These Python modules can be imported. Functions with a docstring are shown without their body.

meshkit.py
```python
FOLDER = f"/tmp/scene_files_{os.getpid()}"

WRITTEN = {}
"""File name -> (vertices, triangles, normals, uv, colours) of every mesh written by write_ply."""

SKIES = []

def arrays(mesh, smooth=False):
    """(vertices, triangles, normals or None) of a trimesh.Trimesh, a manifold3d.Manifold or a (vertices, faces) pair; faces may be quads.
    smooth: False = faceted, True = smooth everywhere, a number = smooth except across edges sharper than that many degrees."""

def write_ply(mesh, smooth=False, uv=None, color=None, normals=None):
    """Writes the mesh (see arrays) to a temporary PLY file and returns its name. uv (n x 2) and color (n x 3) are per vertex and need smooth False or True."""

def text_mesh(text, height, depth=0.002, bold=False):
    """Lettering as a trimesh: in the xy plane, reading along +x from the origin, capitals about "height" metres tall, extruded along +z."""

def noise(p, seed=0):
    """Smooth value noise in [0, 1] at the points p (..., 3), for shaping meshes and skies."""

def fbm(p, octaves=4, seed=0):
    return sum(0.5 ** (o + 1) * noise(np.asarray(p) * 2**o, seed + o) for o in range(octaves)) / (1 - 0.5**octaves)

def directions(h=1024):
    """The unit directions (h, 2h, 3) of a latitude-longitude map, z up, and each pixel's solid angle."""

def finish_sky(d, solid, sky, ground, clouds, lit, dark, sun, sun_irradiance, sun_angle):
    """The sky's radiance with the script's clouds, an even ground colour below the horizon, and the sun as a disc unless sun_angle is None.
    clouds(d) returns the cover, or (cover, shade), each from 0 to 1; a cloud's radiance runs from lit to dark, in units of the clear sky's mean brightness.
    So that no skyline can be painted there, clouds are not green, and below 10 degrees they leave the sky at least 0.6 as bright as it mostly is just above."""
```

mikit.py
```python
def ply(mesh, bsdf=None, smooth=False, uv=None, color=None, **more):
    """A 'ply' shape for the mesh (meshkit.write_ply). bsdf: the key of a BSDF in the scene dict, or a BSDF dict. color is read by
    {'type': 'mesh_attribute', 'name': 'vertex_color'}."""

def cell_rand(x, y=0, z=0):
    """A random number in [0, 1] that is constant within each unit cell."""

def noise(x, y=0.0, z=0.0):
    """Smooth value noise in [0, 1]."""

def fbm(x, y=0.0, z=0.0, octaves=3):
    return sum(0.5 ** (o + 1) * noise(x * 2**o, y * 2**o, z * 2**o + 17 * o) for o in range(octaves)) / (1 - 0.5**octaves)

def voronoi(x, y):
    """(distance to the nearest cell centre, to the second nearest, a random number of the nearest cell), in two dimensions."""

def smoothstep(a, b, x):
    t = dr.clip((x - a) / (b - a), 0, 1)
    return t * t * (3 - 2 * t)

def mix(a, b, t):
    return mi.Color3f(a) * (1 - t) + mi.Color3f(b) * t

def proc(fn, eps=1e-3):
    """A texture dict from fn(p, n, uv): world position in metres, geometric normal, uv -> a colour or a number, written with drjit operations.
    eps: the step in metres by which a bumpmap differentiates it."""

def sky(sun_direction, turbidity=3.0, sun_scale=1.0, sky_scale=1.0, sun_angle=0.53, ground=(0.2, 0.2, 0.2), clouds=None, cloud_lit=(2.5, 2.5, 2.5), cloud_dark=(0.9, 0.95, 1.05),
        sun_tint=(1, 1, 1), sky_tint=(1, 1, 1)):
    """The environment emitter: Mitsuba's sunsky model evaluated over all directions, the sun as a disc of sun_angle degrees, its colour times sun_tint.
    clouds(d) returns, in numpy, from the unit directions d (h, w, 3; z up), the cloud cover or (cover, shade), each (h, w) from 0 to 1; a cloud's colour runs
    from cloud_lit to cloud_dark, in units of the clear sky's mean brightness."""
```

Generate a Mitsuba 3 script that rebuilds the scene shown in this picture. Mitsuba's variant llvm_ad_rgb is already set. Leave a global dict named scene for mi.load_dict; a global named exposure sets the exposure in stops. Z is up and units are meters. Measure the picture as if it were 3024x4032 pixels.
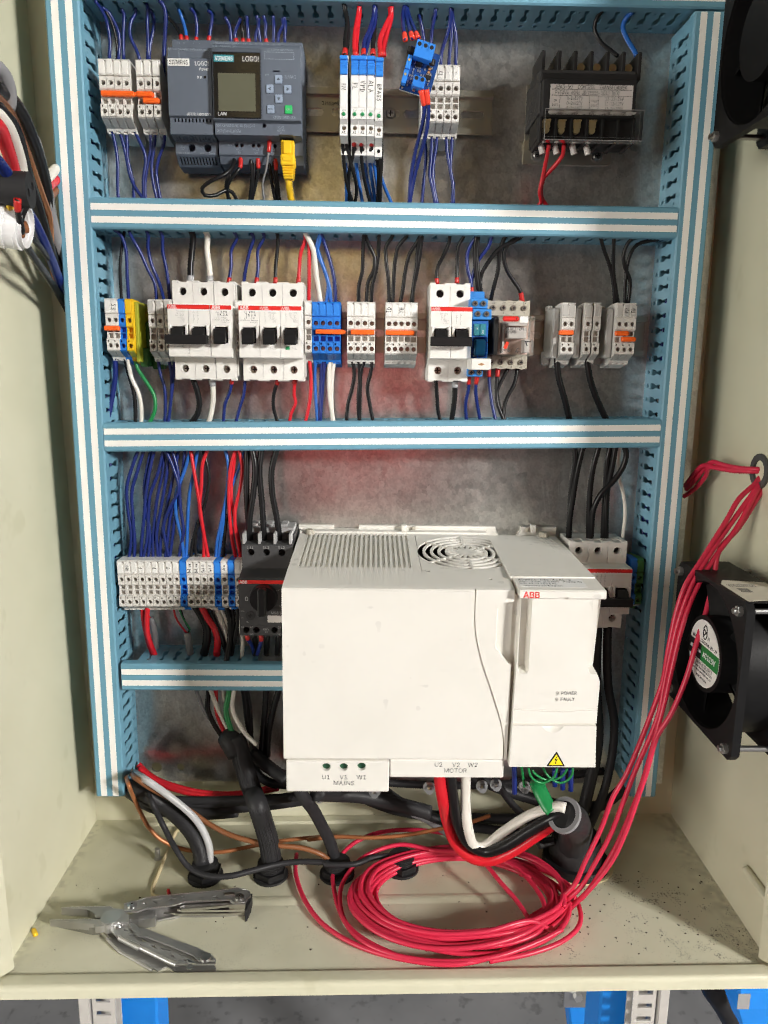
import math, random
import numpy as np, trimesh, mitsuba as mi, mikit, meshkit
import manifold3d as m3
from mikit import noise, fbm, voronoi, smoothstep, mix
from shapely.geometry import Polygon, Point, box as sbox
from shapely.ops import unary_union
random.seed(7)
rng = np.random.default_rng(11)
T4 = mi.ScalarTransform4f
scene, labels = {}, {}

# ------------------------------------------------------------------ camera, light, exposure
# World: x to the right, y into the cabinet (mounting plate at y = 0), z up. Metres.
CX, CF, CU = None, [0.016267, 0.980993, -0.193361], [-0.010685, 0.193546, 0.981033]
scene['camera'] = {'type': 'perspective', 'fov': 53.46, 'fov_axis': 'x', 'near_clip': 0.02, 'far_clip': 60.0,
                   'to_world': T4().look_at(origin=[0, -0.7082, 0], target=[CF[0], -0.7082 + CF[1], CF[2]], up=CU)}
exposure = 0.03
KEY, FILL, CEIL_FILL = 295.0, 12.0, 0.1

def lamp_panel(w, h, pos, aim, L):
    """an out-of-view luminous pane w x h metres standing at pos, facing aim"""
    return {'type': 'rectangle', 'to_world': T4().look_at(origin=pos, target=aim, up=[0, 0, 1]) @ T4().scale([w / 2, h / 2, 1]),
            'bsdf': {'type': 'diffuse', 'reflectance': {'type': 'rgb', 'value': 0.4}},
            'emitter': {'type': 'area', 'radiance': {'type': 'rgb', 'value': L}}}
scene['window'] = lamp_panel(0.5, 0.5, [2.85, -3.0, 0.98], [0.0, -0.05, 0.0], [KEY, KEY * .97, KEY * .92])  # unseen source, out of view; placed to light the cabinet from the right
labels['window'] = {'label': 'unseen bright light panel, out of view behind right, placed to cast the main light', 'category': 'window'}
scene['doorway'] = lamp_panel(1.6, 1.8, [-3.4, -2.85, 0.15], [0.2, 0, 0.1], [FILL, FILL * .965, FILL * .89])  # unseen soft panel, placed to light the right wall and the shaded side
labels['doorway'] = {'label': 'unseen soft light panel, out of view behind left, placed to light the right wall', 'category': 'doorway'}
for k_, (lx, ly) in enumerate(((-1.0, -1.9), (0.9, -3.4), (-1.6, -4.2))):
    kk = 'ceiling_light' + ('' if k_ == 0 else '_%03d' % k_)
    scene[kk] = lamp_panel(1.2, 0.3, [lx, ly, 2.58], [lx, ly + 0.001, 0], [CEIL_FILL, CEIL_FILL, CEIL_FILL])  # added overhead fill panels, not lamps known to hang there
    labels[kk] = {'label': 'added dim fill panel overhead, out of view behind the viewer', 'category': 'added fill panel', 'group': 'added overhead fill panels'}

# ------------------------------------------------------------------ materials
def flat(c, rough=.45, spec=.5, metal=0., **k):
    return {'type': 'twosided', 'bsdf': {'type': 'principled', 'base_color': {'type': 'rgb', 'value': list(c)}, 'roughness': rough,
            'specular': spec, 'metallic': metal, **k}}
MATS = dict(
    duct=flat((.130, .300, .405), .42), stripe=flat((.80, .80, .77), .42),
    term=flat((.63, .62, .59), .45), term_b=flat((.60, .585, .555), .47), term_grey=flat((.40, .40, .385), .5), marker=flat((.70, .70, .68), .4), marker_grey=flat((.46,.45,.43),.4),
    term_blue=flat((.018, .17, .60), .4), mark_blue=flat((.025, .20, .66), .4), bluedark=flat((.012, .11, .38), .45),
    orange=flat((.85, .13, .015), .4), dark=flat((.012, .012, .013), .6, .28), black=flat((.010, .010, .011), .38, .28), blackm=flat((.018, .018, .019), .55, .28),
    screwm=flat((.34, .31, .27), .35, .5, 1.), steel=flat((.58, .57, .55), .3, .5, 1.), steeld=flat((.36, .355, .345), .36, .5, 1.), brass=flat((.72, .58, .32), .32, .5, .6),
    zinc=flat((.50, .50, .48), .38, .5, .9), chrome=flat((.75, .75, .75), .18, .5, 1.), copper=flat((.75, .33, .16), .3, .5, 1.), copperw=flat((.40, .15, .06), .35, .6, .35),
    wblue=flat((.006, .017, .13), .33), wlblue=flat((.016, .11, .42), .33), wblack=flat((.009, .009, .010), .3, .28), wred=flat((.55, .012, .022), .33), wwhite=flat((.66, .63, .57), .36),
    wgreen=flat((.01, .20, .055), .35), wgrey=flat((.22, .22, .23), .45), innerpink=flat((.60, .46, .40), .4), wpale=flat((.42, .42, .42), .4), wyellow=flat((.78, .50, .02), .35), wbrown=flat((.20, .075, .028), .4), sheath=flat((.020, .020, .022), .5, .28),
    ferrule=flat((.46, .016, .014), .38), ferruleo=flat((.72, .05, .025), .35), ferruleg=flat((.36, .36, .37), .4), cable_red=flat((.54, .021, .058), .36),
    psu=flat((.095, .115, .150), .48), psud=flat((.06, .075, .10), .5), btn=flat((.24, .30, .40), .4), btng=flat((.03, .42, .12), .4), lcd=flat((.095, .098, .070), .25), glassblack=flat((.010, .010, .011), .12),
    ink=flat((.015, .015, .017), .6), inkgrey=flat((.30, .30, .30), .6), inkw=flat((.62, .63, .64), .6), inkdim=flat((.22, .26, .31), .6), logoteal=flat((.02, .19, .24), .5), red=flat((.62, .022, .018), .4),
    mcb=flat((.68, .67, .64), .42), mcbdark=flat((.46, .45, .42), .45), motor=flat((.048, .048, .05), .5, .28), motord=flat((.030, .030, .031), .5, .28), sock=flat((.40, .37, .30), .5), relayblue=flat((.03, .20, .55), .4),
    vfdtxt=flat((.02, .02, .02), .5), hazard=flat((.80, .62, .01), .45), label=flat((.70, .70, .69), .4), labelt=flat((.56, .53, .51), .45), yel=flat((.72, .45, .015), .42), yelgreen=flat((.30, .32, .025), .45), pe=flat((.03, .12, .03), .5),
    pcb=flat((.006, .045, .19), .35), pcbedge=flat((.45, .5, .48), .5), solder=flat((.62, .62, .62), .3, .5, .8), chip=flat((.012, .012, .012), .5, .28), tan=flat((.33, .17, .07), .5), led_green=flat((.02, .24, .09), .15), holegreen=flat((.012, .07, .035), .5),
    bench=flat((.012, .22, .72), .4), benchd=flat((.01, .10, .36), .45), beige=flat((.45, .43, .40), .5), zyellow=flat((.42, .415, .36), .33, .5, .8), core=flat((.045, .045, .047), .5, .28), fan=flat((.006, .006, .0065), .5, .18),
    fanlabel=flat((.66, .65, .62), .4), fangreen=flat((.01, .16, .04), .4), glue=flat((.55, .46, .28), .5), wrap=flat((.68, .68, .68), .35), rubber=flat((.05, .05, .05), .6), dirt=flat((.05, .042, .03), .9),
    roomwall=flat((.09, .09, .088), .8), ceil=flat((.09, .09, .09), .8), red_standin=flat((.50, .02, .018), .5), yellow_standin=flat((.62, .42, .01), .5), well_shade=flat((.004, .004, .004), .9),
)
for k_, v_ in MATS.items(): scene['m_' + k_] = v_
def proc_mat(name, color=None, rough=.5, spec=.5, metal=0., bump=None, bscale=.001, **k):
    d = {'type': 'principled', 'base_color': color if isinstance(color, dict) else {'type': 'rgb', 'value': list(color)},
         'roughness': rough, 'specular': spec, 'metallic': metal, **k}
    if bump is not None: d = {'type': 'bumpmap', 'arbitrary': bump, 'scale': bscale, 'bsdf': d}
    scene['m_' + name] = {'type': 'twosided', 'bsdf': d}
def zinc_col(p, n, uv):
    f, s, w = voronoi(p.x * 210 + .5 * noise(p.x * 300, p.z * 300), p.z * 190 + .5 * noise(p.x * 300, p.z * 300, 3.))
    f2, s2, w2 = voronoi(p.x * 620, p.z * 560)
    b = fbm(p.x * 16, p.z * 16, 5., 5)
    sc = smoothstep(.82, .95, noise(p.x * 700 + p.z * 90, p.z * 26, 4.)) * smoothstep(.5, .8, noise(p.x * 24, p.z * 24, 6.))
    v = .57 + .13 * (w - .5) + .10 * (w2 - .5) + .26 * (b - .5) + .10 * sc
    return mix((0, 0, 0), (1.0, .99, .95), v)
def zinc_rough(p, n, uv):
    f, s, w = voronoi(p.x * 210, p.z * 190)
    return .185 + .05 * w + .05 * (fbm(p.x * 50, p.z * 50, 1., 3) - .5) + .04 * noise(p.x * 500, p.z * 500)
proc_mat('plate', mikit.proc(zinc_col), mikit.proc(zinc_rough), .5, .84)
def paint_col(p, n, uv):
    b = fbm(p.x * 14, p.y * 14, p.z * 14, 3) - .5 * smoothstep(.66, .8, fbm(p.x * 46, p.y * 46, p.z * 30, 4)) 
    return mix((.53, .515, .375), (.60, .585, .45), b)
def peel(p, n, uv): return noise(p.x * 420, p.y * 420, p.z * 420) + .5 * noise(p.x * 900, p.y * 900, p.z * 900)
proc_mat('paint', mikit.proc(paint_col), .42, .5, 0, mikit.proc(peel, 2e-4), .00012)
def floor_col(p, n, uv):
    b = fbm(p.x * 12, p.y * 12, 2., 4)
    c = mix((.50, .485, .355), (.60, .585, .45), smoothstep(.3, .7, b))
    right = smoothstep(.16, .26, p.x + .25 * (noise(p.x * 25, p.y * 25) - .5)) * smoothstep(-.06, -.10, p.y) + .10
    sp = smoothstep(.70, .80, noise(p.x * 1100, p.y * 1100, 4.) * .6 + .4 * noise(p.x * 110, p.y * 110, 8.)) * right
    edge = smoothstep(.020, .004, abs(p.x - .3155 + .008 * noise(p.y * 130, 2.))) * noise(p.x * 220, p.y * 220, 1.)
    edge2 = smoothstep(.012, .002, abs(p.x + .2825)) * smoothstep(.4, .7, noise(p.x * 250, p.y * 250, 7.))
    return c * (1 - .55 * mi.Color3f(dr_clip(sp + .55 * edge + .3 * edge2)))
def dr_clip(x):
    import drjit as dr
    return dr.clip(x, 0, 1)
proc_mat('floorpaint', mikit.proc(floor_col), .38, .5, 0, mikit.proc(peel, 2e-4), .00010)
def conc_col(p, n, uv):
    b = fbm(p.x * 9, p.y * 9, 2., 5)
    st = smoothstep(.6, .9, fbm(p.x * 60, p.y * 60, 3., 3))
    return mix((.19, .195, .205), (.29, .29, .30), b) * (1 - .35 * st)
proc_mat('concrete', mikit.proc(conc_col), .6)
def vfd_col(p, n, uv):
    b = fbm(p.x * 18, p.y * 18, p.z * 18, 4)
    sm = smoothstep(.73, .80, noise(p.x * 160, p.z * 160, p.y * 160)) * smoothstep(.5, .75, noise(p.x * 28, p.z * 28, p.y * 28))
    return mix((.62, .605, .555), (.675, .66, .615), b) * (1 - .16 * sm)
proc_mat('vfd', mikit.proc(vfd_col), .40, .5)
def brushed(p, n, uv):
    return .30 + .18 * noise(p.x * 900, p.y * 120, p.z * 900) + .1 * noise(p.x * 60, p.y * 60)
def tool_col(p, n, uv):
    b = fbm(p.x * 60, p.y * 60, 3., 3)
    return mix((.36, .36, .36), (.62, .615, .60), b)
proc_mat('tool', mikit.proc(tool_col), mikit.proc(brushed), .5, .92)
scene['m_clear'] = {'type': 'thindielectric', 'int_ior': 1.5}
scene['m_clearblue'] = {'type': 'thindielectric', 'int_ior': 1.5, 'specular_transmittance': {'type': 'rgb', 'value': [.12, .34, .5]}}
scene['m_smoke'] = {'type': 'thindielectric', 'int_ior': 1.5, 'specular_transmittance': {'type': 'rgb', 'value': [.9, .9, .89]}}

# ------------------------------------------------------------------ mesh helpers (millimetres)
def arr(m):
    if isinstance(m, m3.Manifold):
        q = m.to_mesh(); return np.asarray(q.vert_properties[:, :3], float), np.asarray(q.tri_verts, int)
    if isinstance(m, trimesh.Trimesh): return np.asarray(m.vertices), np.asarray(m.faces)
    if isinstance(m, list):
        V, F, n = [], [], 0
        for q in m:
            v, f = arr(q); V.append(v); F.append(f + n); n += len(v)
        return np.vstack(V), np.vstack(F)
    return m
def bx(x0, x1, y0, y1, z0, z1, c=0.):
    if c <= 0: return m3.Manifold.cube([x1 - x0, y1 - y0, z1 - z0]).translate([x0, y0, z0])
    P_ = []
    for x, sx in ((x0, 1), (x1, -1)):
        for y, sy in ((y0, 1), (y1, -1)):
            for z, sz in ((z0, 1), (z1, -1)):
                P_ += [(x + sx * c, y, z + sz * c), (x, y + sy * c, z + sz * c), (x + sx * c, y + sy * c, z)]
    return m3.Manifold.hull_points(np.array(P_, float))
def cs(poly):
    if isinstance(poly, Polygon): rings = [list(poly.exterior.coords)[:-1]] + [list(r.coords)[:-1] for r in poly.interiors]
    elif hasattr(poly, 'geoms'):
        rings = []
        for g in poly.geoms: rings += [list(g.exterior.coords)[:-1]] + [list(r.coords)[:-1] for r in g.interiors]
    else: rings = [list(poly)]
    return m3.CrossSection([np.array(r, float) for r in rings], m3.FillRule.EvenOdd)
MX = {'x': np.array([[0, 0, 1, 0], [1, 0, 0, 0], [0, 1, 0, 0]], float), 'y': np.array([[1, 0, 0, 0], [0, 0, -1, 0], [0, 1, 0, 0]], float), 'z': np.array([[1, 0, 0, 0], [0, 1, 0, 0], [0, 0, 1, 0]], float)}
def ex(poly, axis, a, b):
    """extrude a 2-D outline: 'x' takes (y,z), 'y' takes (x,z), 'z' takes (x,y); from a to b along the axis"""
    if a > b: a, b = b, a
    m = m3.Manifold.extrude(cs(poly), b - a)
    m = m.translate([0, 0, -b]) if axis == 'y' else m.translate([0, 0, a])
    return m.transform(MX[axis])
def cyl(p0, p1, r0, r1=None, n=20):
    p0, p1 = np.array(p0, float), np.array(p1, float); d = p1 - p0; L = np.linalg.norm(d); w = d / L
    u = np.cross(w, [0, 0, 1] if abs(w[2]) < .9 else [1, 0, 0]); u /= np.linalg.norm(u); v = np.cross(w, u)
    return m3.Manifold.cylinder(L, r0, r0 if r1 is None else r1, n).transform(np.column_stack([u, v, w, p0]))
def ball(c, r, n=16): return m3.Manifold.sphere(r, n).translate(list(c))
def spline(pts, step=3.5):
    P_ = np.array(pts, float)
    if len(P_) == 2: P_ = np.array([P_[0], (P_[0] + P_[1]) / 2, P_[1]])
    Q = np.vstack([2 * P_[0] - P_[1], P_, 2 * P_[-1] - P_[-2]]); out = []
    for i in range(1, len(Q) - 2):
        a, b, c, d = Q[i - 1], Q[i], Q[i + 1], Q[i + 2]
        ta, tb, tc = (max(np.linalg.norm(q), 1e-3) ** .5 for q in (b - a, c - b, d - c))
        m1 = tb * ((b - a) / ta - (c - a) / (ta + tb) + (c - b) / tb); m2 = tb * ((c - b) / tb - (d - b) / (tb + tc) + (d - c) / tc)
        n = max(2, int(np.linalg.norm(c - b) / step)); t = (np.arange(n) / n)[:, None]
        out.append((2 * t**3 - 3 * t**2 + 1) * b + (t**3 - 2 * t**2 + t) * m1 + (-2 * t**3 + 3 * t**2) * c + (t**3 - t**2) * m2)
    return np.vstack(out + [P_[-1:]])
def tube(pts, r, n=9, smooth=True, step=3.5, flat_=1.):
    C_ = spline(pts, step) if smooth else np.array(pts, float)
    t = np.gradient(C_, axis=0); t /= np.linalg.norm(t, axis=1, keepdims=True) + 1e-12
    R = np.broadcast_to(np.asarray(r, float), (len(C_),)) if np.ndim(r) == 0 else np.interp(np.linspace(0, 1, len(C_)), np.linspace(0, 1, len(r)), r)
    u = np.cross(t[0], [0, 1, .1]); u /= np.linalg.norm(u); V = []
    for i in range(len(C_)):
        u = u - t[i] * np.dot(u, t[i]); u /= np.linalg.norm(u) + 1e-12; w = np.cross(t[i], u)
        a = np.arange(n) * 2 * np.pi / n
        V.append(C_[i] + R[i] * (np.cos(a)[:, None] * u + flat_ * np.sin(a)[:, None] * w))
    m = len(C_); V = np.vstack(V + [C_[:1], C_[-1:]])
    i, j = np.meshgrid(np.arange(m - 1), np.arange(n), indexing='ij'); j2 = (j + 1) % n
    a, b, c, d = i * n + j, i * n + j2, (i + 1) * n + j2, (i + 1) * n + j
    F = [np.stack([a, b, c], -1).reshape(-1, 3), np.stack([a, c, d], -1).reshape(-1, 3)]
    k = np.arange(n); k2 = (k + 1) % n
    F += [np.stack([k2, k, 0 * k + m * n], -1), np.stack([(m - 1) * n + k, (m - 1) * n + k2, 0 * k + m * n + 1], -1)]
    return V, np.vstack(F)
def xf(m, R=None, t=(0, 0, 0)):
    v, f = arr(m); v = v if R is None else v @ np.asarray(R, float).T
    return v + np.asarray(t, float), f
def rotm(axis, deg):
    a = math.radians(deg); c, s = math.cos(a), math.sin(a)
    return np.array({'x': [[1, 0, 0], [0, c, -s], [0, s, c]], 'y': [[c, 0, s], [0, 1, 0], [-s, 0, c]], 'z': [[c, -s, 0], [s, c, 0], [0, 0, 1]]}[axis])
def numbered(k):
    if k not in scene and k not in labels and k not in _used: _used.add(k); return k
    i = 1
    while '%s_%03d' % (k, i) in scene or '%s_%03d' % (k, i) in labels or '%s_%03d' % (k, i) in _used: i += 1
    k = '%s_%03d' % (k, i); _used.add(k); return k
_used = set()
def thing(name, label, cat, group=None):
    k = numbered(name); labels[k] = {'label': label, 'category': cat}
    if group: labels[k]['group'] = group
    return k
def mesh_dict(m, mat, smooth=30):
    v, f = arr(m); return mikit.ply((v * .001, f), 'm_' + mat, smooth)
def obj(name, m, mat, parent=None, smooth=30, label=None, cat=None, group=None, kind=None):
    k = numbered(parent + '__' + name if parent else name)
    scene[k] = m if isinstance(m, dict) else mesh_dict(m, mat, smooth)
    d = {}
    if label: d['label'] = label
    if cat: d['category'] = cat
    if group: d['group'] = group
    if kind: d['kind'] = kind
    if d: labels[k] = d
    return k
def rep(name, proto, parent, t, mat=None, R=None):
    k = numbered(parent + '__' + name); M = T4().translate([q * .001 for q in t])
    if R is not None:
        A = np.eye(4); A[:3, :3] = R; M = M @ T4(A)
    scene[k] = {**proto, 'to_world': M}
    if mat: scene[k]['bsdf'] = {'type': 'ref', 'id': 'm_' + mat}
    return k
FRONT, LEFTF, TOPF = ((1, 0, 0), (0, 0, 1)), ((0, -1, 0), (0, 0, 1)), ((1, 0, 0), (0, 1, 0))
_tc = {}
def txt(s, h, pos, plane=FRONT, rot=0, align='c', depth=.12, bold=False, wide=1.0, fit=None):
    key = (s, bold)
    if key not in _tc:
        t = meshkit.text_mesh(s, 1.0, 1.0, bold); v = np.array(t.vertices); v[:, 2] = np.where(v[:, 2] > 0.0005, 1., 0.); _tc[key] = (v, np.array(t.faces))
    v, f = _tc[key]; v = v.copy(); v[:, 0] *= wide if fit is None else fit / h / (v[:, 0].max() - v[:, 0].min())
    v[:, 0] -= {'c': (v[:, 0].min() + v[:, 0].max()) / 2, 'l': v[:, 0].min(), 'r': v[:, 0].max()}[align]
    v[:, 1] -= .5
    c, s_ = math.cos(math.radians(rot)), math.sin(math.radians(rot))
    U, Vv = np.array(plane[0], float), np.array(plane[1], float); N = np.cross(U, Vv)
    x, y = v[:, 0] * h, v[:, 1] * h
    return np.array(pos, float) + np.outer(x * c - y * s_, U) + np.outer(x * s_ + y * c, Vv) + np.outer(v[:, 2] * depth, N), f
STROKES = {'I': [[(.5, 1), (.5, 0)]], 'N': [[(.05, 0), (.1, 1), (.85, 0), (.9, 1)]], 'F': [[(.15, 0), (.15, 1), (.85, .95)], [(.15, .55), (.7, .52)]], 'L': [[(.15, 1), (.15, 0), (.8, .02)]],
    'V': [[(.05, 1), (.45, 0), (.9, 1)]], 'P': [[(.15, 0), (.2, 1), (.75, .9), (.75, .6), (.2, .5)]], 'D': [[(.15, 0), (.2, 1), (.8, .65), (.75, .25), (.15, 0)]], 'A': [[(.05, 0), (.5, 1), (.95, 0)], [(.2, .4), (.8, .4)]],
    'B': [[(.15, 0), (.15, 1), (.7, .85), (.65, .6), (.2, .52), (.8, .35), (.7, .05), (.15, 0)]], 'S': [[(.85, .9), (.4, 1), (.15, .75), (.75, .4), (.65, .05), (.1, .1)]], 'K': [[(.15, 0), (.15, 1)], [(.8, 1), (.2, .5), (.85, 0)]],
    'T': [[(.05, 1), (.95, 1)], [(.5, 1), (.5, 0)]], 'H': [[(.15, 0), (.15, 1)], [(.85, 0), (.85, 1)], [(.15, .5), (.85, .5)]], 'Y': [[(.05, 1), (.5, .5), (.95, 1)], [(.5, .5), (.4, 0)]], 'o': [[(.5, .55), (.15, .35), (.3, .05), (.7, .1), (.75, .4), (.5, .55)]],
    'l': [[(.5, 1), (.45, 0)]], 'i': [[(.5, .55), (.5, 0)]], 'n': [[(.2, 0), (.2, .55)], [(.2, .4), (.6, .55), (.75, 0)]], 'a': [[(.75, .5), (.3, .5), (.15, .2), (.5, .02), (.75, .5), (.85, 0)]], 'C': [[(.85, .9), (.3, .9), (.1, .45), (.4, .05), (.85, .1)]],
    'E': [[(.85, 1), (.15, 1), (.15, 0), (.85, 0)], [(.15, .5), (.7, .5)]], '2': [[(.15, .8), (.5, 1), (.8, .75), (.15, 0), (.85, 0)]], 'y': [[(.1, .8), (.45, .4)], [(.85, .85), (.3, -.1)]], '-': [[(.1, .5), (.9, .5)]], '+': [[(.1, .5), (.9, .5)], [(.5, .9), (.5, .1)]], ' ': [], '4': [[(.6, 0), (.6, 1), (.1, .35), (.9, .35)]]}
def hand(s, h, pos, plane=FRONT, rot=0, w=.62, r=.22, seed=0):
    """marker-pen handwriting: thin raised strokes"""
    rr = np.random.default_rng(seed + 5); out = []
    U, Vv = np.array(plane[0], float), np.array(plane[1], float); c, s_ = math.cos(math.radians(rot)), math.sin(math.radians(rot)); tot = len(s) * h * w
    for i, ch in enumerate(s):
        dx, dy = rr.uniform(-.05, .05, 2)
        for st in STROKES.get(ch, []):
            q = []
            for (a, b) in st:
                x = (i + a * .8 + dx + rr.uniform(-.03, .03)) * h * w - tot / 2; y = (b - .5 + dy + rr.uniform(-.04, .04)) * h
                q.append(np.array(pos, float) + (x * c - y * s_) * U + (x * s_ + y * c) * Vv)
            out.append(tube(q, r, 5, False, flat_=1.))
    return arr(out)
def wire(col, r, label, pts, ends='', group=None, cat='wire', name=None, ring='ferrule', fl=5.0, fr=None):
    k = obj(name or {'wblue': 'blue_wire', 'wlblue': 'light_blue_wire', 'wblack': 'black_wire', 'wred': 'red_wire', 'wwhite': 'white_wire', 'wgreen': 'green_wire', 'wgrey': 'grey_wire', 'sheath': 'black_cable', 'wyellow': 'yellow_cable', 'cable_red': 'red_cable', 'copperw': 'copper_wire', 'wbrown': 'brown_wire'}[col],
            tube(pts, r, 10), col, None, True, label, cat, group)
    P_ = spline(pts, 1.5)
    for e in ends:
        Q = P_ if e == 's' else P_[::-1]; d = np.cumsum(np.r_[0, np.linalg.norm(np.diff(Q, axis=0), axis=1)]); q = Q[d <= fl]
        if len(q) < 3: q = Q[:3]
        f_ = fr or r + .42
        obj('ferrule', tube(q, [f_ * 1.08, f_, f_, f_ * .95], 10, False), ring, k, True)
    return k
def fz(x): return -468 + .018 * x

# ------------------------------------------------------------------ unseen workshop shell and mirrored stand-ins behind the viewer, floor below
obj('floor', bx(-4200, 4200, -5600, 2500, -1310, -1300), 'concrete', kind='structure')
obj('ceiling', bx(-4200, 4200, -5600, 2500, 2700, 2710), 'ceil', kind='structure')
for n_, a in (('wall_left', (-4200, -4190, -5600, 2500)), ('wall_right', (4190, 4200, -5600, 2500)), ('wall_rear', (-4200, 4200, -5610, -5600)), ('wall_far', (-4200, 4200, 2500, 2510))):
    obj(n_, bx(*a, -1300, 2700), 'roomwall', kind='structure')  # unseen walls, kept dark to limit bounce light
RT = rotm('z', -65)
t = thing('tool_trolley', 'unseen red block behind the viewer, standing in for the red mirrored in the plate', 'reflection block')  # unseen red block, stands in for a red shirt mirrored in the plate
def tr_(m, c): return xf(m, RT, c)
TC = (0, -1620, 0)
obj('body', tr_(bx(-480, 430, -400, 0, -420, 150, 15), TC), 'red_standin', t, False)
for k_ in range(4): obj('drawer', tr_(bx(-465, 415, 1, 8, -405 + k_ * 138, -280 + k_ * 138, 3), TC), 'red_standin', t, False)
for sx in (-1, 1): obj('leg', tr_(bx(sx * 400 - 20, sx * 400 + 20, -390, -10, -1300, -421), TC), 'dark', t, False)
t = thing('yellow_hoist', 'unseen yellow post and beam behind the viewer, giving the plate its yellow reflection', 'unseen_beam')  # unseen yellow shape, out of view; gives the plate its yellow reflection
YC = (-250, -2000, 0)
obj('upright', tr_(bx(-340, -160, -160, 0, -1300, 1200, 8), YC), 'yellow_standin', t, False); obj('beam', tr_(bx(-158, 700, -150, -5, 330, 640, 8), YC), 'yellow_standin', t, False)
t = thing('concrete_crack', 'dark joint line in the concrete floor, left of centre under the cabinet', 'floor joint')
obj('joint', tube([(-250, 300, -1299.5), (-262, -100, -1299.5), (-240, -350, -1299.5), (-252, -900, -1299.5)], 5, 6), 'dark', t)
# ------------------------------------------------------------------ enclosure (tilted about a degree against its plate, as photographed)
TR = rotm('y', -1.03)
def enc(m): return xf(xf(m, None, (0, 0, 468)), TR, (0, 0, -468))
cab = thing('electrical_enclosure', 'open cream painted steel control cabinet holding the wiring', 'electrical cabinet')
XL, XR, YF, YB = -283.5, 318.0, -207, 14
obj('bottom_panel', enc(bx(XL - 2, XR + 2, YF + 6, YB, -470, -468)), 'floorpaint', cab, False)
obj('back_panel', enc(bx(XL - 2, XR + 2, YB, YB + 2, -470, 380)), 'paint', cab, False)
obj('side_wall', enc(bx(XL - 2, XL, YF + 6, YB, -470, 380)), 'paint', cab, False)
obj('side_wall', enc(bx(XR, XR + 2, YF + 6, YB, -470, 380)), 'paint', cab, False)
obj('top_panel', enc(bx(XL - 2, XR + 2, YF + 6, YB, 380, 382)), 'paint', cab, False)
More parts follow.
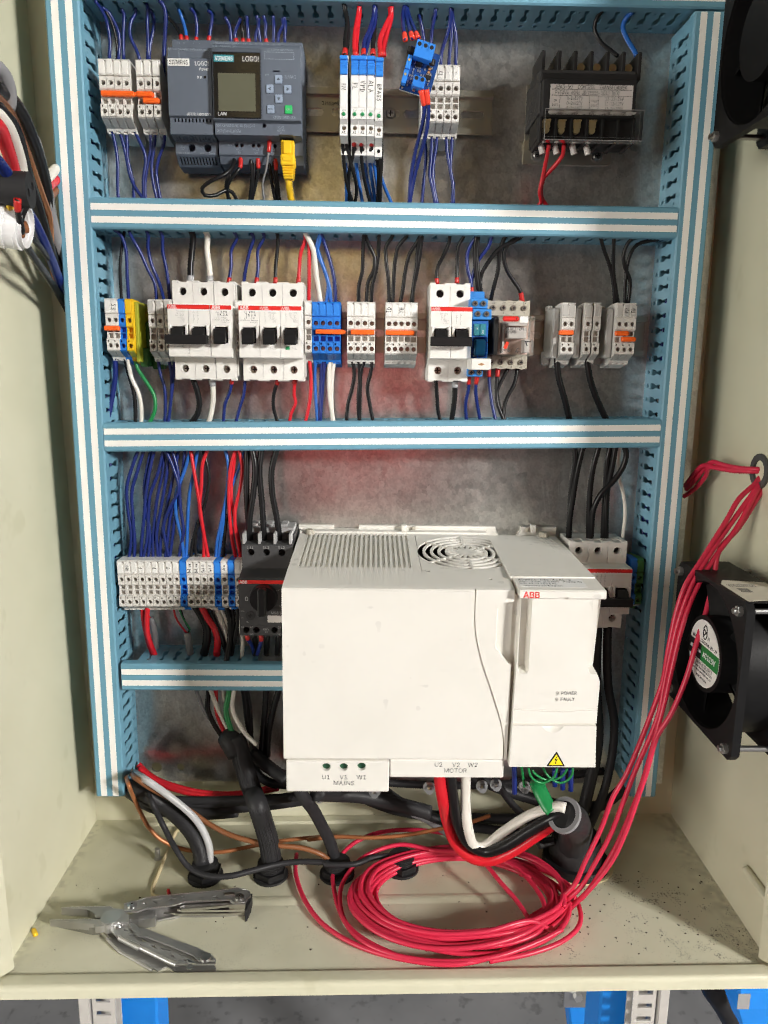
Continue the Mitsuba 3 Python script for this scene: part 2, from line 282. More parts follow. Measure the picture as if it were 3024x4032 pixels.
# folded rim: inner edge, sloped land, rounded nose, front face
rim = [(-192.6, -467.9), (-193, -466), (-194.4, -465.2), (-203.2, -464.9), (-205.2, -465.5), (-206.5, -467), (-207, -469.2), (-207, -475.4), (-205.6, -476), (-203.6, -475.4), (-203.6, -469.9), (-192.6, -469.9)]
obj('front_lip', enc(ex(rim, 'x', XL - 14, XR + 14)), 'paint', cab, 40)
for s_, x0 in ((-1, XL), (1, XR)):
    side = [(x0 - s_ * 9, -190), (x0 - s_ * 8, -192.5), (x0 + s_ * 2, -204), (x0 + s_ * 6, -207), (x0 + s_ * 22, -207), (x0 + s_ * 22, -203), (x0 + s_ * 6, -202), (x0 - s_ * 6, -189)]
    obj('side_rim', enc(ex(side if s_ < 0 else side[::-1], 'z', -462.5, 380)), 'paint', cab, 40)
for y0, x0, x1 in ((-112, -125, 150), (-106, 40, 150)):
    pass
obj('pressed_rib', enc(ex([(-118, -468.2), (-113, -467.0), (-108.5, -466.9), (-104, -468.2)], 'x', -165, 170)), 'floorpaint', cab, 40)
obj('pressed_rib', enc(ex([(2, -468.2), (4, -465.5), (12, -465.0), (13.8, -468.2)], 'x', -232, 235)), 'floorpaint', cab, 40)
st = [(314,-149.8,-409.6),(314,-179.1,-388)]
obj('hinge_pin', [cyl(st[0], (st[0][0], -188, st[0][2]), 3.6, n=16), ball(st[0], 3.6)], 'paint', cab)
for pts in ([(-202,-50.7,-471.6)], [(13.5,17.1,-466.8)], [(-139.7,15.4,-468.5)]):
    p = pts[0]; t = thing('stud_bolt', 'small zinc threaded stud standing up from the cabinet floor', 'stud bolt', 'threaded studs on the cabinet floor')
    obj('shank', [cyl((p[0], p[1], fz(p[0])), (p[0], p[1], fz(p[0]) + 11), 2.1, n=12)] + [cyl((p[0], p[1], fz(p[0]) + 2 + k * 1.1), (p[0], p[1], fz(p[0]) + 2.5 + k * 1.1), 2.5, n=12) for k in range(8)], 'zinc', t)
    obj('base', cyl((p[0], p[1], fz(p[0])), (p[0], p[1], fz(p[0]) + 1.2), 3.6, n=12), 'zinc', t)
# ------------------------------------------------------------------ galvanised mounting plate
pl = sbox(-272, -420, 300, 345)
for (hx, hz, hr) in ((-214.3, -404.5, 5.2), (-190.1, -404.4, 4.0)): pl = pl.difference(Point(hx, hz).buffer(hr, 12))
for _ in range(16):
    hx, hz = rng.uniform(-200, 235), rng.uniform(-150, 240); pl = pl.difference(Point(hx, hz).buffer(.55, 5))
obj('mounting_plate', ex(pl, 'y', 0, 2.2), 'plate', None, False, 'dull galvanized steel backplate that all the devices are mounted on', 'mounting plate')
# ------------------------------------------------------------------ slotted wiring ducts
PITCH = 12.1
def side_outline(L, ph, w0=0., w1=None):
    """finger wall seen flat: u along the duct, v = distance in front of the plate"""
    w1 = L if w1 is None else w1
    wall = sbox(w0, 0, w1, 46.5); cut = []
    k = -3
    while True:
        u = ph + k * PITCH; k += 1
        if u > w1 - 3: break
        if u < w0 + 3: continue
        r = [(.9, 47), (.9, 40), (1.3, 38.8), (1.9, 38), (2.0, 33.5), (1.5, 32), (1.0, 30.8), (1.0, 27.6), (1.6, 26), (2.5, 24.4), (2.7, 16.5), (1.5, 15.2)]
        cut.append(Polygon([(u + a, b) for a, b in r] + [(u - a, b) for a, b in r[::-1]]))
        cut.append(Polygon([(u - 2.3, 8), (u, 11.2), (u + 2.3, 8), (u + 1.2, 6), (u - 1.2, 6)]))
        if k % 5 == 2: cut.append(Point(u + 6, 35).buffer(1.1, 6))
    return wall.difference(unary_union(cut))
def duct(name, label, L, w, ph1, ph2, place, wall=None):
    """local frame: u along, depth d, s across; place maps (u, d, s) arrays to the world"""
    t = thing(name, label, 'wiring duct')
    def P3(m):                                     # built as x=u, y=-d, z=s
        v, f = arr(m); return place(v), f
    w0, w1 = wall or (0, L)
    obj('base', P3(bx(w0, w1, -1.6, -0.05, 1.0, w - 1.0)), 'duct', t, False)
    for s0, ph in ((1.0, ph1), (w - 2.2, ph2)):
        o = ex(side_outline(L, ph, w0, w1), 'z', 0, 1.2)      # x=u, y=v(depth), z=thickness
        v, f = arr(o); v = np.c_[v[:, 0], -v[:, 1], v[:, 2] + s0]; f = f[:, ::-1]
        obj('side_wall', (place(v), f), 'duct', t, False)
    c = [(0, -41), (0, -49.2), (1.3, -50.5), (w - 1.3, -50.5), (w, -49.2), (w, -41), (w - .9, -41), (w - .9, -48.9), (.9, -48.9), (.9, -41)]
    obj('cover', P3(ex([(b, a) for a, b in c], 'x', 0, L)), 'duct', t, False)
    for a, b in ((.185, .395), (.595, .805)):
        obj('stripe', P3(bx(.4, L - .4, -50.68, -50.3, w * a, w * b)), 'stripe', t, False)
    return t
def vert(x0, z1):                                  # u runs down from z1, s runs right from x0
    return lambda v: np.c_[x0 + v[:, 2], v[:, 1], z1 - v[:, 0]]
def horiz(x0, z0, slope=0.):                       # u runs right from x0, s runs up from z0
    return lambda v: np.c_[x0 + v[:, 0], v[:, 1], z0 + v[:, 2] + slope * v[:, 0]]
LZ, RZ = 330., 272.5
duct('wiring_duct', 'tall blue slotted wiring duct with two white stripes along the left side', LZ + 405.9, 26.5, (LZ - 76.3) % PITCH, (LZ - 76.3) % PITCH, vert(-257, LZ))
duct('wiring_duct', 'tall shaded blue wiring duct with white stripes along the right side', RZ + 403.7, 25.0, (RZ - 248.) % PITCH, (RZ - 248.) % PITCH, vert(249, RZ))
duct('wiring_duct', 'blue wiring duct across the very top edge, cut by the photo border', 506, 26.5, (-37.6 + 231.) % PITCH, (-37.6 + 231.) % PITCH, horiz(-231, 274.6))
duct('wiring_duct', 'long horizontal blue striped wiring duct below the top row of devices', 480, 24.2, (-57.1 + 230.9) % PITCH, (-57.1 + 230.9) % PITCH, horiz(-230.9, 103.5))
duct('wiring_duct', 'long slightly tilted blue striped wiring duct below the row of breakers', 480, 24.7, (-23.6 + 230.5) % PITCH, (-23.6 + 230.5) % PITCH, horiz(-230.5, -79.4, .0195))
duct('wiring_duct', 'short blue striped wiring duct at lower left, running behind the large white drive', 240, 25.8, (-206.3 + 227) % PITCH, (-206.3 + 227) % PITCH, horiz(-227, -299), (12, 117))
for (col, n_, lab, x0, x1, z0, z1) in (('wblue', 5, 'blue wire running inside the left duct, glimpsed through its slots', -251, -236, 300, -380), ('wblack', 3, 'black wire running inside the left duct, glimpsed through its slots', -251, -236, 300, -380),
                                ('wblack', 3, 'black wire running inside the right duct, glimpsed through its slots', 254, 268, 255, -380), ('wblue', 2, 'blue wire running inside the right duct, glimpsed through its slots', 254, 268, 255, -380)):
    for k_ in range(n_):
        xs = rng.uniform(x0, x1, 12); ds = rng.uniform(-40, -6, 12)
        wire(col, 1.4, lab, [(xs[i], ds[i], z0 + (z1 - z0) * i / 11) for i in range(12)], group=lab)
# ------------------------------------------------------------------ DIN rails
def rail(label, x0, x1, zc, slots):
    t = thing('mounting_rail', label, 'mounting rail')
    prof = [(0.0, -13.4), (-1.1, -12.4), (-1.1, 12.4), (0, 13.4), (0, 13.5)]
    sec = [(-.1, -13.5), (-1.1, -13.5), (-1.1, 13.5), (-.1, 13.5)]
    web = sbox(x0, -12.6, x1, 12.6)
    for a, b in slots: web = web.difference(unary_union([sbox(a + 3, -3.1, b - 3, 3.1), Point(a + 3, 0).buffer(3.1, 8), Point(b - 3, 0).buffer(3.1, 8)]))
    M_ = [xf(ex(web, 'y', -1.1, -.1), None, (0, 0, zc))]
    for s_ in (-1, 1):
        q = [(-.1, zc + s_ * 12.5), (-7.5, zc + s_ * 12.5), (-7.5, zc + s_ * 17.5), (-6.5, zc + s_ * 17.5), (-6.5, zc + s_ * 13.5), (-.1, zc + s_ * 13.5)]
        M_.append(ex(q if s_ > 0 else q[::-1], 'x', x0, x1))
    obj('profile', M_, 'zyellow', t, False)
    return t
def screw(parent, x, y, z, r=3.4, mat='steel', name='screw', sink='dark'):
    k = obj(name, cyl((x, y, z), (x, y - 1.6, z), r, r * .78, 18), mat, parent)
    obj('cross_slot', [bx(x - r * .55, x + r * .55, y - 1.75, y - 1.3, z - .45, z + .45), bx(x - .45, x + .45, y - 1.75, y - 1.3, z - r * .55, z + r * .55)], sink, k, False)
    return k
r1 = rail('steel mounting rail of the top row, bare between the slim relays and the transformer', -224, 99.5, 208.8, [(-66, -45), (-38, -24), (2, 21), (24, 40), (73, 93)])
screw(r1, 12.6, -1.2, 208.6, 4.3)
r2 = rail('steel mounting rail of the middle row behind the breakers and terminals', -228, 246, 25.4, [(-8, 10), (38, 48), (138, 152)])
r3 = rail('steel mounting rail of the lower row, mostly hidden behind devices', -230, -70, -201.3, [])
obj('embossing', txt('1Hegeluhr', 3.0, (-36, -1.1, 216), depth=.1), 'core', r1, False)

# ------------------------------------------------------------------ terminal blocks (z measured down from the block's top edge, x from its left edge, 6.0 wide)
TW = 5.95
def term_body():
    prof = [(-9, -3), (-30, -.4), (-44.6, 0), (-46, -1), (-46, -12), (-44.2, -12.1), (-44.2, -13.1), (-46, -13.2), (-46, -22.0), (-44.8, -23), (-43.2, -23), (-43.2, -32.8), (-46, -33.2), (-46, -42.2), (-33.5, -47.5), (-31, -51), (-12, -54.5), (-7, -54.5), (-7, -51), (-9, -48), (-9, -8)]
    m = ex(prof[::-1], 'x', 0, TW)
    m -= bx(1.0, TW - .55, -60, -38, -27.4, -23.5); m -= bx(1.0, TW - .55, -60, -38, -32.4, -28.3)
    m -= cyl((3.2, -60, -17.6), (3.2, -37, -17.6), 1.95, n=18); m -= cyl((3.2, -60, -38.6), (3.2, -37, -38.6), 1.95, n=18)
    m -= bx(1.0, 2.35, -60, -40, -35.6, -34.0)
    m -= bx(-1, .28, -60, -44.9, -22, -14); m -= bx(-1, .28, -60, -44.9, -42, -33)
    m -= bx(4.6, 7, -60, -44, -2.6, -1.0)
    m -= bx(1.2, 4.8, -36.8, -30, -60, -49.6)
    return m
PT = mesh_dict(term_body(), 'term', False)
PM = mesh_dict(bx(.45, 4.9, -46.5, -45, -11.4, -1.6, .25), 'marker', False)
PS = mesh_dict([cyl((3.2, -37.5, 0), (3.2, -39.5, 0), 1.75, n=14) - bx(0, 6, -40.5, -39, -.28, .28)], 'screwm')
PL = mesh_dict(bx(.5, 5.4, -1, 0, -3.6, 3.6, .2), 'mcbdark', False)
v_, f_ = arr(bx(.55, 5.4, -.5, 0, -6.0, 0)); A_ = rotm('x', 0)
PG = mesh_dict(ex([(-45.2, -42.9), (-34.2, -47.6), (-34.0, -47.2), (-45.0, -42.5)][::-1], 'x', .6, TW - .5), 'term_grey', False)
cnt = 0
def terminal(x, ztop, label, mat='term', mark='marker', text=None, hs=3.0, hrot=90, y=0., group=None):
    global cnt
    cnt += 1
    if mat == 'term' and cnt % 3 == 0: mat = 'term_b'
    t = thing('terminal_block', label, 'terminal block', group); jz = float(rng.uniform(-.18, .18)); o = (x, y + float(rng.uniform(-.25, .25)), ztop + jz)
    rep('body', PT, t, o, mat)
    m = rep('marker', PM, t, o, mark)
    if text: obj('handwriting', hand(text, hs, (x + 2.7, o[1] - 46.5, ztop - 6.4), rot=hrot, seed=cnt, r=.3), 'ink', m)
    rep('screw', PS, t, (o[0], o[1], o[2] - 17.6)); rep('screw', PS, t, (o[0], o[1], o[2] - 38.6))
    rep('entry_funnel', PG, t, (o[0], o[1] - .25, o[2] - .25), {'term_blue': 'bluedark', 'yel': 'yelgreen'}.get(mat, 'term_grey'))
    return t
def bridge(x0, x1, z, label, y=-43.5, over=0):
    t = thing('jumper_bridge', label, 'jumper bridge')
    obj('comb', [bx(x0, x1, y - 4.2, y, z - 1.9, z + 1.9, .6), ball((x1 + over, y - 2, z), .1) if False else bx(x1 - .3, x1 + over + .2, y - 3.2, y, z - 1.5, z + 1.5, .5)], 'orange', t, False)
    obj('rib', bx(x0 + 1.5, x1 - 1.5, y - 4.6, y - 4.0, z - .4, z + .4, .15), 'orange', t, False)
ORD = ['first', 'second', 'third', 'fourth', 'fifth', 'sixth', 'seventh', 'eighth', 'ninth', 'tenth', 'eleventh', 'twelfth', 'thirteenth', 'fourteenth', 'fifteenth', 'sixteenth', 'seventeenth', 'eighteenth', 'nineteenth']
for i in range(4): terminal(-219.9 + 6.12 * i, 231.8, ORD[i] + ' white terminal block from left, in the four-block set at upper left')
for i in range(3): terminal((-190.3, -184.1, -177.3)[i], 231.8, ORD[i] + ' white block from left in the set beside the grey power supply')
bridge(-218.6, -192.2, 206.2, 'long orange jumper bridge across the four terminal blocks at upper left', over=2.0)
bridge(-190.4, -177.6, 206.2, 'upper orange jumper bridge on the three blocks beside the power supply', over=.5)
bridge(-185.6, -172.8, 201.6, 'lower orange jumper bridge on the three blocks beside the power supply', over=.5)
for i, tx in enumerate((None, None, '2y', '-', '+')):
    tt = terminal(36.2 + 6.15 * i, 232.6, ['white terminal block mostly hidden behind the blue circuit board, outermost left', 'white terminal block half covered by the corner of the blue circuit board', 'white terminal block marked in faint pencil, just right of the blue circuit board', 'white terminal block with a faint minus mark, second from right of its set', 'white terminal block with a faint plus mark, right end beside the bare rail'][i])
    if tx: obj('handwriting', hand(tx, 3.0, (36.2 + 6.15 * i + 2.7, -46.7, 226), rot=90 if tx == '2y' else 0, seed=i, r=.22), 'inkgrey', tt)
# middle row
Z2 = 48.8
terminal(-225.2, Z2, 'white terminal block at the far left of the middle row, with blank marker'); terminal(-219.9, Z2, 'white terminal block with black marker writing at left of the middle row', text='FS', hs=4.0)
terminal(-214.4, Z2, 'single blue terminal block at the far left of the middle row', 'term_blue', 'mark_blue')
tk = terminal(-208.3, Z2, 'yellow and green earth terminal block at left of the middle row', 'yel', 'yel')
obj('clamp_body', [bx(-202.3, -199.5, -40, -8, Z2 - 52, Z2 - 2, .5), bx(-199.4, -192, -18, -8, Z2 - 17, Z2 - 5, 1)], 'yelgreen', tk, False, 'mottled yellow green clamp body of the earth terminal, darkened for shade')  # greener, darker tone also carries the shade on the clamp body
obj('foot', [bx(-202.2, -196, -30, -7, Z2 - 56, Z2 - 40, .6), bx(-195.8, -186, -16, -7, Z2 - 58, Z2 - 46, .6), bx(-199.4, -192, -20, -8, Z2 - 40, Z2 - 18, .6)], 'pe', tk, False, 'dark green foot of the earth terminal')
bridge(-226.4, -213.9, Z2 - 24.3, 'short orange jumper bridge on the two white blocks at far left')
for i in range(3): terminal(-189.2 + 6.7 * i, Z2, ORD[i] + ' light grey terminal block left of the double pole breaker in the middle row', 'term_b', 'marker_grey')
terminal(-116.8, Z2, 'white terminal block wedged between the two sets of breakers'); terminal(-58.2, Z2 + .6, 'single white terminal block between the small breaker and the blue blocks')
for i in range(4): terminal(-51.9 + 5.95 * i, Z2, ORD[i] + ' bright blue terminal block from left, right of the breakers', 'term_blue', 'mark_blue')
bridge(-49.0, -25.2, Z2 - 24.6, 'orange jumper bridge across the four blue terminal blocks', over=1.2)
for i in range(4): terminal(-22.5 + 5.98 * i, Z2 + .3, ORD[i] + ' white block from left in the blank four-block set, central middle row')
bridge(-19.2, .6, Z2 - 24.6, 'orange jumper bridge on the central four white terminal blocks')
for i in range(5):
    terminal(9.9 + 5.3 * i, Z2 + .4, ['white terminal block marked TD at left end of the central five-block set', 'second block of the central five-block set, blank white', 'third white block of the central five-block set, marked with two handwritten letters', 'fourth block of the central five-block set, blank white', 'fifth block at the right end of the central five-block set, blank white'][i], text={0: 'TD', 2: 'YH'}.get(i), hs=4.2)
bridge(10.2, 34.5, Z2 - 24.6, 'orange jumper bridge on the central five white terminal blocks')
for i in range(2): terminal((159.2, 164.6)[i], Z2 + 2.4, ('left', 'right')[i] + ' light grey terminal block of the pair just right of the clear relay', 'term_b', 'marker_grey')
bridge(157.4, 169.6, Z2 - 22.5, 'orange jumper bridge on the terminal pair right of the clear relay')
for i in range(2): terminal((178.8, 186.3)[i], Z2 + 2.6, ('left', 'right')[i] + ' grey terminal block of the second pair right of the clear relay', 'term_b', 'marker_grey')
for i in range(3): terminal((205.6, 211.2, 216.5)[i], Z2 + 2.8, ['blank grey terminal block, left of the last three in the middle row', 'grey terminal block with handwritten marker, middle of the last three at right', 'grey terminal block with handwritten marker at the extreme right of the middle row'][i], 'term_b', 'marker_grey', text={1: 'PN', 2: 'TD'}.get(i), hs=3.6)
bridge(205.4, 216.2, Z2 - 22.4, 'upper orange jumper bridge at the right end of the middle row', over=.8); bridge(211.0, 222.6, Z2 - 27.2, 'lower orange jumper bridge at the right end of the middle row', over=.8)
for i, (x0, zt) in enumerate(((154.8, 51), (173.4, 51.3), (201, 51.6))):
    t = thing('end_bracket', ['grey end bracket', 'grey end bracket', 'grey end bracket'][i] + [' on the left of the terminal pair nearest the clear relay', ' on the left of the second terminal pair at right', ' on the left of the last three terminals at right'][i], 'end bracket')
    obj('body', bx(x0 - 2.0, x0 + 3.9, -40, -8, zt - 46, zt - 4, 1.2), 'term_grey', t, False); obj('foot', bx(x0 - 3.5, x0 + 3, -14, -7, zt - 52, zt - 40, .8), 'term_grey', t, False)
    obj('clip', bx(x0 - 2.6, x0 + 2, -22, -9, zt - 6, zt - 1, .8), 'term_grey', t, False)
# lower row
MK3 = {1: 'KPI', 3: 'F', 5: 'P', 7: 'T', 10: 'Sol in', 11: 'Sol in', 12: 'Sol F', 13: 'Sol F', 15: 'Ala'}
for i in range(19):
    blue = i in (9, 14, 16); tx = MK3.get(i)
    nb = {9: 'first', 14: 'second', 16: 'third'}
    lab = ('%s blue terminal block from left in the long lower row' % nb[i]) if blue else ('block handwritten %s in the long lower row' % tx + {10: ', just right of a blue block', 11: ', second right of first blue', 12: ', third right of first blue', 13: ', just left of second blue block'}.get(i, '')) if tx else ('blank white terminal block, %s from left in the long lower row' % ORD[i])
    tt = terminal(-227.0 + 6.16 * i, -177.3 + .05 * i, lab, 'term_blue' if blue else 'term_b', 'mark_blue' if blue else 'marker', tx if tx and len(tx) < 4 else None, 3.2 if tx and len(tx) < 2 else 2.7)
    if tx and len(tx) > 3: obj('handwriting', hand(tx, 2.5, (-227.0 + 6.16 * i + 2.7, -46.7, -183.7), rot=90, seed=i, w=.58, r=.28), 'ink', tt)
for i in range(2):
    terminal((234.4, 240.2)[i], -171.3, ['shade-darkened blue terminal block beside the right duct, behind the drive', 'shade-darkened yellow green earth terminal beside the right duct'][i], ('bluedark', 'pe')[i], ('bluedark', 'pe')[i])  # darker blue and green put the shade into the colour of both blocks
# ------------------------------------------------------------------ miniature circuit breakers
def mcb(x0, ztop, groups, pw, label, kind, dark=False):
    """groups: number of linked poles; x0 left edge, pw pole width"""
    n = groups; w = pw * n; t = thing('circuit_breaker', label, 'circuit breaker'); mat = 'mcb'
    prof = [(-8, -1), (-43, 0), (-44, -1), (-44, -20.3), (-61, -20.5), (-62, -21.4), (-62, -62), (-61, -62.7), (-44, -62.9), (-44, -81), (-43, -82), (-8, -81), (-6, -76), (-6, -5)]
    holes = []
    for i in range(n):
        c = pw * (i + .5)
        holes += [cyl((c, -70, -8.8), (c, -33, -8.8), 3.3, n=22), cyl((c, -70, -72.4), (c, -33, -72.4), 3.3, n=22), bx(c - 5.4, c + 5.4, -70, -52, -51.0, -38.0), bx(c - 3.8, c + 3.8, -44, -33, -1.2, 2), bx(c - 3.8, c + 3.8, -44, -33, -85, -80.8)]
        if i: holes += [bx(i * pw - .18, i * pw + .18, -70, -43.2, -90, 5), bx(i * pw - .18, i * pw + .18, -70, -61.2, -90, 5)]
        holes += [bx(c - 5.2 + .0, c + 5.2, -44.6, -43.75, -12.2 - .1, -12.2 + .05) , bx(c - .12, c + .12, -45, -43.8, -20.3, -12.5), bx(c - .12, c + .12, -45, -43.8, -69, -62.9), bx(c - .12, c + .12, -63, -61.8, -62.7, -53), bx(c - 9, c + 9, -63, -61.8, -57.9, -57.7)]
    m = ex(prof[::-1], 'x', .12, w - .12)
    for h_ in holes: m -= h_
    # cheeks beside the toggle stand proud
    obj('body', xf(m, None, (x0, 0, ztop)), mat, t, False)
    for i in range(n):
        c = x0 + pw * (i + .5)
        for s_ in (-1, 1): obj('toggle_cheek', bx(c + s_ * 6.9 - 1.2, c + s_ * 6.9 + 1.2, -64.6, -61.9, ztop - 47, ztop - 36.5, .5), mat, t, False)
        for z_ in (-8.8, -72.4):
            k = obj('screw', cyl((c, -33.5, ztop + z_), (c, -36, ztop + z_), 3.1, n=18), 'screwm' if z_ < -50 else 'dark', t)
            obj('cross_slot', [bx(c - 2.2, c + 2.2, -36.4, -35.4, ztop + z_ - .5, ztop + z_ + .5), bx(c - .5, c + .5, -36.4, -35.4, ztop + z_ - 2.2, ztop + z_ + 2.2)], 'black', k, False)
        tg = obj('toggle', [ex([(-54, ztop - 38.3), (-66, ztop - 39.5), (-70, ztop - 44.5), (-72, ztop - 50.5), (-70.5, ztop - 52), (-66, ztop - 49.5), (-54, ztop - 50.5)][::-1], 'x', c - 4.7, c + 4.7)], 'black', t, False)
    if n > 1: obj('toggle_bar', bx(x0 + 1.5 - 2.0, x0 + w - 1.5 + .8, -73, -66.5, ztop - 52.5, ztop - 45.0, .7), 'black', t, False)
    st_ = obj('red_stripe', bx(x0 + .15, x0 + w - .15, -62.25, -61.8, ztop - 24.2, ztop - 20.9), 'red', t, False)
    if kind != 'plain':
        if kind == 'ABB': obj('lettering', txt('ABB', 2.6, (x0 + 1.3, -62.25, ztop - 22.55), align='l', bold=True), 'label', st_, False)
        else: obj('lettering', [txt('JL 8888', 1.15, (x0 + .9, -62.25, ztop - 21.95), align='l', bold=True), txt('7.5 8383', 1.15, (x0 + .9, -62.25, ztop - 23.4), align='l', bold=True)], 'label', st_, False)
    L_ = []
    ink = 'ink'
    if kind == 'ABB':
        c = x0 + 11.2
        L_ = [txt('S 201', 1.35, (c, -62, ztop - 26.0), bold=True), txt('K 2 A', 1.9, (c, -62, ztop - 28.3), bold=True), txt('~ 230', 1.1, (c, -62, ztop - 30.6)), txt('IEC60947-2  Icu 10kA', .95, (x0 + 8.6, -62, ztop - 32.5)), txt('5 = 12 x In', .9, (x0 + 12.5, -62, ztop - 34.2)), bx(x0 + 6.3, x0 + 6.55, -62.1, -61.9, ztop - 31.5, ztop - 25.4), bx(x0 + 5.6, x0 + 7.2, -62.1, -61.9, ztop - 27.2, ztop - 26.9), bx(x0 + 5.6, x0 + 7.2, -62.1, -61.9, ztop - 28.2, ztop - 27.9), txt('1', 1.1, (x0 + 5., -62, ztop - 26)), txt('2', 1.1, (x0 + 5., -62, ztop - 31))]
    elif kind != 'plain' or dark:
        ink = 'inkgrey'; cc = {'C10': 'C 10', 'C2': 'C 2', 'plain': ''}.get(kind, kind)
        if kind != 'plain': L_ = [txt('SH 20%d' % n, 1.4, (x0 + 10.6, -62, ztop - 26.4)), txt(cc, 2.2, (x0 + 10.0, -62, ztop - 28.8)), txt('~230/400V', .8, (x0 + 10.6, -62, ztop - 31.0)), txt('6000', 1.1, (x0 + 12.4, -62, ztop - 32.9))] + [bx(x0 + 10.2, x0 + 14.6, -62.1, -61.95, ztop - q, ztop - q + .15) for q in (34.0, 32.0)]
        for i in range(n if n > 1 else 1):
            gx = x0 + (pw + 4 + i * 3.4 if n > 1 else 4.6); L_ += [bx(gx - .1, gx + .1, -62.08, -61.95, ztop - 35.5, ztop - 25.6), bx(gx - 1.0, gx + 1.0, -62.08, -61.95, ztop - 27.4, ztop - 27.15), bx(gx - 1.0, gx + 1.0, -62.08, -61.95, ztop - 29.2, ztop - 28.95), tube([(gx, -62.05, ztop - 31), (gx + .9, -62.05, ztop - 32), (gx, -62.05, ztop - 33)], .12, 5, False)]
        L_ += [txt('MADE IN 12082', .8, (x0 + 8.7, -62, ztop - 54.3)), bx(x0 + 10, x0 + 13.6, -62.05, -61.95, ztop - 55.4, ztop - 55.2)]
    if L_: obj('printed_legend', L_, ink, t, False)
    return t
mcb(-168.9, 64.4, 2, 17.3, 'white double pole breaker rated C 10, leftmost of the breakers', 'C10')
mcb(-134.0, 64.3, 1, 17.4, 'third breaker from left, single pole rated K 2 A with red logo stripe', 'ABB')
mcb(-110.9, 64.3, 1, 17.1, 'single pole breaker rated K 2 A at the left of the second set of breakers', 'ABB')
mcb(-93.8, 64.3, 1, 17.2, 'middle single pole breaker of the second set, without clear logo lettering', 'C2')
t = mcb(-76.6, 64.4, 1, 17.4, 'single pole breaker with small green window, right end of the second set', 'C2')
obj('status_window', bx(-72.6, -69.2, -62.3, -61.8, 8.6, 11.4), 'led_green', t, False)
mcb(47.2, 65.7, 2, 17.0, 'white double pole breaker rated C 2 standing beside the blue relay', 'C2 ')
mcb(178.2, -155.6, 3, 17.4, 'shadowed three pole breaker partly behind the white drive at right', 'plain', True)
for x0 in (-116.6,): pass
for i, (x0, ) in enumerate(((-116.4,), (-59.2,))):
    t = thing('auxiliary_contact', ['thin dark grey side strip', 'thin grey side strip'][i] + ' between the breakers and a terminal, ' + ('left set' if i == 0 else 'right set'), 'auxiliary contact')
    obj('body', bx(x0 - .6, x0 + 1.2, -42, -8, -14, 62, .4), 'mcbdark', t, False); obj('clip', bx(x0 - .4, x0 + 2.2, -26, -10, -17, -14.1, .4), 'mcbdark', t, False)
# ------------------------------------------------------------------ slim relay sockets
for i, (x0, word, lab) in enumerate(((-27.6, 'IN', 'slim white relay with handwritten IN, standing apart at left'), (-19.2, 'FL', 'slim white relay with handwritten FL'), (-13.2, 'VPD', 'slim white relay marked VPD by hand, centre of five'), (-6.9, 'ALA', 'slim white relay with handwritten ALA'), (-.6, 'BPASS', 'slim white relay with handwritten BPASS, right end of five'))):
    w = 5.9; zt = 227.6 - (1.0 if i == 4 else 0); t = thing('slim_relay', lab, 'relay')
    prof = [(-8, 2), (-60, 4.2), (-63, 3.6), (-63, 0), (-74, -.4), (-75, -1.2), (-75, -44.9), (-74, -45.1), (-74, -48.9), (-75, -49.1), (-75, -57), (-62, -57.6), (-57, -59), (-55, -66), (-30, -68.5), (-8, -64)]
    m = ex([(a, b) for a, b in prof][::-1], 'x', 0, w) - cyl((3.2, -80, -51.4), (3.2, -68, -51.4), 1.75, n=16) - cyl((3.0, -80, -62), (3.0, -40, -62), 1.4, n=12)
    obj('body', xf(m, None, (x0, 0, zt)), 'label', t, False)
    b = [bx(x0 + .1, x0 + w - .1, -77.4, -74.8, zt - 14.2, zt - 1.2, .4), bx(x0 - .1, x0 + w + .1, -79.2, -77.3, zt - 4.6, zt - 1.8, .4)]
    obj('ejector_clip', b + [bx(x0 + .3, x0 + w - .3, -77.9, -77.3, zt - q - .45, zt - q + .45, .15) for q in (6.4, 8.2, 9.8)], 'mark_blue', t, False)
    obj('marker_strip', bx(x0 + .35, x0 + w - .5, -75.5, -74.9, zt - 36.9, zt - 14.2, .15), 'label', t, False)
    obj('handwriting', hand(word, 3.7 if len(word) < 4 else 3.2, (x0 + 3.0, -75.7, zt - (22.5 if len(word) < 4 else 25.5)), rot=-90, seed=i, w=.78, r=.24), 'ink', t)
    obj('indicator', ball((x0 + 2.9, -75.2, zt - 41.6), 1.5, 16), 'led_green', t, True)
    obj('grey_panel', bx(x0 + .15, x0 + w - .3, -74.3, -73.9, zt - 48.9, zt - 45.1), 'inkgrey', t, False)
    k = obj('screw', cyl((x0 + 3.2, -68.5, zt - 51.4), (x0 + 3.2, -71.5, zt - 51.4), 1.7, n=14), 'screwm', t)
    obj('lettering', [txt('115', 1.15, (x0 + 3.0, -75, zt - 39.0)), txt('V =', 1.05, (x0 + 2.7, -75, zt - 43.9)), txt('A1', 1.7, (x0 + 2.9, -75, zt - 54.7), bold=True)], 'ink', t, False)

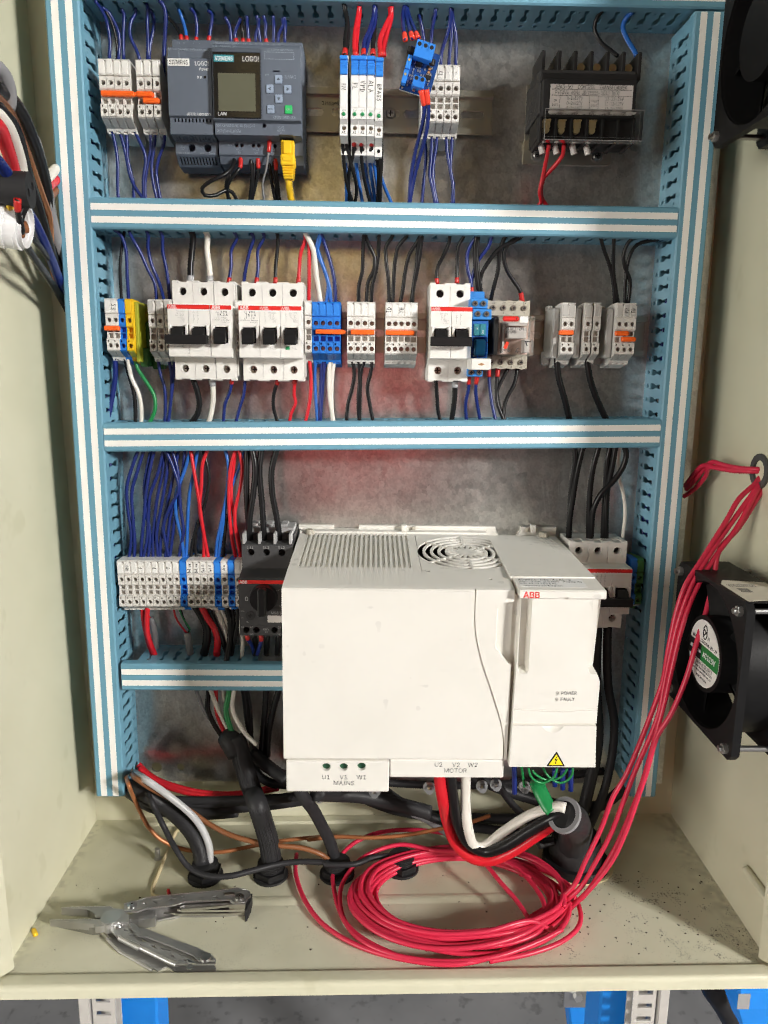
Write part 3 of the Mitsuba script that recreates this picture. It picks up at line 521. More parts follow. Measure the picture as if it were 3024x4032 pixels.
# ------------------------------------------------------------------ grey power supply module (36 mm) and logic controller beside it
t = thing('power_supply', 'narrow grey power supply module left of the display controller', 'power supply')
x0, x1 = -163.2, -128.9
prof = [(-8, 249), (-36, 250), (-37, 249), (-37, 239.6), (-50, 239.2), (-51, 238.4), (-51, 231), (-54, 230.4), (-55, 229.4), (-55, 188.4), (-52, 187.5), (-52, 184), (-52.5, 175.4), (-47, 174.3), (-37, 173.6), (-37, 164.4), (-36, 163.5), (-26, 157), (-8, 156)]
m = ex(prof[::-1], 'x', x0, x1)
for i in range(11): m -= bx(x0 + 3.2 + i * 2.8, x0 + 4.6 + i * 2.8, -53.5, -44, 184.5, 187.2)
for i in range(12):
    a = x0 + 2.4 + i * 2.6; m -= ex([(a, 173.4), (a + 1.3, 173.4), (a + 1.9, 174.9 + .2), (a + .6, 174.9 + .2)], 'y', -60, -40)
    m -= bx(a, a + 1.2, -36, -27, 158.4, 162.9)
for cx_ in (x0 + 13.0, x0 + 26): m -= cyl((cx_, -60, 169.4), (cx_, -26, 169.4), 3.1, n=24)
for i in range(6): m -= cyl((x0 + 3.5 + i * 5.2, -60, 240.8), (x0 + 3.5 + i * 5.2, -30, 240.8), 1.2, n=12)
m -= bx(x0 + 8.5, x0 + 32.5, -51.3, -50.7, 232, 237.2)
obj('body', m, 'psu', t, False)
obj('frame_line', [bx(x0 + 8.5, x0 + 32.3, -51.15, -50.6, 236.9, 237.2), bx(x0 + 8.5, x0 + 8.8, -51.15, -50.6, 231.4, 236.8), bx(x0 + 32, x0 + 32.3, -51.15, -50.6, 231.4, 236.8)], 'inkdim', t, False)
pl_ = obj('name_plate', bx(x0 + .6, x0 + 17.4, -55.25, -54.9, 224.2, 229.5), 'label', t, False)
obj('lettering', txt('SIEMENS', 3.1, (x0 + 9.0, -55.25, 226.85), bold=True, fit=14.6), 'motor', pl_, False)
obj('status_window', bx(x0 + 28.2, x0 + 30, -55.2, -54.9, 215.6, 217.4), 'black', t, False)
obj('lettering', [txt('LOGO!', 3.1, (x0 + 27.0, -55, 226.4), fit=10.6), txt('Power', 2.3, (x0 + 28.6, -55, 222.4), fit=7.4), txt('O K', 1.8, (x0 + 25.0, -55, 216.4)), txt('6EP3331 65B00 0AY0', 1.9, (x0 + 32.8, -55, 189.6), align='r', fit=18.6)], 'inkw', t, False)
obj('lettering', [txt(a, 1.4, (x0 + b, -37, 247.2)) for a, b in (('L1', 5.2), ('N', 10), ('+', 17), ('+', 21.8), ('-', 26.6), ('-', 31.2))] + [txt('INPUT AC 100 240V', 1.15, (x0 + 7.6, -51, 238.1 - .6)), txt('OUTPUT DC 24V/1,3A', 1.15, (x0 + 26, -51, 238.1 - .6)), txt('50mV = 1,3A', 1.25, (x0 + 5.8, -37, 165.4)), txt('22,2', 1.25, (x0 + 21.5, -37, 165.4)), txt('26,4V', 1.25, (x0 + 29.5, -37, 165.4)), tube([(x0 + 5.8 + 1.6 * math.cos(a), -37.1, 169.4 + 1.6 * math.sin(a)) for a in np.linspace(0, 6.28, 14)], .13, 5, False), txt('V', 1.3, (x0 + 5.8, -37, 169.4))], 'inkdim', t, False)
# controller
t = thing('logic_controller', 'grey logic controller with dark display window and blue arrow keys', 'controller')
x0, x1 = -127.4, -59.0
prof = [(-8, 247), (-40, 248), (-41, 247), (-41, 244), (-53, 241), (-58, 238), (-59.5, 236), (-59.5, 185), (-55, 184.2), (-54.5, 184), (-54.5, 175.2), (-41, 174.4), (-40, 173.9), (-40, 164), (-38, 163), (-34, 158), (-8, 157)]
m = ex(prof[::-1], 'x', x0, x1)
QX = (x0 + 14.3, x0 + 18.7, x0 + 28.0, x0 + 32.4, x0 + 40.6, x0 + 45.5)
for cx_ in QX: m -= cyl((cx_, -60, 171.2), (cx_, -28, 171.2), 1.55, n=16)
m -= cyl((x0 + 39, -70, 182.4), (x0 + 39, -48, 182.4), 1.7, n=16)
m -= bx(x0 + 50.2, x0 + 61.6, -70, -40.6, 173, 175.8); m -= bx(x0 + 50.2, x0 + 61.6, -56, -30, 156, 176)
for gx in (x0 + 37.8,): m -= bx(gx, gx + .3, -60, -59.2, 185.2, 235.5)
m -= bx(x0 + 40.6, x0 + 40.9, -60, -59.3, 220, 228); m -= bx(x0 + 40.6, x0 + 62, -60, -59.3, 219.8, 220.1); m -= bx(x0 + 61.7, x0 + 62, -60, -59.3, 220.2, 228); m -= bx(x0 + 47.2, x0 + 52.2, -60, -57, 219.7, 220.9)
obj('body', m, 'psu', t, False)
dp = obj('display_frame', bx(x0 + .9, x0 + 37.6, -61.0, -59.4, 185.8, 232.6, .4), 'glassblack', t, False)
obj('screen', bx(x0 + 4.6, x0 + 33.5, -61.15, -60.9, 190.6, 217.8), 'lcd', dp, False)
obj('rim_film', bx(x0 + .2, x0 + 37.9, -61.05, -60.0, 232.7, 235.8, .3), 'psud', t, False)
lp = obj('name_plate', bx(x0 + 1.8, x0 + 17.2, -61.2, -60.95, 225.6, 230.6), 'logoteal', dp, False)
obj('lettering', txt('SIEMENS', 2.9, (x0 + 9.5, -61.2, 228.1), bold=True, fit=13.8), 'inkw', lp, False)
obj('lettering', [txt('LOGO!', 3.7, (x0 + 30.2, -61, 228.2), fit=12.4), txt('LAN', 2.6, (x0 + 7.2, -61, 188.6))], 'inkw', dp, False)
def key(cx_, cz, name, ic, mat='btn'):
    b = obj('key', bx(cx_ - 2.9, cx_ + 2.9, -60.9, -59.4, cz - 3.1, cz + 3.1, .5), mat, t, False)
    if ic: obj('symbol', ic, 'psud' if mat == 'btn' else 'inkgrey', b, False)
kx, kz = x0 + 51.4, 207.3
def arrow(cx_, cz, a): return ex([(cx_ + 1.5 * math.cos(a + q), cz + 1.5 * math.sin(a + q)) for q in (0, 2.1, 4.2)], 'y', -61.0, -60.8)
key(kx, kz + 7.0, 'up', arrow(kx, kz + 7, math.pi / 2)); key(kx - 6.8, kz, 'left', arrow(kx - 6.8, kz, math.pi)); key(kx + 7.0, kz, 'right', arrow(kx + 7.0, kz, 0)); key(kx, kz - 7.0, 'down', arrow(kx, kz - 7, -math.pi / 2))
key(kx - 6.4, kz - 14.6, 'esc', txt('ESC', 1.4, (kx - 6.4, -60.9, kz - 14.6))); key(kx + 7.6, kz - 14.6, 'ok', txt('OK', 1.6, (kx + 7.6, -60.9, kz - 14.6)), 'btng')
obj('frame_line', [bx(x0 + 40.4, x0 + 63.6, -59.7, -59.4, 233.6, 233.9), bx(x0 + 40.4, x0 + 63.6, -59.7, -59.4, 228.7, 229), bx(x0 + 40.4, x0 + 40.7, -59.7, -59.4, 229.1, 233.5), bx(x0 + 63.3, x0 + 63.6, -59.7, -59.4, 229.1, 233.5)], 'inkdim', t, False)
obj('lettering', [txt(a, 1.25, (x0 + 8.6 + i * 4.65, -41, 245.6)) for i, a in enumerate(('L+', 'M', 'I1', 'I2', 'I3', 'I4', 'I5', 'I6', 'I7', 'I8'))] + [txt('I1,I2 = AI3, AI4 (0..10V)', 1.15, (x0 + 9.8, -56, 240.6)), txt('I7,I8 = AI1, AI2 (0..10V)', 1.15, (x0 + 9.8, -59.5, 237.2)), txt('DC 12/24V  INPUT 8xDC', 1.2, (x0 + 53, -59.4, 236.4 - .9)), txt('X50', 1.25, (x0 + 42.4, -59.5, 217.6)), txt('12/24RCE', 2.1, (x0 + 60.6, -59.5, 216.4), fit=8.8), txt('6ED1052-1MD08-0BA0', 1.8, (x0 + 55.4, -59.5, 187.2), fit=18), txt('MAC ADDRESS E0-DC-A0-B1-5C-97', 2.1, (x0 + 16.4, -54.5, 181.9), fit=30), txt('OUTPUT 4xRELAY/10A', 2.1, (x0 + 11.0, -54.5, 178.0), fit=19), txt('X1 P1', 1.4, (x0 + 52.2, -54.5, 181.2)), txt('(E)LAN', 1.4, (x0 + 52.2, -54.5, 179.0)), txt('V', 1.3, (x0 + 52.2, -54.5, 176.9)), txt('X11', 1.3, (x0 + 8.7, -40, 171.2)), txt('Q1', 1.4, (x0 + 16.6, -40, 165.6)), txt('Q2', 1.4, (x0 + 30.2, -40, 165.6)), txt('Q3', 1.4, (x0 + 43.4, -40, 165.6))]
    + [tube([(x0 + q - 2.2, -40.1, 168.8), (x0 + q - 2.2, -40.1, 167.4), (x0 + q - .3, -40.1, 168.5)], .15, 5, False) for q in (16.5, 30.2, 43)] + [tube([(x0 + q + .3, -40.1, 167.4), (x0 + q + 2.2, -40.1, 167.4), (x0 + q + 2.2, -40.1, 168.8)], .15, 5, False) for q in (16.5, 30.2, 43)], 'inkdim', t, False)
for cx_ in QX[:4]: obj('screw', cyl((cx_, -30, 171.2), (cx_, -33.5, 171.2), 1.4, n=12), 'screwm', t)
# patch cable in its socket
t = thing('network_cable', 'yellow network patch cable plugged into the underside of the controller', 'network cable')
cx_ = -71.0
obj('plug', [bx(cx_ - 5.3, cx_ + 5.3, -47, -35.5, 162.8, 174.2, .5), bx(cx_ - 3, cx_ + 3, -49.6, -47.1, 163.2, 173.2, .4)], 'yellow_clear' if False else 'wyellow', t, False, 'translucent yellow plug with its latch')
obj('boot', [bx(cx_ - 5.6, cx_ + 5.7, -49.5, -34, 154.8, 163.2, 1.0), bx(cx_ - 3.6, cx_ + 3.6, -50.3, -49.4, 157.6, 161.2, .4)] + [bx(cx_ - 4.6 + k * .25, cx_ + 5.2 - k * .2, -48.5, -35, 152.9 - k * 2.1, 154.3 - k * 2.1, .5) for k in range(4)] + [bx(cx_ - 3.6, cx_ + 4.2, -47, -36.5, 145, 154, .8)], 'wyellow', t, False)
obj('cord', tube([(-71.3,-41,149.5),(-70.8,-40,142.7),(-70.3,-37,136.7),(-69.2,-33,129.8),(-68.2,-28,126.9)], 2.9), 'wyellow', t, True)
obj('lettering', txt('24AWG/4PR', 2.6, (-66.6, -43.6, 138), rot=-85), 'motor', t, False)
# ------------------------------------------------------------------ blue signal converter board hanging in front of the terminals
t = thing('circuit_board', 'small blue circuit board with two terminal strips, hanging tilted on its wires', 'circuit board')
rb = rotm('y', -17.2 + 180 if False else 15.4); pc = np.array([34.1, -58., 221.4])
def pb(m): return xf(m, rb, pc)
obj('board', pb(ex(Polygon([(-12.2, -15.6), (11.9, -15.6), (11.9, 16.6), (-12.2, 16.6)]).difference(unary_union([Point(10.2, -13.6).buffer(1, 8), Point(-10.4, -13.8).buffer(1, 8)])), 'y', -.8, .8)), 'pcb', t, False)
obj('edge', pb([bx(-12.4, 12.1, -.72, .72, -15.85, -15.61), bx(11.91, 12.15, -.7, .7, -15.6, 16.6)]), 'pcbedge', t, False)
tb = obj('terminal_strip', pb(bx(-8.2, 6.4, -10.5, -.9, 7.0, 19.2, .4) - bx(-3.6, -3.2, -12, -9.5, 13.5, 19) - bx(1.2, 1.6, -12, -9.5, 13.5, 19)), 'mark_blue', t, False)
for i in range(3): obj('screw', pb(cyl((-5.7 + i * 4.8, -10.6, 16.2), (-5.7 + i * 4.8, -10.2, 16.2), 1.55, n=14)), 'dark', tb)
tb = obj('terminal_strip', pb(bx(-3.4, 6.0, -10.5, -.9, -13.4, -5.4, .4) - bx(1.1, 1.5, -12, -9.5, -9, -5)), 'term_blue', t, False)
for i in range(2): obj('screw', pb(cyl((-1.2 + i * 4.7, -10.6, -7.4), (-1.2 + i * 4.7, -10.2, -7.4), 1.5, n=14)), 'dark', tb)
obj('clamp_lug', pb([bx(-2.2 + i * 4.7, .2 + i * 4.7, -7, -4, -15.2, -13.3) for i in range(2)]), 'chrome', t, False)
for k_ in range(2): obj('trimmer', pb([bx(-12.1, -8.4, -7, -.9, -12.6 + k_ * 10.6, -2.6 + k_ * 10.6, .2)]), 'mark_blue', t, False)
obj('trimmer_screw', pb([cyl((-10.4, -7.5, -6.2 + k_ * 10.6), (-10.4, -6.9, -6.2 + k_ * 10.6), .95, n=12) for k_ in range(2)]), 'brass', t)
obj('pin_socket', pb(bx(-13.8, -8.4, -6, -.9, 10.4, 14.2, .2)), 'chip', t, False)
for (a, b, w_, h_) in ((-5.2, 3.6, 5.0, 3.2), (4.6, -3.1, 4.6, 2.9)):
    c_ = obj('chip', pb(bx(a, a + w_, -2.4, -.9, b, b + h_, .1)), 'chip', t, False)
    obj('pins', pb([bx(a + .5 + q * 1.2, a + .9 + q * 1.2, -1.6, -.9, b - 1.3, b + h_ + 1.2) for q in range(4)]), 'solder', c_, False)
obj('transistor', pb([cyl((7.2, -5.2, 6.4), (7.2, -5.2, 10.2), 2.2, n=16), bx(3.8, 5.6, -2.6, -.9, 4.6, 6.2)]), 'chip', t)
parts_ = [bx(a, a + .9, -1.7, -.85, b, b + 1.6) for a in np.arange(-7.6, 10.5, 1.7) for b in np.arange(-12, 8, 2.4) if rng.random() < .45 and not (-3.9 < a < 6.4 and b < -4.6)]
obj('solder_parts', pb(parts_), 'solder', t, False, kind='stuff', label='tiny silver surface mount parts')
obj('capacitor', pb([bx(5.4, 7.6, -2, -.9, 1.2 + k_ * 2.5, 2.9 + k_ * 2.5, .15) for k_ in range(2)]), 'tan', t, False)
# ------------------------------------------------------------------ blue interface relay
t = thing('interface_relay', 'narrow blue and white interface relay right of the double pole breaker', 'relay')
obj('upper_terminals', [bx(79.8, 94.2, -58, -20, 44.2, 52.3, .5), bx(80.8, 93.8, -40, -12, 52.4, 59.5, .5)], 'relayblue', t, False); obj('front_terminals', bx(81.4, 97.0, -62, -30, 35.2, 43.6, .5), 'relayblue', t, False)
for (a, b, y_) in ((83.6, 48.2, -58), (90.4, 48.2, -58), (85.6, 39.6, -62), (92.8, 39.6, -62), (83.4, -8.0, -50), (90.2, -8.0, -50)):
    screw(t, a, y_ - .05, b, 2.5, 'screwm', sink='black')
obj('body', bx(81.6, 95.4, -58, -10, 4.0, 34.8, .6), 'bluedark', t, False); obj('lower_terminals', bx(80.2, 93.2, -50, -12, -11.4, -4.8, .5), 'relayblue', t, False)
obj('relay_case', bx(82.6, 93.6, -68, -58.2, 4.6, 21.4, .7), 'clearblue', t, False); obj('core', [bx(83.6, 92.6, -66.5, -58.4, 6, 19.4, 1.2)], 'inkgrey', t, False)
for k_ in range(2): obj('indicator_window', bx(83.2 + k_ * 5.2, 88 + k_ * 5.2, -59.6, -58.1, 22.4, 32.0, .5), 'logoteal', t, False)
obj('lettering', [txt('*E', 1.5, (85.6, -59.6, 28), rot=0), txt('DC', 1.7, (90.8, -59.6, 25.4), rot=90)], 'inkw', t, False)
obj('white_clip', bx(80.2, 96.8, -72, -44, -5.6, 3.6, .8), 'mcb', t, False)
obj('emblem', ex([(85.6, -1), (88.8, .1), (92, -1), (88.8, -2.1)][::-1], 'y', -72.2, -71.9), 'tan', t, False)
# ------------------------------------------------------------------ plug-in relay in its screw socket
t = thing('plug_in_relay', 'clear plug-in relay with red lever in a beige screw socket', 'relay')
def wavy(z, up): return [(98.4 + 36.6 * i / 16, z + (.5 * math.cos(i * math.pi / 2) if True else 0) * up) for i in range(17)]
obj('socket', [ex(Polygon(wavy(53.0, 1) + [(135.0, 40.6), (98.4, 40.6)]), 'y', -29, -9), ex(Polygon([(100.0, 6.0), (134.8, 6.0)] + [(a - 0 if a < 134.8 else 134.8, b) for a, b in wavy(-4.6, 1)[::-1] if a > 100]), 'y', -29, -9), bx(99, 134.8, -24, -8, 6.1, 40.5)], 'sock', t, False)
for i in range(4):
    screw(t, 103.0 + i * 8.9, -29, 47.0, 2.5, 'screwm', sink='black'); screw(t, 103.2 + i * 8.7, -29, 1.0, 2.5, 'screwm', sink='black')
obj('lettering', [txt(a, 1.7, (103.4 + i * 8.9, -29, 51.0)) for i, a in enumerate(('24', '22', '12', '14'))] + [txt(a, 1.6, (103.4 + i * 8.9, -29, 42.7)) for i, a in enumerate('6543')] + [txt(a, 1.6, (103.4 + i * 8.7, -29, 5.0)) for i, a in enumerate('7812')] + [txt(a, 1.7, (103.4 + i * 8.7, -29, -3.1)) for i, a in enumerate(('A2', '21', '11', 'A1'))], 'ink', t, False)
case = bx(103.2, 132.4, -66, -29.5, 6.2, 38.4, .8)
obj('case', case, 'smoke', t, False); obj('inner_plate', bx(105, 131.6, -44.5, -43.5, 7.5, 36, .3), 'innerpink', t, False)
obj('coil', [cyl((116, -36, 10), (116, -36, 26), 6.5, n=24), bx(106, 131, -33, -30, 8, 36)], 'mcb', t); obj('frame', [bx(108, 110, -52, -32, 8.5, 34, .3), bx(110.1, 129, -52, -34, 31, 34, .3), bx(126, 130.5, -58, -33, 9, 20, .4), bx(112, 127, -60, -44, 20.5, 29.5, .6)], 'labelt', t, False)
obj('lettering', [txt('ZJ10FT-2PL', 2.1, (115.6, -66.1, 28.0), bold=True), txt('120VAC', 2.1, (111.6, -66.1, 25.4), bold=True), txt('c UR us', 1.9, (108.4, -66.1, 10.6), bold=True)] + [tube([(117.4, -66.2, 9.4), (119.6, -66.2, 13.0), (121.4, -66.2, 9.4), (117.4, -66.2, 9.4)], .28, 5, False), ex([(124, 18.3), (129.8, 18.3), (129.4, 17.4), (126.2, 17.4), (127.2, 14.4), (126.2, 14.4), (125, 17.4)][::-1], 'y', -66.3, -66.1)], 'motor', t, False)
obj('lever', bx(105.4, 118.8, -69.5, -66.1, 33.8, 37.8, 1.2), 'red', t, False, 'red test lever'); obj('cross_mark', [bx(115.8, 117.2, -69.7, -69.4, 35.65, 35.95), bx(116.35, 116.65, -69.7, -69.4, 35.1, 36.5)], 'dark', t, False)
obj('white_tab', bx(119.4, 126.6, -67.4, -66.1, 32.8, 38.0, .3), 'label', t, False); obj('flag', xf(bx(-1.4, 1.4, -67, -66.1, -3, 3, .4), rotm('y', 25), (109.4, 0, 14.6)), 'ferruleo', t, False)
obj('side_latch', bx(99.5, 103.1, -62, -29.5, 7.0, 37.6, .6), 'blackm', t, False)
# ------------------------------------------------------------------ control transformer
t = thing('transformer', 'black control transformer with white rating label, in shadow at upper right', 'transformer')
obj('mounting_foot', ex(Polygon([(128.8, 170.6), (202.5, 170.6), (203.9, 172), (203.9, 187.5), (128.6, 187.5), (128.6, 171)]).union(sbox(129.5, 187, 140, 233)).buffer(.6, 3), 'y', -2.0, -.2), 'zyellow', t, False)
for a in (140.4, 192.4):
    obj('washer', cyl((a, -2, 177.2), (a, -3, 177.2), 5.4, n=24), 'zinc', t); screw(t, a, -3.0, 177.2, 3.6)
obj('laminated_core', [bx(128.6 + .0, 203, -58, -3, 194 + 0, 226, .5)] + [bx(128.4, 203.2, -5 - k * 3.0, -3.4 - k * 3.0, 193.6, 226.4) for k in range(18)], 'core', t, False)
obj('housing', [bx(129.5, 202.5, -66, -40, 190, 217, .8), bx(128.6, 203.6, -62, -28, 216, 222.5, .6), bx(128.4, 206.5, -45, -18, 221, 229.4, .6), bx(128.4, 205.6, -56, -24, 175, 192, .6)] + [bx(129.2 + q * 12.65, 132.2 + q * 12.65, -56, -20, 220, 240.6, .5) for q in range(7)] + [bx(129.0 + q * 12.3, 131.2 + q * 12.3, -61, -30, 172, 191.5, .4) for q in range(7)], 'blackm', t, False)
obj('corner_screw', cyl((134.5, -20, 183), (134.5, -20, 192), 3, n=14), 'brass', t)
lb = obj('rating_label', bx(135.2, 199.8, -66.4, -65.9, 191.2, 213.0, .15), 'labelt', t, False)
def at_l(u, v): return (135.2 + u * 64.6, -66.4, 213.0 - v * 21.8)       # u,v in fractions of the label
obj('lettering', [txt('JBK3-50', 2.9, at_l(.16, .085), fit=13.6), txt('CONTROL', 2.9, at_l(.435, .085), fit=13.6), txt('TRANSFORMER', 2.9, at_l(.755, .085), fit=21.4), txt('P=50VA  60Hz  JB/T5555-2013  Ip00', 2.7, at_l(.45, .275), fit=50), txt('IN', 1.7, at_l(.065, .54)), txt('PUT', 1.7, at_l(.065, .69)), txt('OUT', 1.7, at_l(.54, .54)), txt('PUT', 1.7, at_l(.54, .69))]
    + [txt(a, 2.5, at_l(.30, .46 + .16 * i), fit=12.2) for i, a in enumerate(('0-1=127V', '0-2=220V', '0-3=440V'))] + [txt(a, 2.5, at_l(.78, .46 + .16 * i), fit=14.4) for i, a in enumerate(('11-12=24V', '11-13=127V', '11-14=220V'))] + [txt('Production Date', 1.8, at_l(.20, .955)), txt('08-2019', 1.8, at_l(.485, .955)), txt('ROSH', 1.9, at_l(.77, .945), bold=True), txt('CE', 1.9, at_l(.9, .945)), txt('UL', 1.9, at_l(.66, .945), bold=True)]
    + [bx(135.2 + 64.6 * a, 135.2 + 64.6 * b, -66.55, -66.3, 213 - 21.8 * c - .16, 213 - 21.8 * c + .16) for a, b, c in ((.02, .98, .17), (.02, .98, .37), (.02, .98, .875))] + [bx(135.2 + 64.6 * a - .16, 135.2 + 64.6 * a + .16, -66.55, -66.3, 213 - 21.8 * .865, 213 - 21.8 * .38) for a in (.12, .48, .585)], 'ink', t, False)
for i in range(6):
    cx_ = 137.2 + i * 12.65
    if i > 1:
        k = obj('terminal_clamp', [bx(cx_ - 3.6, cx_ + 3.6, -47, -45.2, 223.6, 225.6, .2), bx(cx_ - 3.6, cx_ + 3.4, -49, -45.2, 227, 228)], 'brass', t, False); obj('screw', cyl((cx_ - .2, -45.2, 231.4), (cx_ - .2, -48.4, 231.4), 3.1, n=16), 'brass', k)
    else: obj('empty_hole', cyl((cx_, -45.3, 226.4), (cx_, -45.0, 226.4), 1.6, n=14), 'inkgrey', t)
for i in range(4):
    cx_ = 134.6 + i * 12.1
    k = obj('terminal_clamp', [bx(cx_ - 3.2, cx_ + 3.2, -60, -57.5, 183.4, 188.0, .2), bx(cx_ - 2.6, cx_ + 3.4, -61.5, -57.5, 188.1, 189.2)], 'brass', t, False); obj('screw', cyl((cx_, -57.5, 181.4), (cx_, -61, 181.4), 2.5, n=16), 'brass', k)
for i in range(4):
    cx_ = 135.2 + i * 11.3; kk = obj('crimp_sleeve', xf(cyl((0, 0, -5), (0, 0, 5), 2.5, n=14), rotm('y', -18), (cx_ + (2 if i > 1 else -1), -47, 172)), 'labelt', t)
ck = (130.4, 206.0)
sh = [bx(131.2, 208.2, -71.5, -71.0, 171.6, 193.8), bx(131.2, 208.2, -71, -62, 193.4, 193.9), bx(131.2, 208.2, -71, -62, 171.5, 172), bx(207.7, 208.2, -71, -62, 172, 193.4), bx(131.2, 131.7, -71, -62, 172, 193.4)]
obj('terminal_cover', sh, 'smoke', t, False, 'clear plastic terminal cover')
obj('cover_edge', [tube([(131.2, -71.3, 171.7), (208, -71.3, 171.7), (208, -71.3, 193.8), (131.2, -71.3, 193.8), (131.2, -71.3, 171.7)], .28, 5, False), tube([(131.4, -71.3, 173.6), (208, -71.3, 173.6)], .15, 5, False), tube([(205.2, -71.3, 171.7), (205.2, -71.3, 193.8)], .15, 5, False)], 'inkgrey', t, False)
obj('paper_tab', [ex([(133.4 + q * 12.1, 192.6), (142.4 + q * 12.1, 192.6), (140 + q * 12.1, 190.6), (133.4 + q * 12.1, 190.6)][::-1], 'y', -70.6, -70.4) for q in range(6)], 'labelt', t, False)
# ------------------------------------------------------------------ manual motor starter
t = thing('motor_starter', 'dark grey motor starter with black rotary knob, left of the white drive', 'motor starter')
x0, x1 = -113.8, -69.0
prof = [(-8, -152), (-40, -153), (-40, -158), (-54, -159.4), (-55, -160.4), (-55, -180.4), (-57, -181.4), (-73, -184.2), (-75, -185.6), (-75, -226.2), (-74, -227), (-74, -235.5), (-72, -237), (-8, -237)]
m = ex(prof[::-1], 'x', x0, x1)
for i in range(3):
    c = x0 + 7.9 + i * 13.6; m -= cyl((c, -70, -166.2), (c, -45, -166.2), 3.15, n=22)
for c in (x0 + 5.7, x0 + 14.4, x0 + 30.2, x0 + 38.6): m -= cyl((c, -80, -231.2), (c, -64, -231.2), 2.9, n=20)
m -= bx(x0 + .2, x1, -75.4, -74.3, -226.9, -226.5); m -= bx(x0 + 16.4, x0 + 16.7, -76, -74.8, -226, -190); m -= bx(x0 + 23.8, x0 + 24.1, -76, -74.8, -226, -190)
obj('body', m, 'motor', t, False)
for i in range(3): obj('screw', cyl((x0 + 7.9 + i * 13.6, -46, -166.2), (x0 + 7.9 + i * 13.6, -49, -166.2), 2.9, n=16), 'dark', t)
for c in (x0 + 5.7, x0 + 14.4, x0 + 30.2): obj('screw', cyl((c, -65, -231.2), (c, -68, -231.2), 2.7, n=16), 'dark', t)
obj('rear_frame', [bx(x0 + 1, x1 - 1, -36, -10, -152.8, -148, .4)] + [bx(x0 + .5 + i * 13.6, x0 + 2.6 + i * 13.6, -54, -12, -159, -149.5, .3) for i in range(4)] + [bx(x0 + 4 + i * 13.6, x0 + 10 + i * 13.6, -30, -12, -148.4, -146.2, .3) for i in range(3)], 'inkgrey', t, False)
st_ = obj('red_stripe', bx(x0 + .1, x1 - .1, -75.25, -74.9, -189.0, -185.7), 'red', t, False); obj('lettering', txt('ABB', 2.5, (x0 + .9, -75.25, -187.4), align='l', bold=True), 'label', st_, False)
kb = obj('knob', [cyl((x0 + 21.8, -75, -200.6), (x0 + 21.8, -83, -200.6), 11.8, 11.3, 40)], 'black', t)
obj('grip', bx(x0 + 18.2, x0 + 25.4, -92, -83, -213.4, -189.4, 1.4), 'black', kb, False)
obj('adjuster', cyl((x0 + 9.6, -75, -217.6), (x0 + 9.6, -75.6, -217.6), 4.0, n=24), 'motord', t); obj('adjuster_slot', [bx(x0 + 7.8, x0 + 11.4, -75.8, -75.5, -218.2, -217.0), bx(x0 + 9.0, x0 + 10.2, -75.8, -75.5, -219.4, -215.8)], 'dark', t, False)
obj('marking_tag', bx(x0 + 24.6, x1 - 1, -76.0, -74.9, -223.6, -217.2, .3), 'labelt', t, False)
obj('lettering', [txt('%d L%d' % (2 * i + 1, i + 1), 2.1, (x0 + 7.5 + i * 13.7, -55, -161.8)) for i in range(3)] + [txt('0', 3.6, (x0 + 6.6, -75, -202.6), bold=True), bx(x0 + 20.8, x0 + 21.4, -75.1, -74.9, -192.2, -189.6), txt('MS116', 2.4, (x0 + 33, -75, -215.0)), txt('TEST', 1.3, (x0 + 36.5, -75, -209)), txt('32A', 1.2, (x0 + 3.0, -75, -213.8)), txt('25', 1.1, (x0 + 2.7, -75, -219.6)), txt('20', 1.1, (x0 + 7, -75, -223.6)), txt('13', 1.5, (x0 + 2.2, -74, -228.6)), txt('14', 1.5, (x0 + 10.2, -74, -228.6)), txt('21', 1.5, (x0 + 34.5, -74, -228.6)), txt('HKF1', 1.6, (x0 + 22.6, -74, -230.4)), txt('11', 1.5, (x0 + 23, -74, -232.8)), txt('NO', 1.7, (x0 + 10.6, -74, -235.0)), txt('NC', 1.7, (x0 + 34.6, -74, -235.0)), tube([(x0 + 29.4, -75.1, -195), (x0 + 33.4, -75.1, -194.8), (x0 + 36, -75.1, -193.4)], .12, 5, False)], 'inkgrey', t, False)

# ------------------------------------------------------------------ variable frequency drive
t = thing('frequency_drive', 'large white frequency drive jutting out of the panel at lower centre', 'frequency drive')
D = 160.
# housing: sloped top, rear flange, curved right flank
side = [(-1, -155.2), (-14, -155.6), (-14, -157.4), (-120, -163.6), (-154, -166.2), (-158.6, -167.0), (-D, -168.4), (-D, -304.6), (-158.5, -306.2), (-12, -308), (-1, -308)]
m = ex(side[::-1], 'x', -66.6, 108.2)
m -= m3.Manifold.hull(bx(95.6, 96.6, -170, -158.8, -213, -179) + bx(97, 112, -170, -152.5, -215, -177.5) + bx(106.5, 112, -170, -152.5, -226, -176.2))
groove = [(78.7, -166), (79.2, -196.5), (84.1, -220.3), (95.0, -252.1), (102.3, -275.0), (105.0, -290.5), (105.4, -306.5)]
cv = spline([(a, 0, b) for a, b in groove], 2.)[:, [0, 2]]
gp = Polygon([(a, b) for a, b in cv] + [(a + 45, b) for a, b in cv[::-1]])
from shapely.geometry import LineString
seam = LineString([tuple(q) for q in cv]).buffer(.55, 3)
m -= ex(seam, 'y', -D - 5, -D + 3.0)
m -= ex(list(gp.exterior.coords)[:-1][::-1] if not gp.exterior.is_ccw else list(gp.exterior.coords)[:-1], 'y', -D - 5, -D + 1.0)
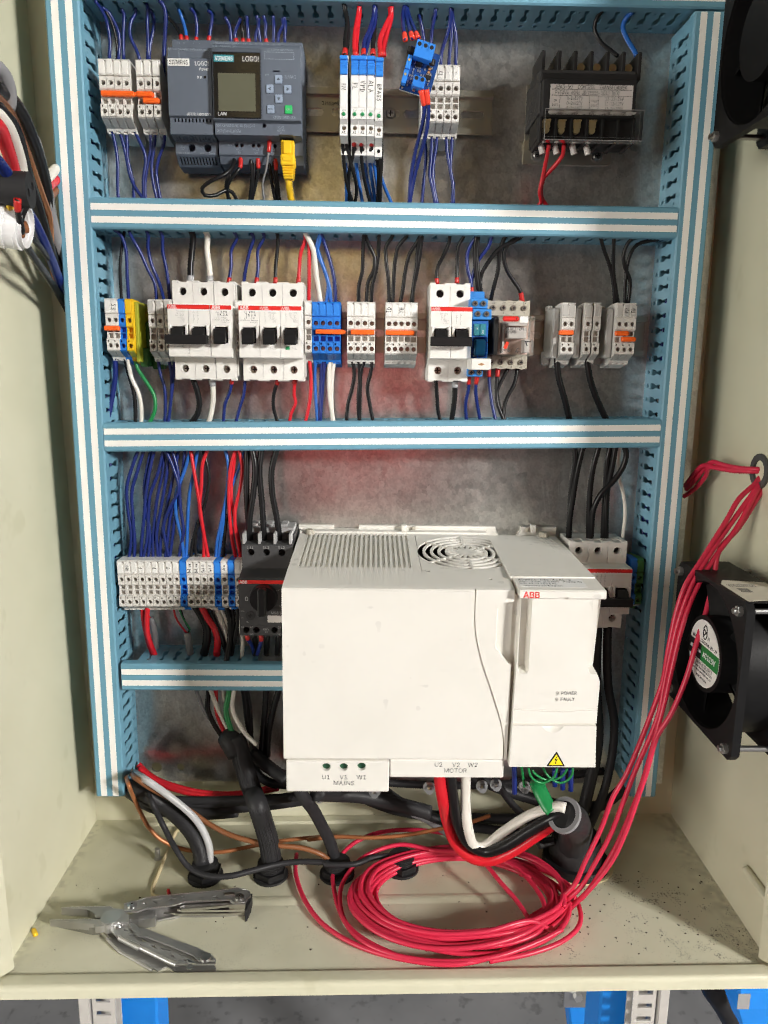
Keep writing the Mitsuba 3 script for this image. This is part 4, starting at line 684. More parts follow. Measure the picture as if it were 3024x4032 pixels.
# ventilation ribs on the top
for i in range(22):
    a = -58.6 + i * 4.25; m -= ex([(a, 0), (a + 2.1, 0), (a + 2.1, 12), (a, 12)], 'y', -112, -18).transform(np.array([[1, 0, 0, 0], [0, 1, 0, 0], [0, .0585, 1, -158.1]], float))
fc = (82.4, -68.); ring = []
for r0, r1 in ((18.5, 22.5), (25, 29), (31.5, 35.5), (38, 42.5)):
    ring.append(Point(0, 0).buffer(r1, 20).difference(Point(0, 0).buffer(r0, 20)))
for i in range(16):
    a = i * math.pi / 8; ring.append(Polygon([(9 * math.cos(a - .08), 9 * math.sin(a - .08)), (16 * math.cos(a - .1), 16 * math.sin(a - .1)), (16 * math.cos(a + .1), 16 * math.sin(a + .1)), (9 * math.cos(a + .08), 9 * math.sin(a + .08))]))
spk = unary_union([xp for xp in [Polygon([(-.9, 15), (.9, 15), (.9, 45), (-.9, 45)])]])
from shapely import affinity
holes = unary_union(ring).difference(unary_union([affinity.rotate(spk, a, origin=(0, 0)) for a in (0, 52, 128, 180, 232, 308)]))
holes = affinity.translate(affinity.scale(holes, 1, 1.09, origin=(0, 0)), *fc)
SHR = np.array([[1, 0, 0, 0], [0, 1, 0, 0], [0, .0585, 1, .0585 * 68]], float)
m -= cyl((fc[0], fc[1], -215), (fc[0], fc[1], -162.4), 46.5, n=40).transform(SHR)
m -= ex(holes, 'z', -175, -150)
for (a, b, w_, h_) in ((44, -122, 3, 3), (92, -139, 2.4, 3.4), (116, -139, 2.4, 3.4)): m -= bx(a, a + w_, b, b + h_, -168, -155)
m -= bx(40.2, 40.7, -124, -18, -163.9, -150)
obj('housing', m, 'vfd', t, False)
obj('fan_well', [cyl((fc[0], fc[1], -214), (fc[0], fc[1], -213), 46.4, n=40), cyl((fc[0], fc[1], -213), (fc[0], fc[1], -164), 46.45, n=40).transform(SHR) - cyl((fc[0], fc[1], -220), (fc[0], fc[1], -160), 45.9, n=40)], 'well_shade', t); obj('fan_hub', cyl((fc[0], fc[1], -172.5), (fc[0], fc[1], -167), 8.5, n=24), 'mcbdark', t)  # near-black lining puts the shade inside the grille into the colour
for i in range(7):
    a = i * .9; obj('fan_blade', xf(bx(9, 40, -6, 6, -186, -185.2), rotm('z', math.degrees(a)), (fc[0], fc[1], 0)), 'dark', t, False)
rear = sbox(-68.5, -300, 175, -151.6).difference(unary_union([sbox(-35.5, -155, -12, -150), sbox(117.5, -155, 141, -150)]))
rear = rear.difference(unary_union([Point(-23.7, -151.5).buffer(12, 16), Point(129.3, -151.5).buffer(12, 16)]))
obj('rear_flange', ex(rear, 'y', -5, -.3), 'vfd', t, False)
obj('latch', [bx(28, 33, -13, -6, -155.6, -149.5, .6), bx(150, 154.5, -12, -5, -156, -148.5, .6)], 'vfd', t, False)
obj('hanging_slot', [bx(38, 41.5, -8, -5, -154.6, -152, .2), bx(146, 148, -8, -5.05, -156, -152, .2)], 'sock', t, False)
def key_hole(cx_, cy_): return [cyl((cx_, cy_, -157.6), (cx_, cy_, -153.5), 4.6, 3.6, 18), bx(cx_ - 2.4, cx_ + 2.4, cy_ + 2, cy_ + 7, -157, -154, .5)]
obj('hanging_lug', key_hole(-57.5, -16), 'sock', t); obj('hanging_lug', key_hole(160, -18), 'sock', t)
obj('mains_cover', bx(-64.8, 16.0, -D - 1.0, -120, -333.2, -306.6, 1.0) - cyl((-33.3, -175, -311.8), (-33.3, -140, -311.8), 3.4, n=22) - cyl((-19.7, -175, -311.7), (-19.7, -140, -311.7), 3.4, n=22) - cyl((-5.7, -175, -311.2), (-5.7, -140, -311.2), 3.4, n=22), 'vfd', t, False)
for a in (-33.3, -19.7, -5.7): obj('terminal_hole', cyl((a, -154, -311.6), (a, -157.5, -311.6), 3.3, n=18), 'holegreen', t)
obj('motor_cover', bx(16.4, 106.3, -D + 1.0, -118, -321.6, -306.4, .8), 'vfd', t, False)
obj('lower_chassis', [bx(-60, 170, -80, -6, -322, -309), bx(-58, 105, -116, -80, -330, -308)], 'steeld', t, False)
obj('lettering', [txt(a, 3.6, (b, -D - 1.0, -320.2)) for a, b in (('U1', -33.5), ('V1', -19.8), ('W1', -5.8))] + [txt('MAINS', 3.6, (-19.4, -D - 1.0, -325.3)), txt('MOTOR', 3.6, (68.2, -D + 1.0, -315.2))] + [txt(a, 3.6, (b, -D + 1.0, -310.3)) for a, b in (('U2', 54.7), ('V2', 68.5), ('W2', 81.7))], 'vfdtxt', t, False)
# control panel module on the right
mod = [(-2, -160), (-128, -162.8), (-D - 6, -164.5), (-D - 7.5, -165.6), (-D - 7.5, -170.4), (-D - 6, -171.4), (-D - 3, -171.6), (-D - 3, -262), (-D - 4, -272), (-D - 1, -273.4), (-D - 4, -274.4), (-D - 4, -309), (-D - 3, -310), (-30, -309), (-2, -300)]
out = Polygon([(110.6, -160), (174.8, -160), (175.0, -171), (172.6, -229), (176.2, -238), (176.0, -256), (175.6, -273.5), (177.2, -309), (109.6, -309.3), (110.6, -273), (111.2, -240), (112.6, -171), (110.6, -170)])
mm = ex(mod[::-1], 'x', 105, 180) ^ ex(list(out.exterior.coords)[:-1] if out.exterior.is_ccw else list(out.exterior.coords)[:-1][::-1], 'y', -200, 0)
for a0, a1, b0, b1 in ((113.6, 119.2, 121.4, 112.4), (173.6, 168.6, 166.2, 182)):
    mm -= m3.Manifold.hull(ex([(min(a0, a1), -171.7), (max(a0, a1), -171.7), (max(a0, a1), -229), (min(a0, a1), -229)][::-1], 'y', -D + 5, -D + 6) + ex([(min(b0, b1), -171.7), (max(b0, b1), -171.7), (max(b0, b1), -230), (max(b0, b1) - 2, -232.6), (min(b0, b1) + 2, -232.6), (min(b0, b1), -230)][::-1], 'y', -D - 6, -D - 5))
mm -= bx(140, 147, -175, -D - 4.5, -172.5, -169.6)
mm -= cyl((143.9, -175, -247.6), (143.9, -D - 1, -247.6), 1.45, n=16); mm -= cyl((143.7, -175, -252.7), (143.7, -D - 1, -252.7), 1.45, n=16)
mm -= bx(110, 178, -175, -D - 3.2, -273.8, -273.0)
pk = ball((142, -D - 10.6, -270.5), 11.5, 40); mm -= pk ^ bx(100, 180, -200, 0, -290, -274.6)
curve = [(105, -258.0)] + [(110 + 66 * i / 20, -260.6 - 1.6 * math.sin(math.pi * i / 20)) for i in range(21)] + [(180, -258.0), (180, -258.7)] + [(176 - 66 * i / 20, -261.3 - 1.6 * math.sin(math.pi * i / 20)) for i in range(21)] + [(105, -258.7)]
mm -= ex(curve[::-1], 'y', -175, -D - 2.2)
obj('control_module', mm, 'vfd', t, False)
for z_ in (-247.6, -252.7): obj('indicator', ball((143.8, -D - 1.6, z_), 1.2, 14), 'mcbdark', t)
obj('lettering', [txt('POWER', 2.5, (146.8, -D - 3, -247.6), align='l', bold=True), txt('FAULT', 2.5, (146.8, -D - 3, -252.7), align='l', bold=True)], 'vfdtxt', t, False)
obj('logo', txt('ABB', 4.6, (113.0, -D - 7.5, -168.0), align='l', bold=True, wide=1.0), 'red', t, False)
tri = [(145.9, -301.5), (152.2, -307.6 - 4.8 + 4.8), (139.7, -307.6)]
hz = obj('hazard_sign', ex(Polygon([(145.9, -296.6), (152.4, -307.7), (139.4, -307.7)]).buffer(.5, 3), 'y', -D - 4.25, -D - 3.9), 'dark', t, False, 'yellow triangular high voltage warning sign')
obj('yellow_field', ex(Polygon([(145.9, -297.9), (151.4, -307.1), (140.4, -307.1)]), 'y', -D - 4.4, -D - 4.2), 'hazard', hz, False)
obj('bolt_symbol', ex(Polygon([(146.2, -299.6), (144.5, -303.2), (146.0, -302.9), (145.3, -304.9), (144.8, -304.7), (145.6, -306.3), (146.3, -304.8), (145.8, -304.9), (147.0, -301.9), (145.5, -302.2), (146.7, -299.6)]).buffer(0), 'y', -D - 4.55, -D - 4.35), 'dark', hz, False)
def topz(y): return -157.4 + (y + 14) * .0585
lb = obj('rating_label', [xf(bx(0, 50.5, -19.5, 0, -.08, .08), rotm('x', 2.56), (112.4, -140.2, -163.22))], 'label', t, False)
TP = ((1, 0, 0), (0, .999, .0447))
obj('lettering', [txt('ACS310-03E-34A1-2', 2.7, (133.5, -143.4, -163.28), TP, depth=.15), txt('PN 7.5 kW (10 HP)', 2.5, (128.5, -147.8, -163.5), TP, depth=.15), txt('S/N 41997E0161', 2.5, (127, -152.2, -163.72), TP, depth=.15), txt('Frame R4', 2.4, (154.5, -147.8, -163.5), TP, depth=.15)] + [bx(115 + q * .82, 115.15 + q * .82 + .22 * (q * 7 % 3), -158.4, -155.6, -164.3, -163.85) for q in range(36)], 'ink', t, False)
for i in range(4): obj('cooling_rib', ex([(163.5 - i * 3.0 + .0, -12), (165.0 - i * 3.0, -12), (174.2 - i * 3.2, -104), (172.4 - i * 3.2, -104)][::-1], 'z', -159.5, -158.0).transform(np.array([[1, 0, 0, 0], [0, 1, 0, 0], [0, .04, 1, 0.9]], float)), 'vfd', t, False)
obj('top_right', ex([(108.5, -14), (108.5, -138), (174.6, -138), (171.5, -14)], 'z', -172, -160.0).transform(np.array([[1, 0, 0, 0], [0, 1, 0, 0], [0, .032, 1, 2.2]], float)), 'vfd', t, False)
obj('side_body', bx(108.6, 172, -150, -5.2, -300, -173), 'vfd', t, False)
# ------------------------------------------------------------------ grounding bar under the drive
t = thing('ground_bar', 'grey perforated ground bar with bolts under the white drive', 'ground bar')
obj('bar', bx(-62, 150, -86, -82, -345, -330, .5), 'steeld', t, False)
for q in [(-43.8,-90,-382.3),(5.4,-90,-377.4),(54.1,-90,-373.2),(101.4,-90,-371.6),(113.9,-90,-369.9),(139.6,-90,-371.8)]:
    b = obj('bolt', [cyl((q[0], -86, q[2]), (q[0], -92, q[2]), 4.2, n=6), cyl((q[0], -86, q[2]), (q[0], -87.4, q[2]), 5.4, n=18), cyl((q[0], -92, q[2]), (q[0], -95, q[2]), 2.4, n=12)], 'chrome', t, 25)
# ------------------------------------------------------------------ axial fans on the right wall
def fan(label, c, hubmat, blades_front, sticker):
    t = thing('axial_fan', label, 'fan')
    xF, xB = c[0], c[0] + 39.; h = 59.
    sq = Polygon([(-h + 5, -h), (h - 5, -h), (h, -h + 5), (h, h - 5), (h - 5, h), (-h + 5, h), (-h, h - 5), (-h, -h + 5)])
    scr = [(a * 51.5, b * 51.5) for a in (-1, 1) for b in (-1, 1)]
    for a, b in scr: sq = sq.difference(Point(a, b).buffer(2.0, 8))
    fl = sq.difference(Point(0, 0).buffer(56, 32))
    for nm, a, b in (('front_flange', xF, xF + 6), ('rear_flange', xB - 6, xB)):
        obj(nm, xf(ex(fl, 'x', a, b), None, (0, c[1], c[2])), 'fan', t, False)
    obj('barrel', xf(ex(Point(0, 0).buffer(58, 32).difference(Point(0, 0).buffer(55.5, 32)), 'x', xF + 2, xB - 2), None, (0, c[1], c[2])), 'fan', t, 30)
    obj('hub', xf([ex(list(Point(0, 0).buffer(29.5, 24).exterior.coords)[:-1][::-1], 'x', xF + 1, xB - 4)], None, (0, c[1], c[2])), 'fan', t, 30)
    for i in range(5):
        a0 = i * 2 * math.pi / 5 + .3; V, F, n = [], [], 8
        for j in range(n + 1):
            r = 28 + 26 * j / n
            for k_ in range(5):
                a = a0 + (k_ / 4 - .5) * .95; V.append((xF + 9 + 20 * k_ / 4, r * math.cos(a), r * math.sin(a)))
        V = np.array(V); F = [(j * 5 + k_, (j + 1) * 5 + k_, (j + 1) * 5 + k_ + 1, j * 5 + k_ + 1) for j in range(n) for k_ in range(4)]
        F = np.array(F); F = np.vstack([F[:, [0, 1, 2]], F[:, [0, 2, 3]]]); V2 = V + np.array([1.2, 0, 0])
        obj('blade', ((np.vstack([V, V2]) + np.array([0, c[1], c[2]])), np.vstack([F, F[:, ::-1] + len(V)])), 'fan', t, True)
    for i in range(4):
        a = i * math.pi / 2 + .6; p_ = np.array([[0, 26 * math.cos(a), 26 * math.sin(a)], [0, 57 * math.cos(a), 57 * math.sin(a)]]) + np.array([xB - 3, c[1], c[2]])
        obj('strut', tube(p_, 2.2, 8, False), 'fan', t, False)
    for a, b in scr:
        q = obj('mounting_bolt', cyl((xF - 6, c[1] + a, c[2] + b), (314 - .018 * c[2], c[1] + a, c[2] + b), 2.2, n=12), 'steeld', t); obj('nut', cyl((xF - 3.5, c[1] + a, c[2] + b), (xF, c[1] + a, c[2] + b), 3.8, n=6), 'zinc', q, 25)
    return t, xF
t, xF = fan('black axial fan with round sticker, mounted low on the right wall', (256., -157., -217.), None, False, True)
def onl(u, v, d=0): return (xF + .6 - d, -157 - u, -217 + v)                # hub sticker frame: u towards the viewer, v up
hs = obj('hub_sticker', cyl((xF + 1, -157, -217), (xF + .6, -157, -217), 26, n=48), 'fanlabel', t)
clipc = Point(0, 0).buffer(26, 40)
def hubpoly(x0, x1, z0, z1, d0, d1):
    g = sbox(x0, z0, x1, z1).intersection(clipc); return xf(ex([(-a, b) for a, b in list(g.exterior.coords)[:-1]], 'x', xF + .6 - d1, xF + .6 - d0), None, (0, -157, -217)) if True else None
obj('black_band', hubpoly(-27, -4, -7, 6, 0, .15), 'black', hs, False); obj('green_band', hubpoly(-4, 27, -7, 6, 0, .15), 'fangreen', hs, False)
obj('lettering', [txt('AXIAL FAN', 2.6, onl(-14.5, -.5, .15), LEFTF, bold=True), txt('AC115V', 4.4, onl(9.8, -.5, .15), LEFTF, bold=True, wide=.9)], 'inkw', hs, False)
obj('lettering', [txt('MODEL: 12038HA-BT-7P', 2.5, onl(0, 8.6), LEFTF, bold=True), txt('50/60Hz 0.28A 24W', 1.8, onl(1, -9.6), LEFTF), txt('JIU LONG TELECOMMUNICATION', 1.5, onl(0, -13), LEFTF, bold=True), txt('ELECTRICAL MACHINERY CO.,LTD', 1.4, onl(0, -16), LEFTF, bold=True), txt('MADE IN CHINA', 1.7, onl(0, -20), LEFTF, bold=True)] + [tube([onl(a, b, .1) for a, b in ((-16, -8.2), (16, -8.2), (16, -11.1), (-16, -11.1), (-16, -8.2))], .15, 5, False), tube([onl(3.2 * math.cos(a), 17 + 5.5 * math.sin(a), .1) for a in np.linspace(0, 6.28, 18)], .5, 5, False), tube([onl(-2.4, 19, .1), onl(2, 16.5, .1), onl(-2, 14, .1), onl(2.4, 18, .1)], .5, 5, False), txt('(R)', 2.0, onl(6.5, 14), LEFTF)], 'ink', hs, False)
sq_ = [(287.1,-100,-176.8),(310.3,-100,-175.6),(326.8,-100,-192.1),(309.9,-100,-193.7)]
tp = obj('top_sticker', [xf(ex(Polygon([(1, -52), (33, -47), (34, -8), (6, -3), (1, -12)]).buffer(1.2, 4), 'z', 0, .25), None, (xF + 3, -157, -217 + 59.05))], 'sock', t, False, 'worn paper sticker on top of the fan')
obj('barcode', [bx(xF + 9 + q * .9, xF + 9.5 + q * .9, -190, -180, -157.75, -157.6) for q in range(9)] + [bx(xF + 6, xF + 26, -176 + q * 2.4, -175.2 + q * 2.4, -157.75, -157.6) for q in range(3)], 'rubber', tp, False)
obj('top_plate', bx(xF + 2, xF + 37, -212, -102, -158.9, -158.0, .3), 'fan', t, False)
fan('large black axial fan at the top right corner, partly cut by the photo edge', (254., -153., 219.), None, True, False)
# grommet where the red cables leave the right wall
g = [(314,-107.4,-81.9)][0]
t = thing('grommet', 'grey rubber grommet in the right wall that red cables pass through', 'grommet')
obj('ring', xf(ex(Point(0, 0).buffer(14, 24).difference(Point(0, 0).buffer(9, 24)), 'x', -5, 2), None, (g[0], g[1], g[2])), 'rubber', t, 30); obj('collar', xf(ex(Point(0, 0).buffer(16.5, 24).difference(Point(0, 0).buffer(13, 24)), 'x', -1.5, 1), None, (g[0], g[1], g[2])), 'wgrey', t, 30)

# ------------------------------------------------------------------ wiring, one tube per conductor
B_, K_, R_, W_, LB = 'wblue', 'wblack', 'wred', 'wwhite', 'wlblue'
# upper row, from the top duct down
wire(B_, 1.35, 'blue wire from the top duct to the second block of the upper left set', [(-219.9,-44,273.8),(-219.1,-43,271.8),(-217.8,-40,270.1),(-215.7,-35,265.3),(-214.7,-32,258.1),(-214.2,-31,248.4),(-215.9,-30,237.1),(-216.6,-28,235.3)])
wire(K_, 1.0, 'thin black wire crossing between blue wires at upper left', [(-215.4,-36,270.3),(-212.1,-33,264.2),(-210,-31,255.5),(-209.2,-30,247.4),(-210,-29,237.6),(-210.4,-28,235.4)])
wire(B_, 1.35, 'blue wire behind the black one, to the third block of the upper left set', [(-216.6,-38,271),(-213.1,-34,269.2),(-210,-32,263.6),(-207.1,-31,256.6),(-206.8,-30,247.4),(-208.4,-30,237.3),(-209.2,-28,235.4)])
wire(B_, 1.35, 'straight blue wire to the fourth block of the upper left set', [(-203.2,-34,271.9),(-201.9,-32,269.8),(-202.4,-31,264.7),(-203.1,-31,255.7),(-203.8,-31,244.6),(-204.1,-30,237.4),(-204.8,-28,235.5)])
wire(B_, 1.35, 'blue wire bowed to the left above the three-block set', [(-192.3,-32,273.4),(-193.3,-29,271.1),(-196.3,-31,264.8),(-198.1,-31,257.3),(-197,-31,250.8),(-193.8,-30,244.1),(-191.6,-30,237.6),(-191.8,-28,235.8)])
wire(B_, 1.35, 'left one of two blue wires to the middle of the three-block set', [(-181.8,-38,274.1),(-182.2,-33,272.7),(-183.7,-31,265),(-183.8,-31,255),(-184.1,-31,245),(-185,-30,237.7),(-185.7,-28,235.9)])
wire(B_, 1.35, 'right one of two blue wires to the middle of the three-block set', [(-180.3,-33,272.2),(-179.7,-29,269.9),(-178.8,-29,264.4),(-180,-30,256.5),(-182.5,-30,247.9),(-183.7,-30,237.7),(-184.4,-28,235.9)])
wire(B_, 1.6, 'long blue wire hanging down beside the grey power supply', [(-169.9,-46,273.9),(-168.3,-44,272.8),(-166.6,-42,268.8),(-166.8,-40,261.8),(-168.3,-38,252.7),(-169.7,-36,243.4),(-171.5,-34,231),(-172.6,-30,226.9),(-174.4,-24,215.1)])
wire(K_, 1.4, 'black wire curving to the left input of the power supply', [(-168.4,-34,270.6),(-167.1,-30,268.2),(-162.4,-31,263.2),(-158.5,-32,257.6),(-156.7,-33,252.8),(-156.6,-33,249.8)], 'e')
wire(LB, 1.4, 'light blue wire to the second input of the power supply', [(-157.5,-36,271.9),(-156.4,-33,269.2),(-154.5,-32,263.2),(-153.1,-32,257.2),(-152.1,-33,249.9)], 'e')
for i, q in enumerate(([(-146.8,-40,270.9),(-144.5,-36,268.7),(-143.6,-34,260.7),(-144.6,-34,249.1)], [(-133,-40,269.5),(-131,-36,268.5),(-132.3,-34,261),(-134.9,-34,249)])):
    wire(B_, 1.35, ('left', 'right')[i] + ' blue wire to the output of the power supply', q, 'e')
PLC = ([(-120.6,-38,266.2),(-118.1,-36,262.7),(-117,-34,258.2),(-117.1,-33,248.7)], [(-108,-38,265.6),(-111.6,-35,260.5),(-113.6,-34,255.6),(-112.2,-33,249.3)], [(-103.1,-38,267.4),(-103.3,-35,261.6),(-102.8,-34,255.8),(-102.8,-33,249)], [(-95.4,-38,267.6),(-94.2,-35,261.8),(-96.7,-34,255.9),(-97.2,-33,249.1)], [(-93.3,-38,265.9),(-94.8,-35,261.7),(-94.1,-34,255.9),(-93.1,-33,249.2)], [(-90.1,-38,267.7),(-88.6,-35,262.7),(-89.2,-34,256),(-88.4,-33,249.3)], [(-82.3,-38,267.8),(-82.3,-35,262),(-82.5,-34,256.2),(-83.1,-33,249.4)], [(-75.1,-38,266.2),(-75,-35,262.1),(-78.6,-34,256.2),(-79.4,-33,249.5)], [(-73.6,-38,267.1),(-73,-35,262.2),(-73.5,-34,256.3),(-73.9,-33,249.6)])
for i, q in enumerate(PLC): wire(B_, 1.35, ORD[i] + ' of nine blue wires from left entering the top of the controller', q, 'e' if i in (1, 2, 5) else '')
wire(K_, 1.3, 'black wire entering the top of the controller among blue ones', [(-107.5,-38,266.5),(-107.8,-34,261.9),(-107.3,-33,256.1),(-107.3,-33,249.4)], 'e')
wire(K_, 1.7, 'front black wire of the pair to the relay marked IN', [(-26.1,-44,274.9),(-24.8,-43,269.3),(-23.2,-46,261.2),(-24.3,-54,247.7),(-24.4,-60,232.9)], 'e'); wire(K_, 1.5, 'rear black wire of the pair to the relay marked IN', [(-25.2,-40,274),(-23.2,-42,264.5),(-22.4,-50,250.9),(-23.2,-54,237.3),(-23.3,-56,233.9)])
wire(R_, 1.7, 'red wire to the relay marked FL', [(-13.9,-44,273.5),(-14.5,-43,269.5),(-16.9,-50,252.8),(-17.1,-58,237.7),(-16,-60,232.6)], 'e'); wire(R_, 1.4, 'thinner red wire behind the one to the relay marked FL', [(-13.2,-40,274.2),(-13.6,-42,267.3),(-15.2,-50,249.3),(-15,-56,235.8),(-15.2,-57,233.3)])
wire(B_, 1.6, 'blue wire sweeping left to the middle slim relay', [(-2,-44,274.5),(-2.6,-43,268),(-5.7,-50,254.7),(-9.6,-57,243.3),(-9.9,-60,232.7)], 'e'); wire(B_, 1.5, 'second blue wire twisting to the middle slim relay', [(-1.1,-42,274.5),(-1.4,-44,262.4),(-6,-54,246.3),(-8.3,-59,234.9),(-8.9,-60,232.3)])
wire(K_, 1.7, 'black wire hidden behind blue ones to the relay marked ALA', [(-1.6,-38,274.4),(-1.6,-42,261.4),(-2.7,-54,244.6),(-2.8,-60,232.9)], 'e')
wire(R_, 1.8, 'red wire with bright front strand to the rightmost slim relay', [(11.4,-44,273.9),(11,-43,269.1),(6.8,-48,258.4),(2.5,-56,244.8),(3.4,-60,232.6)], 'e'); wire('wred', 2.2, 'thick dark red wire behind, to the rightmost slim relay', [(10.5,-40,274.7),(11.1,-40,268.6),(8.3,-45,255.2),(5.5,-50,241),(5.6,-52,235.5)])
for i, q in enumerate(([(21.7,-44,275),(20.6,-44,269.8),(20.5,-55,256.7),(22,-66,241.9)], [(22.7,-44,275),(22.9,-45,268.6),(25,-56,254.7),(27.6,-66,243.2)], [(23.5,-42,275.4),(25,-45,267.7),(29,-56,253.9),(31.7,-66,243.5)])):
    wire(B_, 1.5, ORD[i] + ' of three blue wires from left holding the top of the circuit board', q, 'e', ring='ferruleo', fl=9)
wire(B_, 1.4, 'thin blue wire passing behind the circuit board at right', [(33.1,-36,271.5),(35.7,-36,263.6),(38.1,-33,254.1),(39.4,-32,246.4)]); wire(B_, 1.4, 'blue wire passing down beside the upper corner of the circuit board', [(46.2,-42,273.7),(46,-40,270.1),(44.4,-36,262.9),(43.7,-33,250.6),(43.2,-32,244.7)])
wire(B_, 1.5, 'left blue wire of the fan of three above the pencil marked blocks', [(58.3,-42,274.8),(58.4,-38,268.5),(56.6,-34,258.6),(52.8,-31,247),(52.1,-29,236.4)]); wire(B_, 1.5, 'middle blue wire of the fan of three above the pencil marked blocks', [(59,-40,274.8),(59.3,-36,268.5),(60.1,-33,257.2),(59.3,-31,246.3),(58.8,-29,236.5)]); wire(B_, 1.5, 'right blue wire of the fan of three above the pencil marked blocks', [(59.5,-40,274.8),(60.6,-36,268.5),(63.9,-33,257.3),(64.4,-31,247.3),(64.3,-29,236.6)])
wire(K_, 1.6, 'thin black wire from the top duct to the transformer', [(179.8,-38,276.7),(177.3,-32,274.1),(175.9,-30,267.3),(180.9,-32,256.5),(189,-40,246.2),(192.2,-44,241.7)]); wire(LB, 1.9, 'blue wire from the top duct to the right terminal of the transformer', [(203.3,-38,275.9),(200.3,-33,273.5),(198.3,-32,267.6),(202.5,-36,255.4),(206.3,-42,245.8),(207,-45,241.6)])
# upper row, from the devices down into the duct
for i, q in enumerate(([(-218.7,-29,186.7),(-217.3,-29,183.8),(-215.1,-28,173.5),(-214.2,-27,159.6),(-215.4,-26,143),(-215.9,-25,129.9)], [(-211.9,-29,186.4),(-209,-28,176),(-206.5,-27,162.1),(-205.5,-26,152.8),(-201.3,-26,140.9),(-193.7,-25,130.3)], [(-205.3,-29,186.9),(-205.3,-28,174.9),(-205.9,-27,163.3),(-204.4,-26,154),(-202.5,-25,143.5),(-203.2,-24,130.3)], [(-199.9,-29,187),(-195.4,-29,177.1),(-191.2,-28,166.8),(-190.9,-27,160),(-193.2,-27,149.2),(-194.6,-25,130.3)])):
    wire(B_, 1.4, ORD[i] + ' blue wire from left coming out below the four-block set at upper left', q, 's' if i in (0, 2) else '', fl=3)
for i, q in enumerate(([(-185.8,-29,186.9),(-185.9,-28,171.7),(-189.7,-27,157.6),(-192.5,-26,143.4),(-193.1,-25,130.3)], [(-180.8,-29,187),(-183.2,-28,171.7),(-186.2,-27,157.7),(-185.6,-26,143.5),(-183.1,-25,130.5)], [(-173.7,-29,186.5),(-174.8,-28,175.4),(-180.3,-27,162.5),(-182.8,-26,153.2),(-180.5,-25,130.5)])):
    wire(B_, 1.4, ORD[i] + ' blue wire from left coming out below the three-block set', q, 's' if i == 2 else '', fl=3)
wire(K_, 1.5, 'black wire making a wide loop to the left under the controller', [(-115.6,-38,160.8),(-116.3,-42,154.6),(-121.2,-46,148),(-132.9,-48,141.8),(-140.9,-46,136.5),(-139.9,-42,132.1),(-131.2,-38,133.1),(-123.7,-34,137.9),(-118.9,-30,136.8),(-115.7,-26,130.4)]); wire(K_, 1.4, 'black wire hanging beside the loop under the controller', [(-115.1,-36,161),(-118.6,-38,151.8),(-122.7,-36,143.6),(-123.6,-32,136.8),(-121,-28,130)])
wire(K_, 1.4, 'black wire with red sleeve curling left under the controller', [(-110.7,-36,162.3),(-110.7,-38,155.7),(-114.3,-40,149.5),(-119.8,-38,144.2),(-122.5,-34,138.4),(-122.5,-28,129.9)], 's', fl=9)
for i, q in enumerate(([(-102.1,-36,161.5),(-102.2,-33,147.5),(-105.5,-27,130.4)], [(-100,-34,161.5),(-101,-32,147.7),(-104.1,-26,130.6)], [(-96.4,-36,162.5),(-96.9,-34,152.1),(-100.2,-30,141.5),(-103.9,-26,130.6)])): wire(K_, 1.4, ORD[i] + ' black wire from left of the three under the second controller output', q, 's' if i == 2 else '', fl=9)
wire('wgrey', .8, 'thin bare silvery strand with a red sleeve, under the third controller output', [(-85.9,-42,174.7),(-86.6,-43,167),(-89.5,-38,154.2),(-93.5,-32,144),(-93,-26,130.8)], 's', fl=10, fr=1.7, name='bare_strand')
for i, q in enumerate(([(-87.4,-34,161.7),(-86.5,-32,148.9),(-83.8,-26,131)], [(-84.2,-35,162),(-83.3,-32,149),(-81.4,-26,131)], [(-82.2,-36,162.7),(-81.9,-33,152.6),(-80,-26,131)])): wire(K_, 1.4, ORD[i] + ' black wire from left of the three beside the yellow network cable', q, 's' if i == 2 else '', fl=9)
RB = ([(-26.7,-60,174.7),(-25.4,-52,159.1),(-23.2,-40,143.2),(-18.4,-28,130.4)], [(-24.4,-60,174.3),(-20.7,-52,159.2),(-16.2,-40,146.2),(-15.3,-32,139.3),(-16.9,-26,130.8)], [(-16.9,-62,176.2),(-17.3,-56,164.7),(-21.7,-42,149.4),(-21.4,-26,130.7)], [(-11.3,-62,176.3),(-11.1,-52,160.3),(-8.7,-40,146.3),(-4,-26,131)], [(-4.2,-62,176.4),(-2.5,-55,166.1),(1.7,-46,159.2),(2.9,-38,148.8),(2,-26,131.1)], [(1.8,-60,174.8),(3.9,-50,160.1),(2.9,-40,148.4),(2.2,-27,130.9)], [(4.6,-60,174.8),(5.1,-50,160.1),(4.4,-40,143.7),(4.4,-27,131)])
for i, q in enumerate(RB): wire(K_, 1.4, ORD[i] + ' black wire from left in the bunch below the slim relays', q, 's' if i in (2, 3, 4) else '', fl=10)
for i, q in enumerate(([(-24.9,-40,167.6),(-24,-32,149.7),(-23.9,-24,131.1)], [(-17.1,-40,167.8),(-14.2,-32,149.9),(-10.3,-24,131.3)], [(-9.8,-40,167.9),(-7,-32,150),(-1.8,-24,131.4)], [(-5.5,-40,168),(-3.2,-34,151.5),(0.6,-24,131.5)], [(-2.1,-40,167.1),(0,-34,154.4),(3.7,-24,131.5)], [(0.7,-38,163.9),(6.5,-32,146.4),(14.1,-24,131.7)])): wire(LB, 1.4, ORD[i] + ' light blue wire from left behind the black bunch below the slim relays', q)
